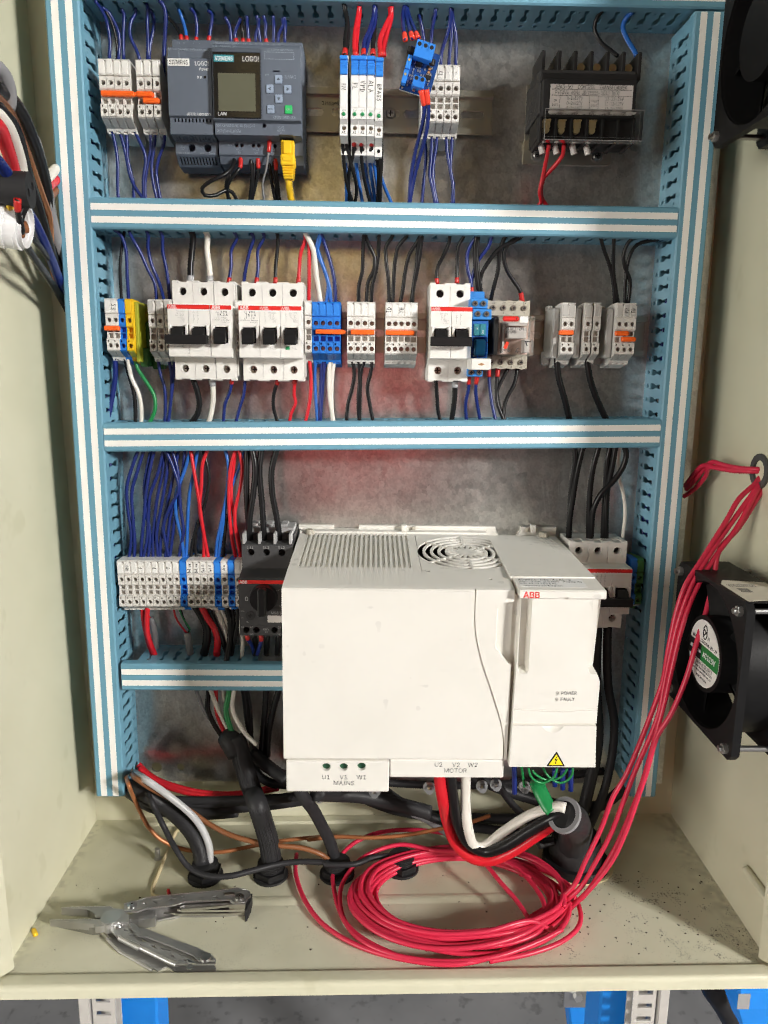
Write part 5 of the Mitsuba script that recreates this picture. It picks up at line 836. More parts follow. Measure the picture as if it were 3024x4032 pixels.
wire(B_, 1.6, 'left blue wire leaving the bottom of the circuit board', [(34.7,-68,206.1),(36.1,-66,201.1),(37.8,-62,195.3),(37.2,-54,186.1),(32.6,-42,169),(29.6,-33,150.4),(28.8,-27,130.4)], 's', ring='ferruleo', fl=11); wire(B_, 1.6, 'right shiny blue wire leaving the bottom of the circuit board', [(38.8,-68,206.6),(39.9,-66,201.2),(41.1,-62,194.5),(40.6,-54,181.6),(36.6,-42,166.3),(32.4,-33,150.5),(29.2,-27,130.4)], 's', ring='ferruleo', fl=11)
wire(B_, 1.4, 'dark blue wire hidden behind the two below the circuit board', [(41.3,-24,181.4),(42.4,-24,167.1),(41.3,-24,152.6),(39.7,-22,131.5)])
for i, q in enumerate(([(46.5,-30,188.3),(46.5,-28,170.9),(45.8,-27,153.9),(49,-26,141.6),(51.4,-25,131.1)], [(50.8,-30,188.4),(50.3,-28,175.7),(48.4,-27,161.7),(49.2,-26,147.5),(53,-25,131.2)], [(57.9,-30,188.5),(59.8,-28,171.2),(63.2,-27,157.1),(65.7,-26,145.8),(66.3,-25,131.4)], [(63.4,-30,188.6),(63.1,-28,171.2),(63,-27,157.1),(65.7,-26,147.7),(65.2,-25,131.4)])): wire(B_, 1.5, ORD[i] + ' blue wire from left below the pencil marked terminal blocks', q, 's' if i > 1 else '', fl=3)
wire(R_, 1.7, 'left red wire leaving the bottom of the transformer', [(139.3,-52,172.9),(139.6,-44,164.5),(138.9,-36,151.8),(137.8,-32,140.5),(140.2,-29,134.4),(138,-27,130.6)]); wire(R_, 1.7, 'right red wire leaving the bottom of the transformer, joining the other', [(151.2,-52,173.1),(152.2,-46,166.9),(146.2,-40,158.4),(140.1,-34,151.6),(139.3,-30,142.3),(141.5,-28,135.9),(146.6,-26,130.9)])
# middle row, from the duct above
wire(K_, 1.3, 'thin black wire to the blue block at far left', [(-209.2,-34,104.1),(-212.3,-33,92),(-214.7,-33,75.9),(-215.9,-30,49.3)]); wire(B_, 1.4, 'blue wire to the earth terminal at far left', [(-215.1,-42,103.9),(-211.5,-38,101),(-208.6,-35,89.9),(-209.1,-33,67.3),(-209.7,-30,49)])
for i, q in enumerate(([(-202.9,-42,102.9),(-201.5,-38,97.5),(-196.6,-35,87.7),(-191.4,-33,73.8),(-186.4,-32,62.8),(-186,-30,49.3)], [(-188.7,-42,103.8),(-188.4,-38,100.2),(-190,-35,92.1),(-188,-33,77.6),(-183.4,-32,65.3),(-178.4,-36,50),(-176.7,-42,37.1)], [(-177.4,-42,103.3),(-176.9,-38,100.4),(-177.7,-35,88.6),(-175.4,-33,71.6),(-174.7,-30,49.5)])): wire(B_, 1.45, ORD[i] + ' blue wire from left above the light grey three-block set', q)
wire(K_, 2.6, 'thick black supply wire to the first pole of the leftmost breaker', [(-153,-38,105),(-152.4,-33,101.5),(-154.2,-32,86.9),(-155.4,-33,75.6),(-155.6,-34,64.3)], 'e', ring='ferruleg', fl=6); wire(W_, 2.5, 'thick white supply wire to the second pole of the leftmost breaker', [(-141,-38,105.2),(-140.3,-33,101.7),(-141.4,-32,92),(-139.7,-33,77.1),(-139,-34,64.5)], 'e', ring='ferruleg', fl=6)
wire(B_, 1.45, 'blue wire to the third breaker pole', [(-118.1,-38,105.5),(-115.3,-34,100.7),(-120.8,-32,91.1),(-121.1,-32,78.7),(-123.6,-33,63.6)], 'e'); wire(B_, 1.45, 'blue wire to the gap left of the second breaker set', [(-103.2,-36,104.3),(-101.6,-33,101.1),(-105.5,-31,90.2),(-109.2,-30,76.6),(-111.7,-28,64.3)])
wire(B_, 1.45, 'blue wire bending into the first breaker of the second set', [(-93.9,-38,105.3),(-92.5,-34,101.7),(-98.4,-32,91.4),(-98.4,-32,77.8),(-100.1,-33,63.9)], 'e'); wire(K_, 1.5, 'black wire to the middle breaker of the second set', [(-82.2,-38,105.5),(-81.2,-34,102.5),(-82.1,-32,90.5),(-83.6,-32,78),(-83.9,-33,64.2)], 'e')
wire(R_, 1.5, 'bowed red wire to the breaker at the right end of the second set', [(-58.1,-40,104.9),(-57.9,-36,100.1),(-62.1,-34,89.3),(-63.5,-33,77),(-64.4,-33,64.5)], 'e'); wire(R_, 1.5, 'straight red wire to the single white terminal', [(-56.8,-40,104.4),(-55.1,-36,96.5),(-55.2,-33,75.9),(-55.8,-30,49.7)])
wire(W_, 2.2, 'white wire curving down left of the blue terminal blocks', [(-57.6,-42,104.6),(-55.5,-38,100.4),(-51.3,-36,91.6),(-50.2,-34,82),(-48.6,-32,67.3),(-45.9,-30,49.9)])
wire(LB, 1.5, 'light blue wire on the left above the four blue blocks', [(-44.7,-40,104.3),(-46.3,-37,97),(-48.2,-35,90.3),(-44.6,-34,81.6),(-39.1,-32,66),(-39.7,-31,57),(-41.3,-30,47.9)]); wire(LB, 1.6, 'light blue wire twisted with another above the four blue blocks', [(-45.3,-38,103.6),(-48.1,-36,95.1),(-42.6,-33,76.8),(-38.6,-32,64),(-36.6,-30,48)]); wire(B_, 1.5, 'dark blue wire to the last of the four blue blocks', [(-44.7,-44,106.6),(-43.3,-38,100.8),(-38.4,-35,86.5),(-34.3,-33,69.9),(-32.6,-30,48)])
for i, q in enumerate(([(-8.5,-42,105.5),(-9.5,-37,97.5),(-9.7,-34,84.1),(-10.2,-33,74.3),(-12.9,-32,63.3),(-13.2,-30,48.3)], [(-8.3,-40,104.9),(-4.9,-36,96.8),(0.3,-34,86.3),(-0.3,-34,76.3),(-5,-32,66.5),(-6.4,-30,48.4)], [(3.7,-42,105.7),(3.5,-36,92),(1.8,-34,77.4),(-1.5,-32,63.5),(-2.4,-30,48.5)])): wire(K_, 1.55, ORD[i] + ' black wire from left above the blank central four-block set', q)
for i, q in enumerate(([(15.7,-42,105),(14,-38,101.2),(9.8,-35,95.2),(10,-34,83.5),(12,-33,70.6),(13.4,-30,48.7)], [(27.6,-42,105.1),(25.8,-38,101.8),(20.1,-35,95.3),(17.7,-34,84.6),(16.7,-32,68.8),(16.3,-30,48.8)], [(38.8,-42,105.3),(36.6,-38,100.1),(29.8,-35,89.6),(26.5,-33,75.9),(24.7,-32,60.9),(22.6,-30,48.8)], [(39.3,-42,105.3),(36.6,-37,94.3),(36,-34,78.9),(33.6,-32,64),(32.1,-30,49)], [(39.8,-40,104.7),(38.5,-36,89.6),(35.9,-33,73),(33.6,-32,61),(33.3,-30,49)])): wire(K_, 1.55, ORD[i] + ' black wire from left above the central five-block set', q)
wire(K_, 1.5, 'black wire swinging left to the first pole of the breaker beside the blue relay', [(63.1,-40,106),(62.7,-36,98.8),(58.3,-34,88.2),(54.2,-33,80.3),(53.1,-33,73.3),(53.7,-33,65.8)], 'e', fl=5); wire(K_, 1.5, 'black wire to the second pole of the breaker beside the blue relay', [(76,-40,106.2),(73.6,-37,101.8),(70.7,-35,96.1),(70.5,-33,84.5),(70.7,-33,66.5)], 'e', fl=5)
wire(B_, 1.5, 'blue wire bowed to the left of the interface relay', [(86.3,-40,104.6),(81.9,-37,99),(78.5,-35,90.4),(79.3,-34,78.9),(82.9,-33,66.7),(83.9,-32,53.6)], 'e', fl=10); wire(B_, 1.5, 'blue wire crossing from the right to the interface relay', [(98.5,-40,105.5),(95.7,-36,95.9),(88.5,-34,85.9),(84.5,-33,75),(83,-31,65.5)])
wire(K_, 1.9, 'straight black wire into the interface relay', [(85.3,-40,105.3),(84.7,-37,92.2),(86.1,-35,77.5),(88.8,-33,64),(90.9,-31,53.1)]); wire(K_, 1.7, 'second black wire into the interface relay, close to the first', [(86.9,-38,105.6),(86.4,-36,89.7),(88.5,-35,74.8),(91,-33,62.6),(93.1,-31,53.1)]); wire(K_, 1.7, 'black wire sweeping from the right into the interface relay', [(124.3,-40,105.2),(117.3,-37,100.9),(105.7,-36,95.4),(97,-35,84.5),(91.3,-33,73.7),(90.8,-32,62.7)])
wire(K_, 1.7, 'black wire to the upper left screw of the plug-in relay socket', [(109.9,-38,105.3),(107.8,-35,99.7),(105.6,-33,91.7),(105.9,-30,78.4),(103.5,-26,64.9),(101.7,-22,53.2)]); wire(K_, 1.7, 'curved black wire with red sleeve to the upper right screw of the relay socket', [(122.6,-38,104.2),(113.5,-35,99.7),(109.9,-33,91.8),(112.5,-31,79.8),(120.4,-28,69.1),(126.4,-26,61.7),(129,-24,52.7)], 'e', fl=9)
for i, q in enumerate(([(189.4,-40,104.2),(193.6,-35,96.9),(201.6,-32,81),(206.3,-30,64.6),(209,-28,48.7)], [(200.5,-40,104.4),(202.5,-35,91.6),(204.4,-32,78.3),(208.3,-30,63.3),(211.7,-28,51.5)], [(216.3,-40,104.7),(213.1,-36,99.8),(211.3,-34,90.5),(214,-33,81.1),(219.4,-31,71.7),(220.5,-28,51.7)], [(240.6,-34,104.6),(230.7,-34,103.1),(221.6,-34,99.5),(216.6,-33,89.4),(215.6,-31,73),(217.4,-28,51.6)])): wire(K_, 1.6, ORD[i] + ' black wire from left above the last terminals of the middle row', q)
# middle row, down into the tilted duct
wire(B_, 2.3, 'thick printed blue wire at far left of the middle row', [(-224.5,-29,2.9),(-225.6,-27,-14.5),(-229.3,-26,-32),(-235.1,-28,-57.5)]); wire(K_, 1.8, 'black wire beside the white one below the blue block', [(-216.1,-29,2.4),(-214.1,-28,-11),(-210.5,-27,-27.4),(-209.8,-26,-40.6),(-210.7,-25,-57.4)]); wire(W_, 1.9, 'white wire below the blue block at far left', [(-213.6,-30,2.5),(-211,-29,-16.4),(-206.4,-28,-28.4),(-204.5,-27,-39.4),(-205.3,-26,-57.2)])
wire('wgreen', 1.7, 'green earth wire curving down from the earth terminal', [(-208.2,-28,2.6),(-205.5,-28,-8.7),(-198.3,-28,-20.6),(-192.4,-28,-31.5),(-191.9,-28,-43.6),(-197.8,-28,-57)])
for i, q in enumerate(([(-187.1,-29,2.8),(-186.4,-28,-10.7),(-183.3,-27,-23.7),(-183.2,-26,-40.3),(-185,-25,-57.1)], [(-178.9,-29,2.9),(-176.5,-28,-10.5),(-177.2,-27,-29.1),(-179.8,-26,-45.8),(-182.5,-25,-57)], [(-173.2,-28,1.4),(-175.4,-27,-18.1),(-178.6,-26,-38),(-181.7,-25,-57)])): wire(B_, 1.45, ORD[i] + ' blue wire from left below the light grey three-block set', q)
wire(K_, 2.5, 'thick black wire curving out below the leftmost breaker', [(-156.5,-34,-16.3),(-153.6,-32,-26.8),(-152.3,-30,-38.8),(-155,-29,-48.3),(-161,-28,-55.9)]); wire(W_, 2.4, 'thick printed white wire below the leftmost breaker', [(-139.9,-34,-16.1),(-139.8,-31,-30.7),(-142,-29,-44.1),(-145.5,-28,-55.7)], 's', ring='ferruleg', fl=8)
wire(B_, 1.45, 'blue wire below the third breaker pole', [(-122.3,-34,-16.5),(-125.3,-31,-27.8),(-130.2,-29,-38.6),(-132.4,-27,-55.6)], 's', fl=5); wire(B_, 1.45, 'blue wire below the left edge of the second breaker set', [(-111.6,-30,-16.4),(-113.7,-29,-30.4),(-117.4,-28,-41.2),(-121.6,-27,-55.5)]); wire(K_, 1.5, 'black wire below the middle breaker of the second set', [(-82.4,-34,-16.6),(-86.8,-31,-29.3),(-87.6,-29,-40.7),(-84,-27,-55)], 's', fl=6)
wire(R_, 1.5, 'short red wire below the right end breaker of the second set', [(-68,-34,-16.4),(-69.1,-31,-29.7),(-67.9,-30,-36.4),(-72.3,-28,-46),(-73.8,-27,-54.9)], 's', fl=6); wire(R_, 1.6, 'long red wire below the single white terminal', [(-55.6,-30,3.4),(-54.5,-29,-19),(-56,-28,-36.4),(-60,-27,-54.7)])
wire(LB, 1.5, 'light blue wire below the first blue block', [(-50.2,-30,3.4),(-51.1,-28,-11.3),(-50.7,-27,-28.3),(-49,-26,-53.1)]); wire(B_, 1.5, 'left dark blue wire below the four blue blocks', [(-45.1,-30,3.5),(-45.8,-28,-17.6),(-47.7,-26,-53.1)]); wire(B_, 1.5, 'right dark blue wire below the four blue blocks', [(-42.1,-30,3.6),(-44,-28,-17.5),(-46.6,-26,-53.1)])
wire(W_, 1.9, 'left white wire below the four blue blocks', [(-37.6,-30,3.6),(-38.8,-28,-15.4),(-37.8,-27,-33.5),(-34.8,-26,-52.9)]); wire(W_, 1.9, 'right white wire below the four blue blocks', [(-33.8,-30,3.7),(-35.8,-28,-12.1),(-36.7,-27,-28.1),(-35.7,-26,-52.9)])
for i, q in enumerate(([(-18.4,-30,2.8),(-16.5,-28,-10.8),(-18.6,-27,-24.7),(-22.1,-26,-37.6),(-23.2,-25,-52.9)], [(-13.1,-30,2.9),(-11.6,-28,-11.8),(-12.9,-27,-33.2),(-11.9,-25,-52.7)], [(-7,-30,3),(-10.7,-28,-9.7),(-11.3,-27,-27.8),(-11.6,-25,-52.7)], [(-0.6,-30,3.1),(-2.3,-28,-10.6),(-5,-27,-22.4),(-2.9,-26,-36.3),(0.5,-25,-52.6)])): wire(K_, 1.55, ORD[i] + ' black wire from left below the blank central four-block set', q)
wire(K_, 1.6, 'thin black wire below the breaker beside the blue relay', [(54.9,-34,-15.6),(56.5,-31,-29.9),(57.7,-28,-40.8),(60.6,-26,-51.7)]); wire(K_, 2.3, 'thicker black wire with grey sleeve below the breaker beside the blue relay', [(71.7,-34,-15.3),(71.9,-31,-31.9),(70.4,-26,-51.6)], 's', ring='ferruleg', fl=7)
wire(B_, 1.5, 'left blue wire below the interface relay', [(82.7,-40,-10.3),(83.2,-36,-22.7),(81.7,-32,-34.5),(83.7,-28,-51.8)], 's', fl=9); wire(B_, 1.5, 'right blue wire below the interface relay', [(90,-40,-9.8),(89.5,-36,-22.6),(91.8,-32,-34.4),(96,-28,-51.7)], 's', fl=9)
wire(B_, 1.5, 'blue wire with red sleeve below the plug-in relay socket', [(102.2,-24,-4),(103.4,-24,-19.9),(106,-25,-34.6),(110.2,-26,-51.6)], 's', fl=9); wire(K_, 1.7, 'black wire with red sleeve below the plug-in relay socket', [(110.3,-24,-3.9),(109.8,-25,-24.2),(111.9,-26,-36),(117.5,-27,-51.5)], 's', fl=9)
wire(K_, 1.6, 'second black wire merging below the plug-in relay socket', [(119.5,-24,-3.8),(113.7,-25,-15.3),(109.7,-26,-26.4),(111.5,-27,-37.4),(117.8,-28,-51.4)]); wire(K_, 1.7, 'rightmost black wire below the plug-in relay socket', [(127.6,-24,-4.1),(125.1,-25,-18.1),(119.4,-26,-29.2),(116.7,-27,-38.8),(118,-28,-51.4)])
wire(K_, 2.7, 'thick black wire below the terminal pair right of the clear relay', [(160.4,-30,6.5),(163,-29,-10.2),(169.6,-28,-29.2),(175.9,-27,-49.2)]); wire(K_, 2.8, 'thick black wire below the second terminal pair at right', [(186.5,-30,6.9),(191.3,-29,-12.7),(198.4,-28,-29.5),(209.1,-27,-48.8)])
# lower row, from the tilted duct
LW = ([(-206.2,-32,-76.9),(-213.3,-33,-95.3),(-218.7,-33,-112.7),(-219.2,-32,-133),(-217.5,-31,-157.3),(-222.6,-29,-185)], [(-201.4,-32,-76.9),(-208.8,-33,-99),(-214.3,-33,-116.4),(-215,-32,-144.3),(-214.8,-31,-163.7),(-217.4,-29,-184.9)], [(-195.3,-32,-76.8),(-200.9,-33,-100.1),(-203.2,-33,-115),(-202.4,-32,-137.8),(-200.8,-31,-157.1),(-204.8,-29,-184.8)], [(-191.7,-34,-76.5),(-197.2,-35,-97.3),(-201.6,-35,-119.7),(-204.4,-34,-140),(-207.9,-32,-160.8),(-211.3,-29,-184.9)], [(-184.4,-32,-76.7),(-190.6,-33,-100),(-198.9,-33,-121.2),(-200.9,-32,-137.8),(-204.1,-31,-163.6),(-210.4,-29,-184.9)], [(-184.5,-30,-76.9),(-186.8,-31,-100.2),(-191.9,-31,-119),(-197.3,-30,-150.9),(-200.1,-29,-184.8)], [(-179.5,-32,-76.6),(-183.4,-33,-103.6),(-189.5,-32,-131.4),(-194.9,-31,-158.4),(-194.1,-29,-184.7)], [(-182.7,-36,-77.4),(-175.3,-37,-95.5),(-171.8,-37,-114),(-181.1,-36,-131.8),(-187.5,-34,-148.7),(-186.2,-32,-165.7),(-184,-29,-184.6)], [(-177.8,-34,-76.4),(-172.8,-35,-94.6),(-171.6,-35,-111.9),(-171.4,-34,-132.1),(-169.8,-33,-152.5),(-173.3,-31,-167.1),(-177.1,-29,-184.5)], [(-171.5,-30,-76.7),(-177.8,-31,-103.9),(-183.7,-31,-127.7),(-188.5,-30,-148.3),(-191.7,-30,-163.7),(-193.7,-29,-184.7)], [(-166.1,-32,-76.5),(-168.2,-33,-97.3),(-174.2,-33,-119.7),(-181.5,-32,-140.1),(-185.4,-31,-163.4),(-189.3,-29,-184.7)], [(-173.5,-31,-118.8),(-178.2,-31,-144.1),(-181.7,-30,-163.6),(-185.3,-29,-184.6)])
for i, q in enumerate(LW): wire(B_, 1.55, 'dark blue wire in the tangle above the long lower terminal row', q, group='dark blue wires above the lower terminal row')
LL = ([(-159.6,-34,-76.2),(-166.8,-35,-98.2),(-174.9,-34,-118.3),(-175.9,-33,-137.4),(-173.3,-32,-152.8),(-171.4,-31,-169.7),(-171.2,-29,-184.5)], [(-154.3,-32,-76.3),(-158.8,-33,-99.6),(-163.4,-32,-118.5),(-166.3,-31,-144),(-167.8,-30,-163.5),(-170.2,-29,-184.5)], [(-130.5,-34,-75.8),(-127.4,-35,-92.8),(-129.7,-34,-117.8),(-135.5,-33,-143.3),(-140.2,-31,-162.9),(-142.7,-29,-184.2)], [(-111.4,-32,-75.8),(-118.9,-33,-95.4),(-130.1,-33,-124.2),(-135.4,-32,-152.4),(-140.6,-29,-184.2)])
for i, q in enumerate(LL): wire(LB, 1.6, ORD[i] + ' light blue wire from left above the long lower terminal row', q)
RR = ([(-160.3,-36,-75.9),(-157.3,-37,-99),(-154.3,-37,-121.3),(-152.4,-36,-141.5),(-150.4,-33,-162.6),(-147.8,-29,-184.3)], [(-144,-36,-75.7),(-149.7,-37,-90.3),(-151.8,-36,-111.5),(-154.3,-35,-131.7),(-151.8,-33,-154.9),(-153.5,-29,-184.3)], [(-120,-36,-75.5),(-124.6,-37,-91.3),(-127,-37,-111),(-127.4,-36,-136.2),(-125.9,-33,-162.3),(-122.6,-29,-184)], [(-117.6,-38,-75.2),(-114.8,-38,-93.5),(-117.3,-38,-113.2),(-121.9,-37,-130.9),(-122.7,-35,-149),(-120,-33,-168.7),(-118.6,-30,-183.7)], [(-119.5,-34,-75.7),(-123,-34,-92.9),(-125.7,-34,-115.3),(-123.4,-33,-141.9),(-120.6,-32,-159.9),(-118.2,-30,-175.9)])
for i, q in enumerate(RR): wire(R_, 1.6, ORD[i] + ' red wire from left above the long lower terminal row', q)
KK = ([(-150.5,-34,-76),(-146.1,-35,-91.8),(-144.9,-35,-105.4),(-150.4,-34,-129.3),(-157.8,-33,-149.8),(-163,-31,-165.7),(-165.8,-29,-184.4)], [(-151.2,-33,-135.8),(-158.2,-32,-148.8),(-160.4,-30,-163.4),(-159.5,-29,-184.4)], [(-130.2,-32,-137.1),(-133.2,-31,-156.4),(-135.9,-29,-184.1)])
for i, q in enumerate(KK): wire(K_, 1.5, ORD[i] + ' thin black wire from left above the long lower terminal row', q)
KS = ([(-109.4,-40,-74.3),(-110.4,-42,-97.8),(-110.3,-42,-129.8),(-109.2,-40,-153.5),(-109.2,-38,-164.8)], [(-105.2,-44,-73.8),(-102.1,-46,-91),(-104.2,-46,-115.4),(-108.2,-44,-140.6),(-108.8,-40,-162.4)], [(-96.5,-42,-73.9),(-98.6,-44,-94.9),(-96.7,-44,-126.8),(-96,-42,-152.3),(-96.5,-38,-164.6)], [(-82.7,-42,-73.7),(-88,-44,-94.8),(-87.6,-44,-115.6),(-83.9,-43,-139.3),(-81.9,-38,-164.5)])
for i, q in enumerate(KS):
    k = wire(K_, 2.7, ORD[i] + ' thick black wire from left feeding the dark motor starter', q)
    if i != 0: obj('strands', [tube(np.array(q[-1]) + np.array([(a, -1.0, 3), (a * 1.1 + .2, -1.4, -.5), (a * 1.2, -.2, -3.5)]), .45, 5, False) for a in np.linspace(-1.8, 2.2, 7)], 'copper', k, True, 'bare copper strands at the stripped end')
for i, q in enumerate(([(177.3,-40,-67.2),(179.4,-40,-80.8),(178.8,-36,-107.7),(179.9,-32,-133.7),(181.4,-28,-157)], [(186,-42,-66.8),(182,-40,-93.1),(180.5,-36,-120.2),(180,-32,-140),(181.1,-28,-157)], [(200,-42,-66.7),(195.7,-40,-91.4),(195.6,-36,-120.1),(196.9,-34,-136.3),(199.8,-28,-156.8)], [(214.3,-42,-66.5),(213,-40,-86.6),(211.5,-36,-108.9),(212.4,-34,-132.9),(215.7,-28,-156.7)], [(219.4,-44,-66.2),(223.4,-43,-75.4),(222.3,-42,-87),(215.2,-41,-100.3),(204.8,-40,-113),(199.4,-38,-127.5),(199.9,-34,-145.8),(201.1,-30,-156.4)], [(211.4,-38,-66.9),(208.9,-38,-80.7),(209.6,-35,-104.4),(210.9,-32,-128.5),(213,-28,-156.7)])): wire(K_, 2.6, ORD[i] + ' thick black wire from left above the shadowed three pole breaker', q)
wire(W_, 1.8, 'printed white wire hanging right of the shadowed three pole breaker', [(222.1,-30,-67.6),(221.6,-29,-78.6),(223.9,-28,-99),(229.4,-27,-116.5),(232.4,-26,-132.7),(232.7,-24,-154.2),(233,-22,-164.5)])
# lower row, below the terminals
wire(R_, 2.0, 'rear thick red wire dropping into the short lower duct', [(-211.8,-28,-224.8),(-212,-27,-237.3),(-210.7,-25,-252.8),(-208.9,-22,-267.1),(-207.1,-18,-277.6)]); wire('wred', 2.4, 'front thick red wire dropping into the short lower duct', [(-206,-31,-223.8),(-207.2,-31,-237.6),(-207.5,-30,-250.9),(-205.4,-28,-263.9),(-203,-24,-275.2)])
wire('wgrey', 3.0, 'grey sheathed cable with frayed end behind the red wires', [(-207.3,-18,-239.9),(-205.8,-18,-247.4),(-204.2,-18,-258),(-205,-16,-271.2)], name='grey_cable', cat='cable'); wire(R_, 1.0, 'thin red lead bent toward the frayed grey cable', [(-218,-24,-227.1),(-215.1,-22,-231.2),(-212.1,-20,-234.9),(-207.6,-18,-240.8)])
gc = wire('wgrey', 3.4, 'thin grey signal cable whose coloured cores fan out', [(-172.3,-24,-252.4),(-171.2,-24,-260.7),(-170.5,-22,-274.8)], name='grey_cable', cat='cable')
wire(R_, .95, 'thin red core of the grey signal cable', [(-183.1,-28,-225),(-181.7,-27,-236.1),(-176.4,-25,-247.2),(-172.1,-24,-253.3)]); wire('wgreen', .85, 'thin green core of the grey signal cable', [(-178.5,-28,-225),(-176.4,-27,-232.6),(-173.5,-26,-240.7),(-169.4,-25,-248.1),(-171.1,-24,-253.3)]); wire(K_, .8, 'thin black core of the grey signal cable', [(-176.4,-28,-224.9),(-175.4,-27,-232.6),(-172.2,-25,-244.6),(-169.9,-25,-248.9),(-171.5,-24,-253.3)])
for i, (c, r, lab, q) in enumerate(((K_, 3.8, 'thick black cable left of the thick red one above the short duct', [(-162.5,-30,-223.7),(-155.9,-30,-235.3),(-152.7,-29,-245.6),(-152.9,-28,-257.3),(-156.7,-26,-273.1)]), (R_, 3.3, 'thick red cable slanting into the short lower duct', [(-156.3,-31,-223.3),(-151.5,-31,-234.5),(-145.5,-30,-245.2),(-142.9,-29,-256),(-144.6,-27,-273.5)]), (K_, 2.6, 'black wire right of the thick red cable', [(-150.8,-30,-223.6),(-145.9,-29,-238.6),(-140,-28,-254.6),(-134.2,-26,-272.9)]),
    (W_, 2.1, 'left white wire in the bunch above the short duct', [(-144.5,-28,-224.2),(-139.7,-27,-239.2),(-135.3,-26,-252.7),(-133.7,-25,-270.7)]), (W_, 2.1, 'right white wire in the bunch above the short duct', [(-140.2,-28,-224.2),(-135.1,-27,-236.6),(-131.7,-26,-249.1),(-132.6,-25,-270.7)]), ('wgrey', 2.4, 'grey wire between the white ones above the short duct', [(-147.8,-26,-224.9),(-143,-25,-237.3),(-137.4,-24,-253.4),(-136,-23,-271.5)]), (K_, 2.6, 'black wire crossing in front of the white bunch', [(-133.6,-31,-223.1),(-130.5,-31,-238.6),(-131.1,-30,-254.6),(-133.2,-40,-274.3)]), (K_, 2.4, 'black wire behind, right side of the white bunch', [(-128.7,-29,-223.8),(-128.4,-29,-238.4),(-130.1,-28,-257.1),(-132.8,-27,-273.4)]), (K_, 2.4, 'rightmost black wire beside the motor starter', [(-123.1,-30,-223.4),(-123.2,-30,-238.9),(-126.5,-29,-255),(-131.3,-28,-273)]), (W_, 1.9, 'white wire at the left edge under the motor starter', [(-121.5,-30,-223.4),(-121.1,-30,-243.2),(-119.5,-29,-256.7),(-121.1,-27,-276)]))): wire(c, r, lab, q, cat='cable' if r > 3 else 'wire')
wire(B_, 1.7, 'left blue wire below the motor starter', [(-111.8,-50,-244.3),(-111.3,-50,-247.9),(-110,-46,-252.7),(-108.4,-40,-260.7),(-109.1,-30,-271.3)], 's', fl=6); wire(B_, 1.7, 'right blue wire below the motor starter', [(-99,-50,-244.2),(-98.9,-50,-250),(-101.1,-46,-257.6),(-104.3,-40,-267.3)], 's', fl=6)
for i, q in enumerate(([(-107.1,-40,-248),(-106.4,-38,-255.1),(-107.2,-32,-270.5)], [(-95.1,-40,-247.9),(-95.5,-38,-255.1),(-97,-32,-270.4)], [(-83.9,-40,-247.8),(-84.9,-38,-255),(-86.8,-32,-270.3)])): wire(K_, 2.8, ORD[i] + ' thick printed black wire from left below the motor starter', q)
# below the short duct
for c, r, lab, q in (('wgrey', 1.8, 'grey wire below the short duct, leftmost', [(-166.9,-26,-303.5),(-164.6,-27,-310.4),(-156.7,-30,-329.5),(-147.5,-32,-341.6),(-137.5,-36,-356)]), (K_, 2.4, 'black wire below the short duct at left of the bunch', [(-152.8,-26,-303.4),(-153.6,-28,-314),(-154.1,-30,-326.2),(-146.6,-34,-342.2),(-134.1,-38,-358.3)]), (W_, 2.1, 'first white wire of the bunch below the short duct', [(-152.3,-30,-301.7),(-148.7,-32,-311.3),(-142.2,-35,-326.9),(-135.1,-38,-340.1),(-127.4,-41,-353.3)]), (R_, 2.0, 'red wire of the bunch below the short duct', [(-146.2,-28,-302.5),(-145.8,-30,-313),(-144.8,-33,-329.6),(-139.4,-36,-342.8),(-132.8,-39,-354.4)]), (W_, 2.0, 'second white wire of the bunch, behind the green one', [(-139.1,-28,-302.4),(-138,-30,-316.2),(-132.8,-33,-329.5),(-126.5,-36,-342.7),(-123.9,-39,-354.4)]),
    ('wgreen', 2.5, 'green wire of the bunch below the short duct', [(-131.8,-34,-299.7),(-133,-35,-310.6),(-135.2,-38,-323.8),(-131.9,-41,-337),(-126,-44,-351.7)]), (W_, 2.1, 'outer white wire curving right below the short duct', [(-126.3,-34,-299.7),(-128.9,-35,-312.2),(-129.1,-38,-322.1),(-122.3,-42,-336.4),(-114.3,-46,-345.7),(-104.8,-50,-352.5)]), (K_, 2.6, 'first black cable hanging behind the bunch below the short duct', [(-121.5,-24,-304.1),(-119.3,-24,-322.2),(-117.4,-26,-341.1),(-111.8,-30,-362.4),(-106.9,-34,-377)]), (K_, 3.0, 'second black cable hanging behind the bunch below the short duct', [(-98.6,-24,-303.9),(-100,-24,-325.3),(-102.4,-24,-348.7),(-104.6,-26,-378)]), (K_, 3.0, 'third black cable hanging left of the drive', [(-85,-26,-302.9),(-91.8,-26,-327.6),(-97.1,-26,-352.7),(-98.4,-28,-376.9)]), (K_, 2.4, 'fourth black cable hanging left of the drive', [(-118.8,-22,-305),(-115.5,-22,-329.7),(-114.3,-24,-362.2),(-112.8,-26,-381.5)])): wire(c, r, lab, q)

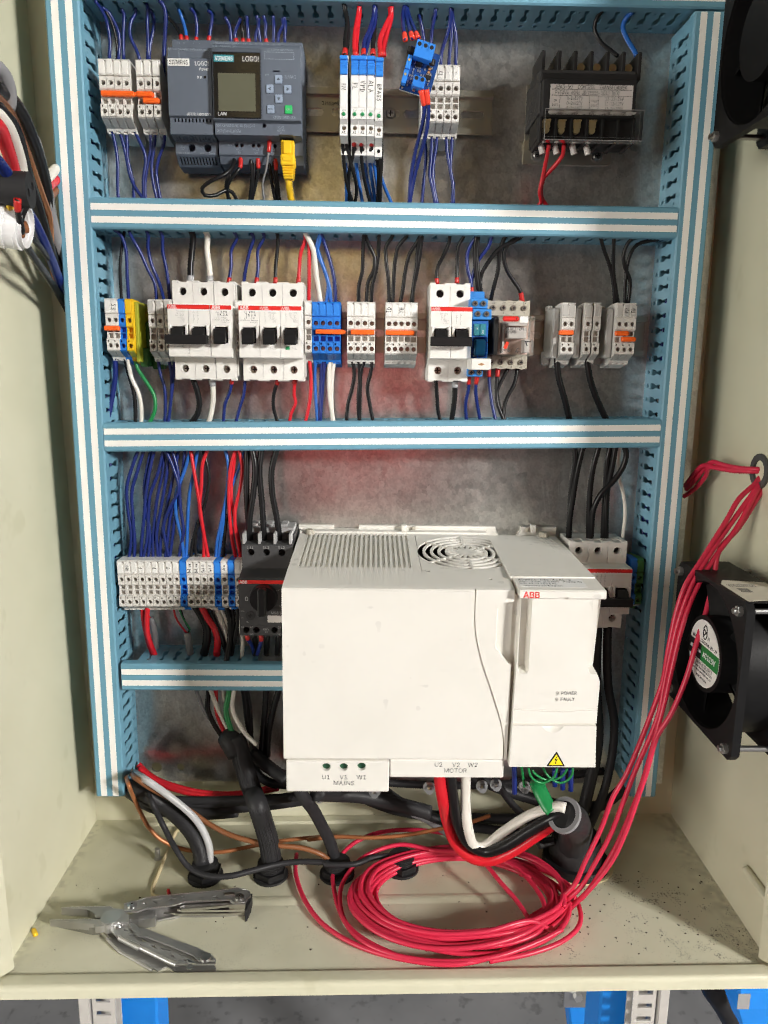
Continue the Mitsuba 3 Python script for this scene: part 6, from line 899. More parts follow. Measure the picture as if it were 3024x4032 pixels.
# ------------------------------------------------------------------ cables lying over the cabinet floor, glands
def gland(label, x, y, s=1.0, big=False):
    t = thing('cable_gland', label, 'cable gland'); z = fz(x)
    obj('lock_nut', cyl((x, y, z), (x, y, z + 8 * s), 15.2 * s, n=6), 'black', t, 25)
    th = [cyl((x, y, z + 8 * s), (x, y, z + 15 * s), 11.2 * s, n=28)] + [cyl((x, y, z + (8.6 + 1.7 * k) * s), (x, y, z + (9.4 + 1.7 * k) * s), 12.0 * s, n=28) for k in range(4)]
    obj('thread', th, 'blackm', t); obj('flange', cyl((x, y, z), (x, y, z + 2.2), 16.2 * s, n=36), 'blackm', t)
    return t
GX = ((-150.3, -77.7), (-89.9, -77.4), (-28.5, -77.1), (31.7, -70.1))
for (gx, gy), lab in zip(GX, ('black cable gland at left of the row on the cabinet floor, with a white cable', 'black cable gland holding the thickest ribbed black cable, second from left', 'black cable gland with a printed black cable, just left of the red coil', 'black cable gland half hidden behind the red cable coil')): gland(lab, gx, gy)
wire('sheath', 7.6, 'thick black cable bending into the leftmost gland', [(-239,-10,-419),(-213.2,-55.5,-396.8),(-192.9,-54.7,-411.5),(-171.7,-62.2,-426.1),(-160,-68.3,-438.9),(-154.5,-73.6,-450.8),(-152.5,-78.8,-458.7)], cat='cable')
wire('wgrey', 3.3, 'pale grey cable running beside the black one into the leftmost gland', [(-230,-20,-399.5),(-198.9,-80.7,-371.6),(-184.9,-72.8,-389.3),(-162.3,-70.4,-412.9),(-152.4,-70.7,-428.7),(-146.8,-74,-442.6),(-146,-76.3,-456.6)], cat='cable', name='grey_cable'); scene[sorted(k for k in scene if k.startswith('grey_cable'))[-1]]['bsdf'] = {'type': 'ref', 'id': 'm_wpale'}
# ribbed sheath of the big multi-core cable
bp = [(-126.7,-44,-347.6),(-123.5,-46,-353.9),(-118.6,-50,-368.1),(-113.7,-54,-382.2),(-108.5,-56,-397.5),(-99.4,-86.2,-391.8),(-95.9,-78,-414.7),(-91.9,-77.1,-431.7),(-89.5,-77.9,-447.6),(-88.5,-77.9,-457.6)]
k = wire('sheath', 9.2, 'very thick ribbed black cable hanging straight into the second gland', bp, cat='cable')
C_ = spline(bp, 6); 
obj('rib', [tube(C_[3:] + np.array([9.0 * math.sin(a), -9.0 * math.cos(a), 0]), .55, 5, False) for a in np.linspace(-1.2, 1.2, 9)], 'blackm', k, True)
obj('heat_shrink', tube([(-136.5,-40,-349),(-130.6,-44,-351.8),(-126.6,-46,-357.2),(-123.4,-48,-364.3)], [8.5, 10.5, 10.5, 9.6], 14), 'sheath', k, True, 'frayed heat shrink collar at the top of the cable')
k = wire('sheath', 5.6, 'printed black cable coming down from the drive into the third gland', [(-63.2,-100,-361.2),(-57.7,-100,-373.6),(-49.8,-85.3,-396.9),(-41.8,-75.9,-420.8),(-35.4,-71.4,-438.6),(-31,-69.7,-456.6)], cat='cable')
wire('sheath', 2.6, 'thin black cable lying over the glands along the cabinet floor', [(-222.5,-20,-410.3),(-196.3,-79.3,-393.5),(-187.5,-76.4,-419.4),(-173.5,-88.6,-435.1),(-160.1,-95,-448.9),(-142.1,-101,-452.6),(-122.7,-102.8,-451.2),(-102.6,-95.5,-450.8),(-79,-85.3,-451.4),(-58.6,-82.7,-451.1),(-35.5,-85.4,-450.6),(-40.7,-86.6,-450.7),(-11.5,-85.8,-451.2),(3.9,-75.7,-451.9),(21.4,-67.3,-455.6)], cat='cable')
wire('copperw', 1.9, 'long copper coloured wire sagging across the cabinet floor', [(-231.8,-40,-391.2),(-215.5,-80.2,-376.9),(-217,-65.9,-396.9),(-214.1,-56,-419.9),(-207.6,-54.8,-435.7),(-198.2,-54.3,-447.6),(-183.5,-52.8,-457.3),(-162.7,-55.2,-460.9),(-139.1,-54.2,-461.5),(-116,-48.8,-460.1),(-92,-47.7,-455.7),(-68,-45.8,-453.2),(-42.7,-42.9,-452.8),(-57.5,-50.2,-451),(-31.8,-47.5,-449.6),(3.9,-51.2,-447.9),(36,-53.6,-443.4),(64.7,-54.6,-436.8),(96.9,-52.7,-430.3),(116.7,-48.3,-425.9)], cat='wire')
wire('wbrown', 2.4, 'brown wire slanting across the floor into the third gland', [(-229.1,-30,-394.4),(-207.1,-79.5,-371.7),(-196.6,-74.8,-383.5),(-184.1,-64.2,-399.3),(-166.5,-62.3,-413),(-147.8,-64.6,-425.7),(-128.2,-70.5,-432.3),(-105.4,-75.5,-435.9),(-83.1,-78.5,-437.5),(-59.2,-76.2,-442.1),(-43,-75.8,-448.8),(-35.5,-73.9,-456.6)], cat='wire')
wire('wred', 3.0, 'red cable curving along the back wall, upper one', [(-228.5,-12,-394.6),(-222,-14,-400.9),(-209.4,-20,-406.1),(-187.3,-30,-408.1),(-162.5,-38,-409.2),(-134.4,-40,-409.8),(-115.8,-36,-410.1),(-96,-30,-409),(-81.3,-30,-403.5)], cat='cable'); wire('wred', 2.7, 'red cable curving along the back wall, lower one', [(-226.1,-16,-396.4),(-207.1,-24,-406.4),(-185.1,-34,-409),(-161.6,-42,-409.5),(-139.6,-44,-410),(-116.4,-40,-409.4),(-87,-34,-406.5)], cat='cable')
for i, (r, q) in enumerate(((6.4, [(-240.6,-20,-414.4),(-221.2,-42.6,-410),(-202.3,-35.4,-423.6),(-181.3,-32.7,-429.3),(-154.7,-32.3,-430.8),(-126.8,-30.7,-428.3),(-93.7,-30.7,-424.7),(-59.4,-30.8,-419.1)]), (5.4, [(-236.2,-26,-413.5),(-219.6,-34,-422),(-200.8,-25.1,-437.6),(-174.7,-21.6,-443.1),(-153.1,-17.9,-444.8),(-130.5,-18.2,-442.3)]), (4.6, [(-185.7,-50.7,-411.3),(-160.7,-46.9,-414.9),(-127.7,-44.4,-414.3),(-97.5,-46.2,-411.8),(-61.6,-45.9,-407.1)]), (4.0, [(-235.4,-20,-409),(-211,-51.6,-401.8),(-188.3,-49.6,-409.4),(-167.2,-49,-411),(-126.2,-52,-408.3),(-72.5,-55.4,-403.3)]))): wire('sheath', r, ORD[i] + ' black cable of the dark bundle sweeping behind the glands', q, cat='cable')
k = wire('sheath', 7.0, 'flat black cable stub ending in mid air below the drive', [(-45.8,-96,-374),(-28.1,-60.7,-396.5),(-6.2,-54.2,-402.1),(16.2,-50.3,-409.7),(38.9,-48.4,-417.3),(59.2,-48.6,-422.9)], cat='cable')
wire('wgrey', 3.6, 'dusty grey cable running behind the flat black stub', [(30.5,-22.5,-437.5),(51.9,-28.3,-440.1),(74.8,-36.6,-450.7),(86.4,-39.1,-458.4)], cat='cable', name='grey_cable')
for i, q in enumerate(([(-113.5,-30,-370.6),(-102.2,-34,-378.8),(-89,-44,-383.5),(-75.8,-56,-385.5)], [(-113.6,-24,-388.5),(-104.9,-34,-394.7),(-93.3,-40,-397.7),(-77.3,-44,-397.2)], [(-110.7,-26,-378),(-97.5,-34,-385.4),(-77.6,-40,-391)])): wire('sheath', (6.0, 4.2, 5.0)[i], ORD[i] + ' black cable passing behind the lower left corner of the drive', q, cat='cable')
for i, (r, q) in enumerate(((5.2, [(-70, -40, -330), (-40, -34, -390), (20, -26, -432), (110, -22, -446), (190, -30, -440)]), (4.4, [(-30, -50, -335), (10, -40, -400), (70, -34, -440), (150, -38, -452)]), (5.6, [(60, -46, -330), (90, -30, -385), (150, -22, -420), (225, -26, -430), (262, -20, -405)]), (3.6, [(110, -60, -335), (122, -46, -390), (150, -40, -430), (178, -46, -444)]), (6.0, [(214, -22, -238), (216, -24, -300), (222, -26, -360), (212, -34, -420), (198, -52, -452)]), (4.2, [(226, -18, -238), (230, -20, -300), (240, -20, -350), (232, -28, -410), (206, -54, -448)]), (3.8, [(-60, -22, -395), (20, -14, -412), (120, -12, -415), (235, -14, -398)]))):
    wire('sheath', r, ORD[i] + ' black cable from left in the dark tangle under the white drive', q, cat='cable')
# motor leads
wire('wred', 5.0, 'thick red motor lead looping out below the drive', [(59.5,-118,-337.8),(60.6,-116,-349.9),(64.1,-112,-369.7),(71,-93,-404.7),(78.7,-93.4,-424.6),(91.3,-98.7,-434.4),(107.6,-101.4,-436.1),(126.1,-104.8,-425.7),(149.2,-110.7,-403.3),(162.2,-119.8,-385.1),(169.7,-127.4,-372.9)], cat='cable'); wire('wblack', 5.0, 'thick glossy black motor lead looping below the drive', [(69.1,-116,-338.9),(70.3,-114,-351),(73,-110,-370.9),(79.6,-101.8,-400.6),(89.5,-102.3,-418.4),(103.5,-105.5,-424.1),(119.4,-114.5,-411.9),(138.8,-122.4,-391.5),(157.6,-130.4,-373.2),(167.3,-130.5,-369)], cat='cable'); wire('wwhite', 4.4, 'thick white motor lead looping below the drive', [(83.2,-112,-341.1),(83.5,-110,-353.3),(84.9,-105.6,-378.5),(87.6,-106.9,-400.4),(94.7,-103.2,-420.3),(103.8,-102.6,-420.1),(118.9,-106.5,-403.9),(138,-116.8,-381.5),(151.4,-125.2,-369.3),(159.5,-131.9,-363.1),(164.5,-134.4,-363)], cat='cable')
mp = np.array([(162.9,-136.4,-368.1),(168,-133.2,-373),(175.6,-122.4,-384.8),(183.7,-103,-404.7),(189.2,-82,-428.6),(192.4,-66.8,-450.5)])
k = wire('sheath', 14.5, 'very thick black motor cable sheath with cut end at lower right', mp, cat='cable')
ax_ = spline(mp, 2.)[3] - spline(mp, 2.)[0]; ax_ /= np.linalg.norm(ax_)
obj('cut_end', cyl(mp[0] - ax_ * 1.2, mp[0] + ax_ * 1.5, 14.9, 15.2, 40) - cyl(mp[0] - ax_ * 3, mp[0] + ax_ * 5, 11.2, n=36), 'wgrey', k, 30, 'grey cut ring of the motor cable sheath')
obj('dark_bore', cyl(mp[0] - ax_ * .2, mp[0] + ax_ * .4, 11.4, n=36), 'dark', k)
obj('green_core', tube([(148.6,-90,-365.2),(144.5,-117.5,-353.4),(147.7,-123.6,-359.3),(151.7,-130.4,-365.3),(153.7,-132.3,-367.2)], [5.5, 6.2, 6.2, 6.2, 5.5], 12, flat_=.5), 'wgreen', k, True, 'wide green earth core')
t = thing('conduit_flange', 'big round black gland where the motor cable leaves through the floor', 'cable gland')
fx, fy = 196., -66.; obj('flange', cyl((fx, fy, fz(fx)), (fx, fy, fz(fx) + 9), 31, 30, 48), 'black', t); obj('collar', cyl((fx, fy, fz(fx) + 9), (fx, fy, fz(fx) + 30), 25, 22, 40), 'blackm', t)
obj('grip_tab', tube([(fx - 24, fy - 6, fz(fx) + 28), (fx - 38, fy - 10, fz(fx) + 27)], 4.2, 12, False), 'black', t)
obj('sealant_bead', ex(Polygon([(fx + 36 * math.cos(a), fy + 31 * math.sin(a)) for a in np.linspace(0, 6.28, 40)]).difference(Point(fx, fy).buffer(29)), 'z', fz(fx) - 1.2, fz(fx) + 1.4), 'glue', t, False, 'pale bead of sealant round the gland')
for i, q in enumerate(([(128,-150,-318.3),(130.1,-148,-325.2),(135.1,-146,-331.5),(140.2,-146,-333.4),(145.2,-146,-332),(150,-148,-326),(150.8,-150,-318.1)], [(131.8,-146,-321.7),(133.6,-146,-324.5),(143.3,-144,-331.4),(152.3,-144,-331.1),(157.2,-146,-326.5),(159,-150,-318.7)], [(142.1,-140,-323.3),(144.6,-140,-328.2),(149.5,-142,-332.5),(156.4,-142,-335.6),(161.9,-144,-331.9),(164.7,-146,-325.2),(163.5,-150,-318.1)])): wire('wgreen', .95, ORD[i] + ' thin green jumper looping under the right end of the drive', q)
for i, q in enumerate(([(122.8,-120,-333.5),(125,-116,-360.9)], [(157.1,-120,-336.5),(158.6,-118,-352.4)], [(163.9,-120,-336.5),(165.5,-118,-355.6)], [(170.9,-120,-336.4),(172.5,-118,-356.8)])): wire('wblue', 2.2, ORD[i] + ' blue lead hanging in the shadow under the drive', q)
wire('wgreen', 1.1, 'thin green earth lead dropping to the ground bar', [(130.9,-110,-339.8),(133.8,-104,-351.1),(137.3,-96,-366.3)])
# glue trail on the floor
t = thing('sealant_strip', 'dried cream sealant trail along the cabinet floor at left', 'sealant')
gl = [(-130.7,8.6,-470.4),(-146.1,7.8,-470.6),(-174.3,6.2,-471.1),(-191.7,-2.1,-471.5),(-195.5,-14.6,-471.5),(-195.9,-34.8,-471.5),(-195.2,-68.7,-471.5),(-194.8,-93,-471.5),(-191.4,-103,-471.4),(-184.2,-104.8,-471.3)]
obj('bead', tube(np.array(spline(gl, 5)) + [0, 0, .2], [1.4, 3.0, 2.5, 3.4, 2.0, 3.0, 3.2, 2.2], 8, False, flat_=.55), 'glue', t, True)
for nm, lab, q, c in (('red_scrap', 'tiny red insulation scrap beside the pliers', [(-179.8,-96.6,-470.2),(-177.3,-103.2,-470.2)], 'wred'), ('yellow_scrap', 'tiny yellow plastic scrap at lower left of the floor', [(-280,-144,-472),(-275.5,-150,-472)], 'wyellow'), ('white_scrap', 'small white crimp with shiny end, beside the red coil', [(170.2,-105.7,-462.9),(177.6,-110.3,-461.8)], 'wwhite')):
    t = thing(nm, lab, 'scrap'); obj('piece', tube(q, 1.5 if 'red' in nm else 2.0, 7), c, t, True)
    if 'white' in nm: obj('metal_end', ball(q[0], 2.6, 12), 'chrome', t)
t = obj('floor_grit', [xf(bx(-a, a, -b, b, 0, .5 * a), rotm('z', w), (x, y, fz(x) + .05)) for x, y, a, b, w in [(rng.uniform(150, 312) if i < 90 else rng.uniform(-270, 300), rng.uniform(-180, -75), rng.uniform(.25, .9), rng.uniform(.25, .7), rng.uniform(0, 180)) for i in range(150)]], 'dirt', None, False, 'scattered dark grit and debris on the cabinet floor', 'grit', None, 'stuff')
# ------------------------------------------------------------------ coil of red cable and its four strands up to the wall
coil_c = np.array([81., -121.])
def loops(n, seed, z0, th0, r0=1., back=None, dx=0, dy=0, spread=.09):
    rr = np.random.default_rng(seed); pts = []; m = 12
    off = rr.uniform(-1, 1, (n + 1, 2)) * [9, 7]; rs = 1 + rr.uniform(-1, 1, n + 1) * spread; zz = z0 + rr.uniform(-1, 1, n + 1) * 2.5
    for i in range(n * m):
        a = th0 - 2 * math.pi * i / m; f = i / m; k = int(f); w = f - k
        o_ = off[k] * (1 - w) + off[k + 1] * w; r_ = (rs[k] * (1 - w) + rs[k + 1] * w) * r0; z_ = zz[k] * (1 - w) + zz[k + 1] * w
        x = coil_c[0] + dx + o_[0] + 84 * r_ * math.cos(a); y = coil_c[1] + dy + o_[1] + 55 * r_ * math.sin(a)
        pts.append((x, max(y, -186.0), fz(x) + max(2.6, z_ + 1.6 * math.sin(3 * a + seed))))
    return pts
ST = ([(321.2,-100,-86.8),(312.7,-104,-87.3),(307.5,-108,-91.7),(292.6,-114,-103.4),(281.8,-120,-119.1),(262.3,-126,-150.1),(249.4,-130,-170.3),(243.1,-132,-192.5),(238.3,-134,-226.5),(236.7,-134,-248.6),(231,-134,-272.5),(213,-134,-332.4),(203.4,-134,-353.2),(196.1,-132,-383.7),(185.2,-132,-413.5),(175.6,-130,-441.7),(154.5,-128,-471.1),(139.2,-140,-475)], [(320.2,-102,-87.5),(313,-106,-89.6),(306,-112,-95.9),(293.4,-116,-112.8),(273.1,-124,-139.3),(255.3,-130,-167.4),(245.3,-134,-196.1),(239.7,-137,-223.9),(236.6,-138,-248.3),(232.7,-140,-277.1),(217.7,-138,-330.1),(211.2,-138,-354.1),(203.1,-136,-386.9),(192.8,-134,-414.4),(181.1,-132,-441.4),(159.8,-130,-473.7),(144.3,-142,-475.4)], [(319.3,-104,-88.2),(313,-108,-90.6),(305.3,-114,-99.1),(290.1,-120,-126),(270.6,-126,-151.4),(255.5,-132,-178.1),(245.9,-138,-204.7),(239.1,-142,-239.3),(235.5,-144,-261.8),(230.1,-146,-289),(222.4,-144,-336.7),(215.5,-142,-365.4),(207.7,-140,-393.5),(196.4,-138,-421.1),(183.2,-134,-448.4),(166.6,-132,-470),(149.8,-150,-473.8)], [(318.3,-106,-88.9),(309.3,-112,-100.8),(292.5,-118,-126.4),(276.2,-124,-143.4),(271.5,-130,-164.4),(262.9,-140,-191.1),(254.2,-148,-213.7),(246.9,-152,-240.7),(237.9,-152,-269.7),(229.4,-150,-289.9),(223.6,-148,-324.2),(219.4,-146,-346.8),(213.5,-144,-375.6),(204.3,-142,-406.2),(189.3,-138,-435.5),(171.8,-134,-472.5),(157.4,-156,-472.8)])
def prs(pts): return [(x, y, max(z, fz(x) + 2.6)) for x, y, z in pts]
E1 = [[(109.7,-180.1,-460),(74,-192.7,-460.7),(39.1,-188.8,-462.3),(-1.5,-173.5,-464),(-34,-149.1,-464.6),(-53.6,-119.1,-465),(-67.1,-77.4,-465.2),(-68.3,-54.5,-463.2)], None, None, None]
for i in range(4):
    seed = 21 + i
    lp = loops((4, 3, 4, 3)[i], seed, (9, 6, 13, 16)[i], -.55 - .12 * i, (1.04, .97, 1.08, 1.0)[i], dx=(0, 4, -6, 2)[i], dy=(0, 3, -2, 4)[i])
    pts = prs(ST[i]) + lp
    if E1[i]: pts = pts + E1[i]
    wire('cable_red', 2.05, ('leftmost', 'second', 'third', 'rightmost')[i] + ' of the four red strands from the right wall, ending in the floor coil', pts, cat='cable')
wire('cable_red', 2.0, 'loose outer red turn bulging to the left of the coil', [(119.4,-60.6,-451.9),(78.5,-61.4,-452.6),(61.7,-67.7,-448.9),(29.6,-62.5,-447.5),(-2.6,-73.7,-452),(-17.9,-92.2,-456.3),(-24,-109.8,-460.4),(-19.9,-141.8,-462.4),(-5.1,-166.5,-462.1),(22.4,-183,-461.6),(59.2,-190.3,-460.9),(99.7,-188.9,-458.2),(136.1,-176.2,-455.6),(159.4,-164.9,-453.1)], cat='cable')
wire('cable_red', 2.0, 'highest loose red turn of the coil, crossing under the white drive', [(126.3,-79.4,-449.7),(94.1,-49.7,-450.3),(72.7,-36.1,-452.7),(39.3,-30.2,-453.3),(5.4,-36.5,-453.9),(-19.2,-54.9,-456.3),(-31.2,-80.6,-460.6),(-28.6,-112.6,-462.5),(-18,-145.7,-463.3),(-1.6,-165.4,-463),(25.8,-184.1,-462.5)], cat='cable')
wire('cable_red', 2.0, 'loose red turn at the right side of the coil', [(57.3,-71.1,-447),(96.7,-76.6,-446.3),(130.1,-91.4,-447.7),(146.1,-118,-449.4),(150.3,-142.3,-451.3),(141.9,-164.5,-453.4),(118.9,-175.8,-455.9),(84.2,-178.6,-458.5),(46.6,-176.7,-461.2)], cat='cable')
wire('cable_red', 2.0, 'red cable with nicked insulation crossing into the coil', [(101.1,-87,-442.2),(108.2,-99.5,-444.1),(117.4,-119.9,-445.9),(127.6,-136.5,-449.7),(134.3,-154.6,-453.6),(134.4,-159.6,-457.6)], cat='cable')
wire('cable_red', 2.0, 'red tail leaving the coil at the right', [(136.8,-98,-451.5),(159.5,-102,-457.1),(179,-109.8,-459.8),(182.4,-132.9,-458.7),(177,-153.1,-458.8),(160.4,-169.6,-459.1),(131.8,-181.7,-460.6),(96.5,-188.7,-462.3)], cat='cable')
for i, q in enumerate(([(320.5,-100,-80.6),(310.1,-104,-80.8),(301.9,-90,-81.9),(295.8,-74,-81.4),(293.7,-60,-80.8),(295.6,-44,-85.8),(292.8,-30,-100.1),(290.8,-16,-112.1)], [(320.7,-100,-82.2),(307.1,-100,-83.1),(300.1,-80,-84.3),(294.7,-62,-85.1),(291.1,-46,-85.7),(290.2,-36,-92),(290.2,-24,-101.1),(290.7,-12,-109.7)], [(318.7,-104,-83),(309.3,-102,-82.7),(301.7,-84,-85.1),(295.5,-68,-85.3),(293.4,-54,-86.3),(296.9,-40,-96.4),(295.3,-26,-108.9),(290,-14,-119.2)])): wire('cable_red', 2.0, ORD[i] + ' red cable from the grommet dipping behind the right duct', q, cat='cable')
# ------------------------------------------------------------------ multi-tool pliers
t = thing('multi_tool', 'opened stainless multi-tool pliers lying on the cabinet floor', 'multi-tool'); Zf = -471.2
def flatp(pts, z0, z1, holes_=()):
    g = Polygon([(a, b) for a, b, _ in pts]).buffer(0).intersection(sbox(-400, -191.5, 400, 100))
    for h_ in holes_: g = g.difference(Polygon([(a, b) for a, b, _ in h_]).buffer(0))
    return ex(g, 'z', Zf + z0, Zf + z1)
H1 = [(-207.9,-131.1,-457.7),(-200.6,-128.8,-457.6),(-191.7,-124,-457.5),(-189.6,-123.2,-457.4),(-164,-118.8,-457),(-134.8,-114.9,-456.4),(-114.6,-110.7,-456.1),(-103.6,-114.1,-455.9),(-101.6,-120.9,-455.8),(-106.1,-128.8,-455.9),(-114.5,-129.1,-456.1),(-118.4,-125.5,-456.1),(-156.8,-128.2,-456.8),(-165.4,-132.4,-457),(-179,-135.1,-457.2),(-179.3,-135,-457.2),(-188,-136.7,-457.4),(-194.2,-140.6,-457.5),(-204.9,-139.7,-457.7)]
HO = [[(-185.9,-126.4,-457.3),(-175.7,-123.9,-457.2),(-179.9,-131.7,-457.2)], [(-173.4,-129.2,-457.1),(-170.5,-123.1,-457.1),(-164.1,-125.5,-457)], [(-193,-131,-457.5),(-190.5,-129.3,-457.4),(-187.9,-132,-457.4)], [(-162.5,-122.2,-456.9),(-158.5,-121.2,-456.9),(-158.2,-123.8,-456.8)], [(-136.1,-123.6,-456.4),(-131.5,-120.8,-456.4),(-128.9,-123.2,-456.3)], [(-147.1,-123.2,-456.6),(-142.7,-122.4,-456.6),(-142.9,-124.1,-456.6)], [(-125,-118.2,-456.2),(-116.8,-116.2,-456.1),(-116,-118.9,-456.1),(-124.3,-120,-456.2)]]
ha = obj('upper_handle', [flatp(H1, 12.8, 14.2, HO), flatp(H1, .3, 1.5)], 'tool', t, False)
obj('spine', [bx(-4, 4, -.6, .6, 0, 1)] if False else tube([(a, b - .6, Zf + 7.2) for a, b, _ in H1[1:8]], [6.3] * 4, 8, False, flat_=.15), 'tool', ha, False)
BL = (([(-161.4,-129.5,-459.9),(-138,-126.5,-459.5),(-119.2,-126.5,-459.1),(-105.4,-125.9,-458.9),(-104.4,-128.3,-458.9),(-117.5,-129.1,-459.1),(-138.5,-132.6,-459.5),(-158.5,-134.1,-459.9)], 9.6, 11.6), ([(-163.2,-130.1,-463.9),(-138.7,-129.3,-463.5),(-134.2,-125,-463.4),(-119.5,-125.8,-463.2),(-105.2,-125.6,-462.9),(-104.8,-129.9,-462.9),(-117.9,-131,-463.1),(-158.7,-131.5,-463.9)], 6.2, 8.2), ([(-174.8,-130,-467.1),(-131.7,-128.7,-466.4),(-118.7,-127.2,-466.1),(-106,-126.6,-465.9),(-105.5,-130,-465.9),(-117.9,-131.5,-466.1),(-146.7,-131.8,-466.6),(-162.3,-131.9,-466.9)], 3.4, 5.2), ([(-179.3,-135.1,-470.2),(-161.8,-129.5,-469.9),(-147.4,-128.9,-469.7),(-118.6,-127.8,-469.1),(-105.9,-127.6,-468.9),(-105.6,-129.7,-468.9),(-118.2,-130.3,-469.1),(-147,-131.1,-469.6),(-161.5,-130.8,-469.9),(-178.5,-136.6,-470.2)], .8, 2.6))
for i, (q, a, b) in enumerate(BL): obj('blade', flatp(q, a, b), ('steel', 'chrome', 'steel', 'tool')[i], ha, False)
obj('pivot_pack', flatp([(-118.7,-130.1,-463.1),(-104.8,-129.9,-462.9),(-103.3,-124.3,-462.9),(-102.5,-121.7,-462.8),(-118.4,-124.9,-463.1)], 2, 12.6), 'steel', ha, False)
obj('end_cap', flatp([(-104.3,-117.5,-459.9),(-100.9,-115.8,-459.8),(-100.9,-125.6,-459.8),(-102.6,-135.8,-459.8),(-104.2,-136.7,-459.9)], 1, 12.6), 'dark', ha, False)
def bossq(p, r, par, dz=0):
    Z_ = Zf + dz
    obj('pivot_screw', [cyl((p[0], p[1], Z_ + 14), (p[0], p[1], Z_ + 15.6), r, r * .9, 28), cyl((p[0], p[1], Z_ + 15.6), (p[0], p[1], Z_ + 16.2), r * .55, n=20)], 'chrome', par)
    obj('screw_socket', cyl((p[0], p[1], Z_ + 16.15), (p[0], p[1], Z_ + 16.4), r * .18, n=6), 'dark', par)
for q in [(-200.3,-133.6,-456.6),(-110.7,-123.6,-455)]: bossq(q, 4.3, ha)
obj('lock_slider', flatp([(-124.9,-118.2,-455.2),(-116.5,-117.3,-455.1),(-115.6,-120,-455.1),(-124.1,-120.9,-455.2)], 13, 15), 'chrome', ha, False)
obj('handle_bracket', flatp([(-201.8,-138,-463.6),(-181.3,-131.9,-463.3),(-179.1,-136.8,-463.2),(-178.9,-141.6,-463.2),(-191.6,-144.5,-463.4),(-199.4,-142.8,-463.6)], .5, 9), 'tool', ha, False)
HEAD = [(-222.3,-146.8,-460),(-221.5,-138.5,-460),(-214.8,-134,-459.9),(-206.6,-135.6,-459.7),(-199.7,-142.9,-459.6),(-197.6,-150.8,-459.6),(-205.4,-149.9,-459.7),(-211.9,-153.6,-459.8),(-214.9,-154.5,-459.9),(-220.2,-151.2,-460)]
hd = obj('plier_head', flatp(HEAD, 4, 12.2), 'tool', t, False); c = [(-214.5,-144.6,-459.9)][0]; obj('rivet', cyl((c[0], c[1], Zf + 12.2), (c[0], c[1], Zf + 12.6), 8.2, n=32), 'steel', hd)
uj = obj('upper_jaw', flatp([(-261.2,-131.5,-461.7),(-238.2,-130.1,-461.3),(-220,-129.8,-461),(-215.5,-133,-460.9),(-222.1,-136.9,-461),(-222.3,-142.9,-461),(-227.7,-143.5,-461.1),(-230.5,-138.7,-461.1),(-236,-134.6,-461.2),(-245.1,-133.2,-461.4),(-250.8,-133.1,-461.5)], 3.4, 10.6), 'tool', t, False)
obj('serration', [flatp([(a, b, 0), (a + 1.6, b, 0), (a + 1.6, b + 3, 0), (a, b + 3, 0)], 3.6, 10.4) for a, b in zip(np.linspace([(-246,-131.1,-463.4)][0][0], [(-233.3,-134.6,-463.2)][0][0], 9), np.linspace([(-246,-131.1,-463.4)][0][1] - 1.2, [(-233.3,-134.6,-463.2)][0][1] - 1.2, 9))], 'steeld', uj, False)
lj = obj('lower_jaw', flatp([(-264.4,-146.9,-461.8),(-248.5,-146.4,-461.5),(-232.5,-145.8,-461.2),(-221.7,-146.4,-461),(-215.4,-152.3,-460.9),(-219.8,-154.2,-461),(-224.1,-154.5,-461),(-225.6,-151.8,-461.1),(-239.8,-150.3,-461.3),(-250.3,-149,-461.5)], 5, 11.2), 'tool', t, False)
obj('jaw_side', flatp([(-267.2,-140.9,-466.8),(-253,-142.9,-466.6),(-242.2,-144.6,-466.4),(-227.7,-146.7,-466.1),(-226.3,-149.2,-466.1),(-222.1,-148.5,-466),(-221.2,-151.6,-466),(-227.2,-152.2,-466.1),(-239.5,-148.9,-466.3),(-255.1,-144.8,-466.6)], 1.2, 7.5), 'steeld', lj, False)
H2 = [(-215.9,-151.5,-462.9),(-213.5,-145.3,-462.8),(-208.6,-143.8,-462.8),(-202.7,-145.5,-462.6),(-197,-148.7,-462.5),(-185.9,-159.6,-462.3),(-185.2,-163,-462.3),(-181.9,-162.3,-462.3),(-138.4,-182,-461.5),(-130.6,-182.1,-461.4),(-124.3,-180.8,-461.2),(-118.2,-187.4,-461.1),(-118.1,-197.3,-461.1),(-125.3,-201.4,-461.3),(-139.8,-196.9,-461.5),(-154.1,-187.8,-461.8),(-182.5,-171.9,-462.3),(-201.6,-161.9,-462.6),(-203.5,-163,-462.7)]
HO2 = [[(-201.3,-154.4,-462.6),(-196.6,-156,-462.5),(-199.7,-156.7,-462.6)], [(-195.8,-160.6,-462.5),(-191.1,-158.8,-462.4),(-188.2,-161.1,-462.4),(-187.1,-165.5,-462.4)], [(-183.2,-163.9,-462.3),(-175.8,-168.6,-462.2),(-181.5,-168.6,-462.3)], [(-175.4,-172,-462.2),(-171,-171.7,-462.1),(-168.2,-175.9,-462)], [(-165.5,-174.5,-462),(-156.2,-177.6,-461.8),(-156.5,-178.7,-461.8),(-164.7,-176.3,-462)], [(-157.5,-182.4,-461.8),(-153.4,-182.1,-461.8),(-150.8,-185.7,-461.7)], [(-150.2,-180.7,-461.7),(-143.1,-183.4,-461.6),(-145.7,-184,-461.6)], [(-143.5,-187.3,-461.6),(-141.4,-187,-461.5),(-141.2,-189.2,-461.5),(-142.9,-188.8,-461.6)]]
hb = obj('lower_handle', [flatp(H2, 7.6, 9, HO2), flatp(H2, .3, 1.5)], 'tool', t, False)
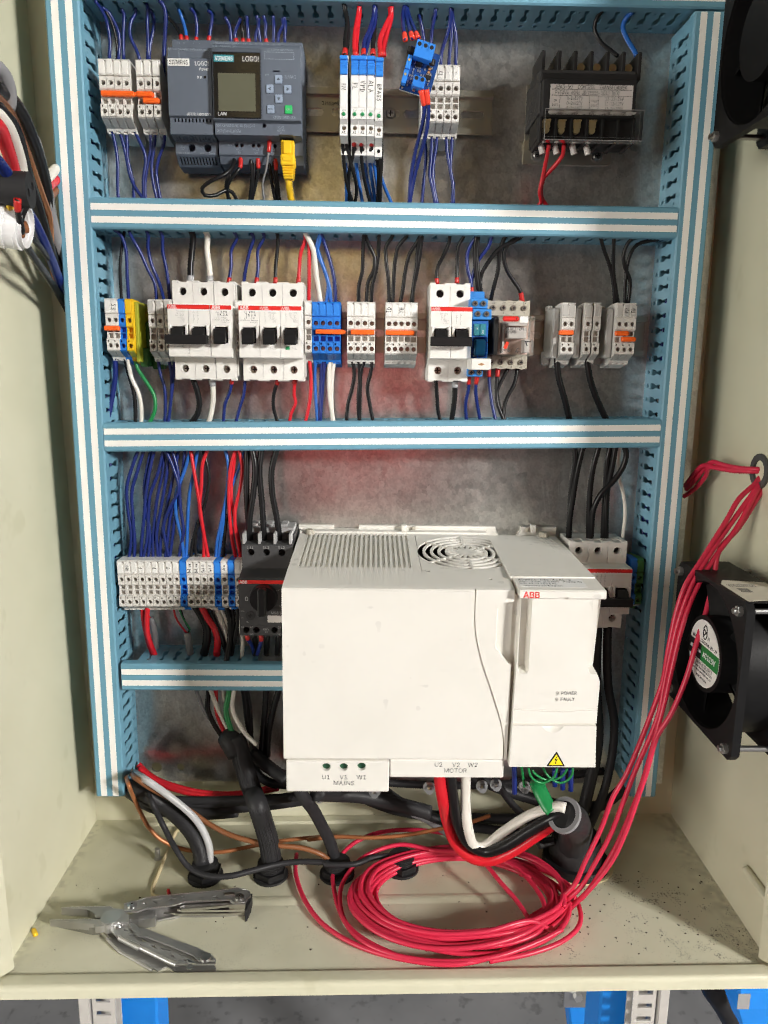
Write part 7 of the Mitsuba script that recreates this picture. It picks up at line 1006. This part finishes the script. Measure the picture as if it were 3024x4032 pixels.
obj('rolled_edge', tube([(a, max(b, -189.5), Zf + 7.0) for a, b, _ in [(-201.7,-162.2,-464.6),(-181.9,-173.5,-464.3),(-182.6,-171.8,-464.3),(-155.1,-186.6,-463.8),(-148.4,-191,-463.7)]], 2.4, 12, False), 'tool', hb)
obj('inner_arm', [flatp([(-213,-156.8,-469.8),(-199.3,-170.2,-469.6),(-163.7,-189.7,-468.9),(-163.8,-189.6,-468.9),(-155.8,-184.6,-468.8),(-194.3,-160.1,-469.5)], .3, 1.6), tube([(a, b, Zf + 3) for a, b, _ in [(-213.3,-158.4,-468.8),(-199.4,-171.4,-468.6),(-168.7,-190,-468),(-167.4,-190.5,-468)]], 1.4, 8, False)], 'tool', hb, False)
obj('pocket_clip', flatp([(-198.2,-152.3,-459.6),(-194.4,-151,-459.5),(-186.5,-157.2,-459.4),(-182.1,-157.2,-459.3),(-183.3,-157.1,-459.3),(-159.8,-167.8,-458.9),(-135.1,-178.1,-458.4),(-125.8,-183.5,-458.3),(-118.2,-189.8,-458.1),(-118.9,-193,-458.1),(-120,-198.2,-458.2),(-127.4,-196.3,-458.3),(-131.3,-191.3,-458.4),(-136.3,-186.2,-458.5),(-157.7,-175.8,-458.8),(-179.5,-166.3,-459.2),(-183.5,-166.2,-459.3),(-187,-164.6,-459.4)], 11, 12.2), 'tool', hb, False)
obj('spring_teeth', flatp([(-141.1,-187.1,-460.5),(-132.8,-191.9,-460.4),(-132.5,-193.3,-460.4),(-139.2,-190.3,-460.5)], 8, 9.8), 'chrome', hb, False)
bossq([(-207,-149.4,-461.7)][0], 4.6, hb, -5)
q = [(-125.7,-189.6,-458.3)][0]; obj('pivot_screw', cyl((q[0], q[1], Zf + 12.2), (q[0], q[1], Zf + 14), 4.5, 4.0, 26), 'steel', hb); q = [(-137.1,-194.9,-461.5)][0]; obj('pivot_screw', cyl((q[0], q[1], Zf + 9), (q[0], q[1], Zf + 9.6), 2.6, n=20), 'steel', hb)
for par_, pts_, z_ in ((ha, H1, 14.1), (hb, [q for q in H2 if q[1] > -191], 8.9), (uj, [(-261.2,-131.5,-461.7),(-238.2,-130.1,-461.3),(-220,-129.8,-461),(-215.5,-133,-460.9)], 10.5), (lj, [(-264.4,-146.9,-461.8),(-248.5,-146.4,-461.5),(-232.5,-145.8,-461.2),(-221.7,-146.4,-461)], 11.1)):
    obj('polished_edge', tube([(a, b, Zf + z_) for a, b, _ in pts_], .42, 6, False), 'chrome', par_, True)  # thin chrome tubes add a bright highlight along the tool edges
# ------------------------------------------------------------------ things hanging at the left wall, from the open door
wire('wblack', 4.6, 'thickest glossy black cable from the door, curving behind the left duct', [(-230.5,-205,160.3),(-233.4,-190,161.4),(-234.1,-175,162.4),(-234.9,-160,158.6),(-238,-140,151.8),(-243.4,-115,142.1),(-248,-96,132),(-254.3,-74,116.1),(-260.1,-52,95),(-264,-34,74.1),(-264.9,-24,60.8)], cat='cable')
wire('wgrey', 4.4, 'dark grey cable running beside the thickest black cable at left', [(-240.2,-128,149.7),(-245.7,-106,140.2),(-251.3,-84,124.5),(-257.3,-62,104.2),(-260.1,-46,88.5),(-260.9,-36,78.7)], cat='cable', name='grey_cable'); 
wire('copper', 3.0, 'twisted bare copper earth strand with amber jacket at the left wall', [(-230.3,-205,154.4),(-232.9,-192,155.5),(-234.6,-174,152.7),(-239.3,-152,146.3),(-244.2,-130,138.4),(-247.8,-112,128.4),(-251.1,-94,118.2),(-253.9,-78,107.6),(-257.6,-68,96.1),(-262,-58,84.1),(-266.5,-42,68.5),(-267.7,-30,57.3)], name='copper_strand')
wire('wwhite', 4.2, 'thick white wire from the door, beside the red one', [(-234,-200,148),(-234.6,-190,147),(-235.7,-178,144.5),(-239.9,-160,139),(-244.2,-144,131.9),(-247.4,-134,125.1)]); wire('wred', 4.4, 'thick red wire from the door, ending at the black contact block', [(-232.2,-205,140),(-234.3,-192,139.3),(-238.6,-176,134.2),(-242.9,-160,127.3),(-246.3,-148,120.4)])
wire('wblack', 4.0, 'black wire between the copper strand and the white wire at left', [(-233,-200,151.3),(-235.1,-188,151.9),(-236.2,-172,149.4),(-240.4,-152,143.3),(-244.8,-136,133.8),(-248.8,-120,125),(-253.5,-96,109.5),(-256.7,-80,97.8),(-261.4,-56,79.9),(-263.8,-36,64.5)]); wire('wblue', 3.8, 'thick blue wire from the door, passing behind the contact block', [(-233.9,-205,120.1),(-236,-192,118.8),(-237.4,-180,115.6),(-241.1,-160,109),(-245.5,-138,102.6),(-248.6,-116,95.3),(-251.5,-96,85.9),(-256.1,-72,75.2),(-261,-46,61.6),(-263.6,-32,55.3)])
wire('wgrey', 4.6, 'grey looped cable at the upper left photo edge', [(-229.6,-205,171.2),(-229.7,-196,171.4),(-229.8,-190,169.5),(-230.9,-184,165.8),(-232.3,-180,160.9),(-235.2,-176,156.6)], cat='cable', name='grey_cable')
for i, q in enumerate(([(-246,-150,83.5),(-250.3,-128,76.4),(-254.8,-100,68.3),(-261.5,-64,59.4),(-266.7,-26,44.1),(-267.3,-14,37)], [(-245.6,-146,81),(-251.8,-118,74.5),(-256.5,-90,67.8),(-262.8,-52,56.3),(-265.8,-24,47.2)], [(-245.4,-138,87),(-248.6,-118,83.6),(-253,-96,80),(-257,-70,74.6),(-262.1,-40,66)])): wire('wblack', 2.4, ORD[i] + ' thin black wire slanting down from the white spiral wrap', q)
wire('wwhite', 3.8, 'short white wire glimpsed between cables and the left duct', [(-255,-90,124.8),(-253.7,-80,133.3),(-255.7,-64,140.7),(-257,-48,149.6)]); wire('wred', 3.8, 'short red wire glimpsed between cables and the left duct', [(-256,-84,121.8),(-254.4,-76,128.2),(-256.8,-60,135.4),(-257.4,-46,142)]); wire('wbrown', 3.0, 'short brown wire glimpsed between cables and the left duct', [(-255.3,-80,116.7),(-255,-70,123),(-257.3,-58,128),(-258,-46,134)])
t = thing('contact_block', 'black round push button contact block with two holes, at the left photo edge', 'contact block')
pa, pb_ = np.array([(-243.4,-172,107.5)][0]), np.array([(-226.4,-172,107.5)][0]); ax = np.array([1, .12, 0]); ax /= np.linalg.norm(ax); Lc = 64.
body = m3.Manifold.cylinder(Lc, 11.3, 11.3, 40)
for a, b in ((-4.6, -2.5), (4.2, 3.2)): body -= cyl((a, b, Lc - 8), (a, b, Lc + 2), 2.6, n=18)
body -= bx(-14, 14, -14, -9.5, Lc - 26, Lc - 16)
Rw = np.column_stack([np.cross([0, 0, 1], ax), [0, 0, 1], ax]); Rw[:, 0] *= 1
if np.linalg.det(Rw) < 0: Rw[:, 0] *= -1
org = pb_ - ax * Lc
obj('body', xf(body, Rw, org), 'blackm', t); obj('ring', xf([m3.Manifold.cylinder(1.6, 11.8, 11.8, 40).translate([0, 0, 36])], Rw, org), 'black', t)
sc = pb_ - ax * 20 + np.array([0, -10.5, -2]); obj('terminal_screw', [bx(sc[0] - 3, sc[0] + 3, sc[1] - 1.2, sc[1] + .5, sc[2] - 2.5, sc[2] + 2.5, .4)], 'chrome', t, False)
obj('legend', [bx(pb_[0] - 44, pb_[0] - 42, pb_[1] - 12.2, pb_[1] - 10.8, pb_[2] - 2, pb_[2] + 2)], 'label', t, False)
wire('wblack', 1.9, 'black wire with red sleeve fixed under the contact block', [(-229.4,-186,98.9),(-231.5,-182,94.2),(-233.7,-176,89.1),(-235.6,-168,83.1),(-240.6,-160,80.5)], 's', fl=9); wire('wblack', 1.9, 'second thin black wire under the contact block', [(-229.1,-172,98.7),(-232.7,-172,92.8),(-236.7,-168,86.8),(-242.6,-160,79.7)])
t = thing('spiral_wrap', 'white spiral cable wrap round a bundle at the left photo edge', 'cable wrap')
wc = [(-254.7,-168,87.2),(-249.5,-166,86.2),(-243.4,-164,85.8),(-238.1,-160,87.3)]
C_ = spline(wc, 1.0); nb_ = 6
for i in range(nb_):
    c_ = C_[int((i + .35) / nb_ * (len(C_) - 1))]
    g = Point(0, 0).buffer(14.2 + .5 * math.sin(i * 2.1), 24).difference(Point(0, 0).buffer(12.6, 24))
    obj('band', xf(xf(ex(g, 'x', -5.0, 5.0), rotm('z', 10 + 4 * math.sin(i))@rotm('y', 9), None if False else (0, 0, 0)), None, c_), 'wrap', t, 40)
obj('bundle', [tube(np.array(wc) + np.array([0, 5 * math.cos(a), 5 * math.sin(a)]), 4.2, 10) for a in (0, 2.1, 4.2)], 'wbrown', t, True)
wire('wyellow', 2.2, 'short yellow wire end under the contact block', [(-240.9,-176,95.6),(-238.7,-174,97.1),(-237.3,-172,97.1)])
# ------------------------------------------------------------------ stand and parts under the cabinet
t = thing('steel_stand', 'bright blue steel stand post under the left part of the cabinet', 'stand')
obj('post', bx(-231, -194, -100, -64, -1300, -492, 2), 'bench', t, False); obj('foot', bx(-240, -186, -112, -52, -1300, -1292), 'benchd', t, False)
t = thing('steel_stand', 'bright blue steel stand post under the right part of the cabinet', 'stand')
obj('post', bx(218.5, 248, -100, -58, -1300, -484, 2), 'bench', t, False); obj('foot', bx(208, 258, -112, -50, -1300, -1292), 'benchd', t, False)
t = thing('slanted_beam', 'darker blue slanted steel beam with zinc bracket, behind the right stand post', 'beam')
q = [(237.3,60,-716.2),(249.7,60,-769),(291.2,60,-907.1)]
obj('beam', [xf(bx(-27, 27, -14, 14, -420, 60, 2), rotm('y', -9), (q[0][0] + 22, 60, q[0][2]))], 'bench', t, False)
b = [(241.3,40,-707.9)][0]; obj('bracket', bx(b[0] - 15, b[0] + 17, 38, 44, b[2] - 18, b[2] + 24, 1), 'zinc', t, False); obj('bolt', [cyl((b[0], 38, b[2]), (b[0], 32, b[2]), 5, n=6)], 'chrome', t, 25)
def strip(lab, xa, xb, xc, y, z1, mir=False):
    t = thing('slotted_trunking', lab, 'wiring duct')
    g = sbox(xb, -1300, xc, z1)
    k = 0; z = z1 - 11
    while z > z1 - 230:
        g = g.difference(sbox((xb + 3) if not mir else xc - 16, z - 4.6, (xb + 16) if not mir else xc - 3, z)); z -= 13.5
    obj('slotted_side', ex(g, 'y', y, y + 1.6), 'beige', t, False); obj('back', bx(xb + 1, xc - 1, y + 16, y + 18, -1300, z1), 'beige', t, False); obj('cover', [bx(xa, xb - 2.2 if not mir else xb - 2, y - 3, y + 26, -1300, z1, .8)] if not mir else [bx(xc + 2, xa, y - 3, y + 26, -1300, z1, .8)], 'beige', t, False)
strip('beige slotted trunking fixed in front of the left blue stand leg', -250.5, -231.5, -205 - 27.2, -128, -490) if False else None
q1 = [(-253.3,-128,-556.3),(-244.7,-128,-556.3),(-241.2,-128,-556.3),(-221,-128,-555.5)]; strip('beige slotted trunking beside the left blue stand leg', q1[0][0], q1[2][0] - 1, q1[3][0] - 1, -128, -489)
q2 = [(237.8,-128,-543.6),(257.5,-128,-543.6),(259.3,-128,-543.6),(269.3,-128,-542.7)]; strip('beige slotted trunking beside the right blue stand leg', q2[3][0], q2[0][0], q2[1][0] + 1, -128, -481, True)
t = thing('cable_connector', 'blue plastic connector with orange tip, at the lower right corner', 'connector')
q = [(349.8,-100,-572.6),(360,-100,-584.8),(365.2,-100,-595.2),(368.4,-100,-606.6)]
obj('shell', [m3.Manifold.hull(bx(q[0][0] - 12, q[0][0] + 22, -118, -86, q[0][2] - 4, q[0][2] + 30, 2) + bx(q[0][0] - 2, q[0][0] + 24, -114, -90, q[0][2] - 30, q[0][2] - 2, 2))], 'bench', t, False); obj('label', bx(q[0][0] - 12, q[0][0] - 1, -118.6, -118.1, q[0][2] - 2, q[0][2] + 14), 'inkgrey', t, False)
obj('collar', cyl((q[1][0] - 3, -102, q[1][2] - 6), (q[1][0] + 6, -102, q[1][2] - 26), 11, 9, 22), 'black', t); obj('tip', cyl((q[1][0] + 6, -102, q[1][2] - 26), (q[1][0] + 12, -102, q[1][2] - 50), 7, 4, 18), 'orange', t); obj('lead', tube([(q[1][0] + 11, -102, q[1][2] - 48), (q[1][0] + 15, -102, q[1][2] - 90), (q[1][0] + 10, -102, q[1][2] - 200)], 2.2, 8), 'wbrown', t, True)
wire('sheath', 12.0, 'thick black cable hanging under the cabinet at the right corner', [(342.2,-60,-598.3),(345.8,-60,-608.2),(355.8,-60,-622.2),(367.2,-60,-640.4),(380.2,-60,-664.8)], cat='cable')
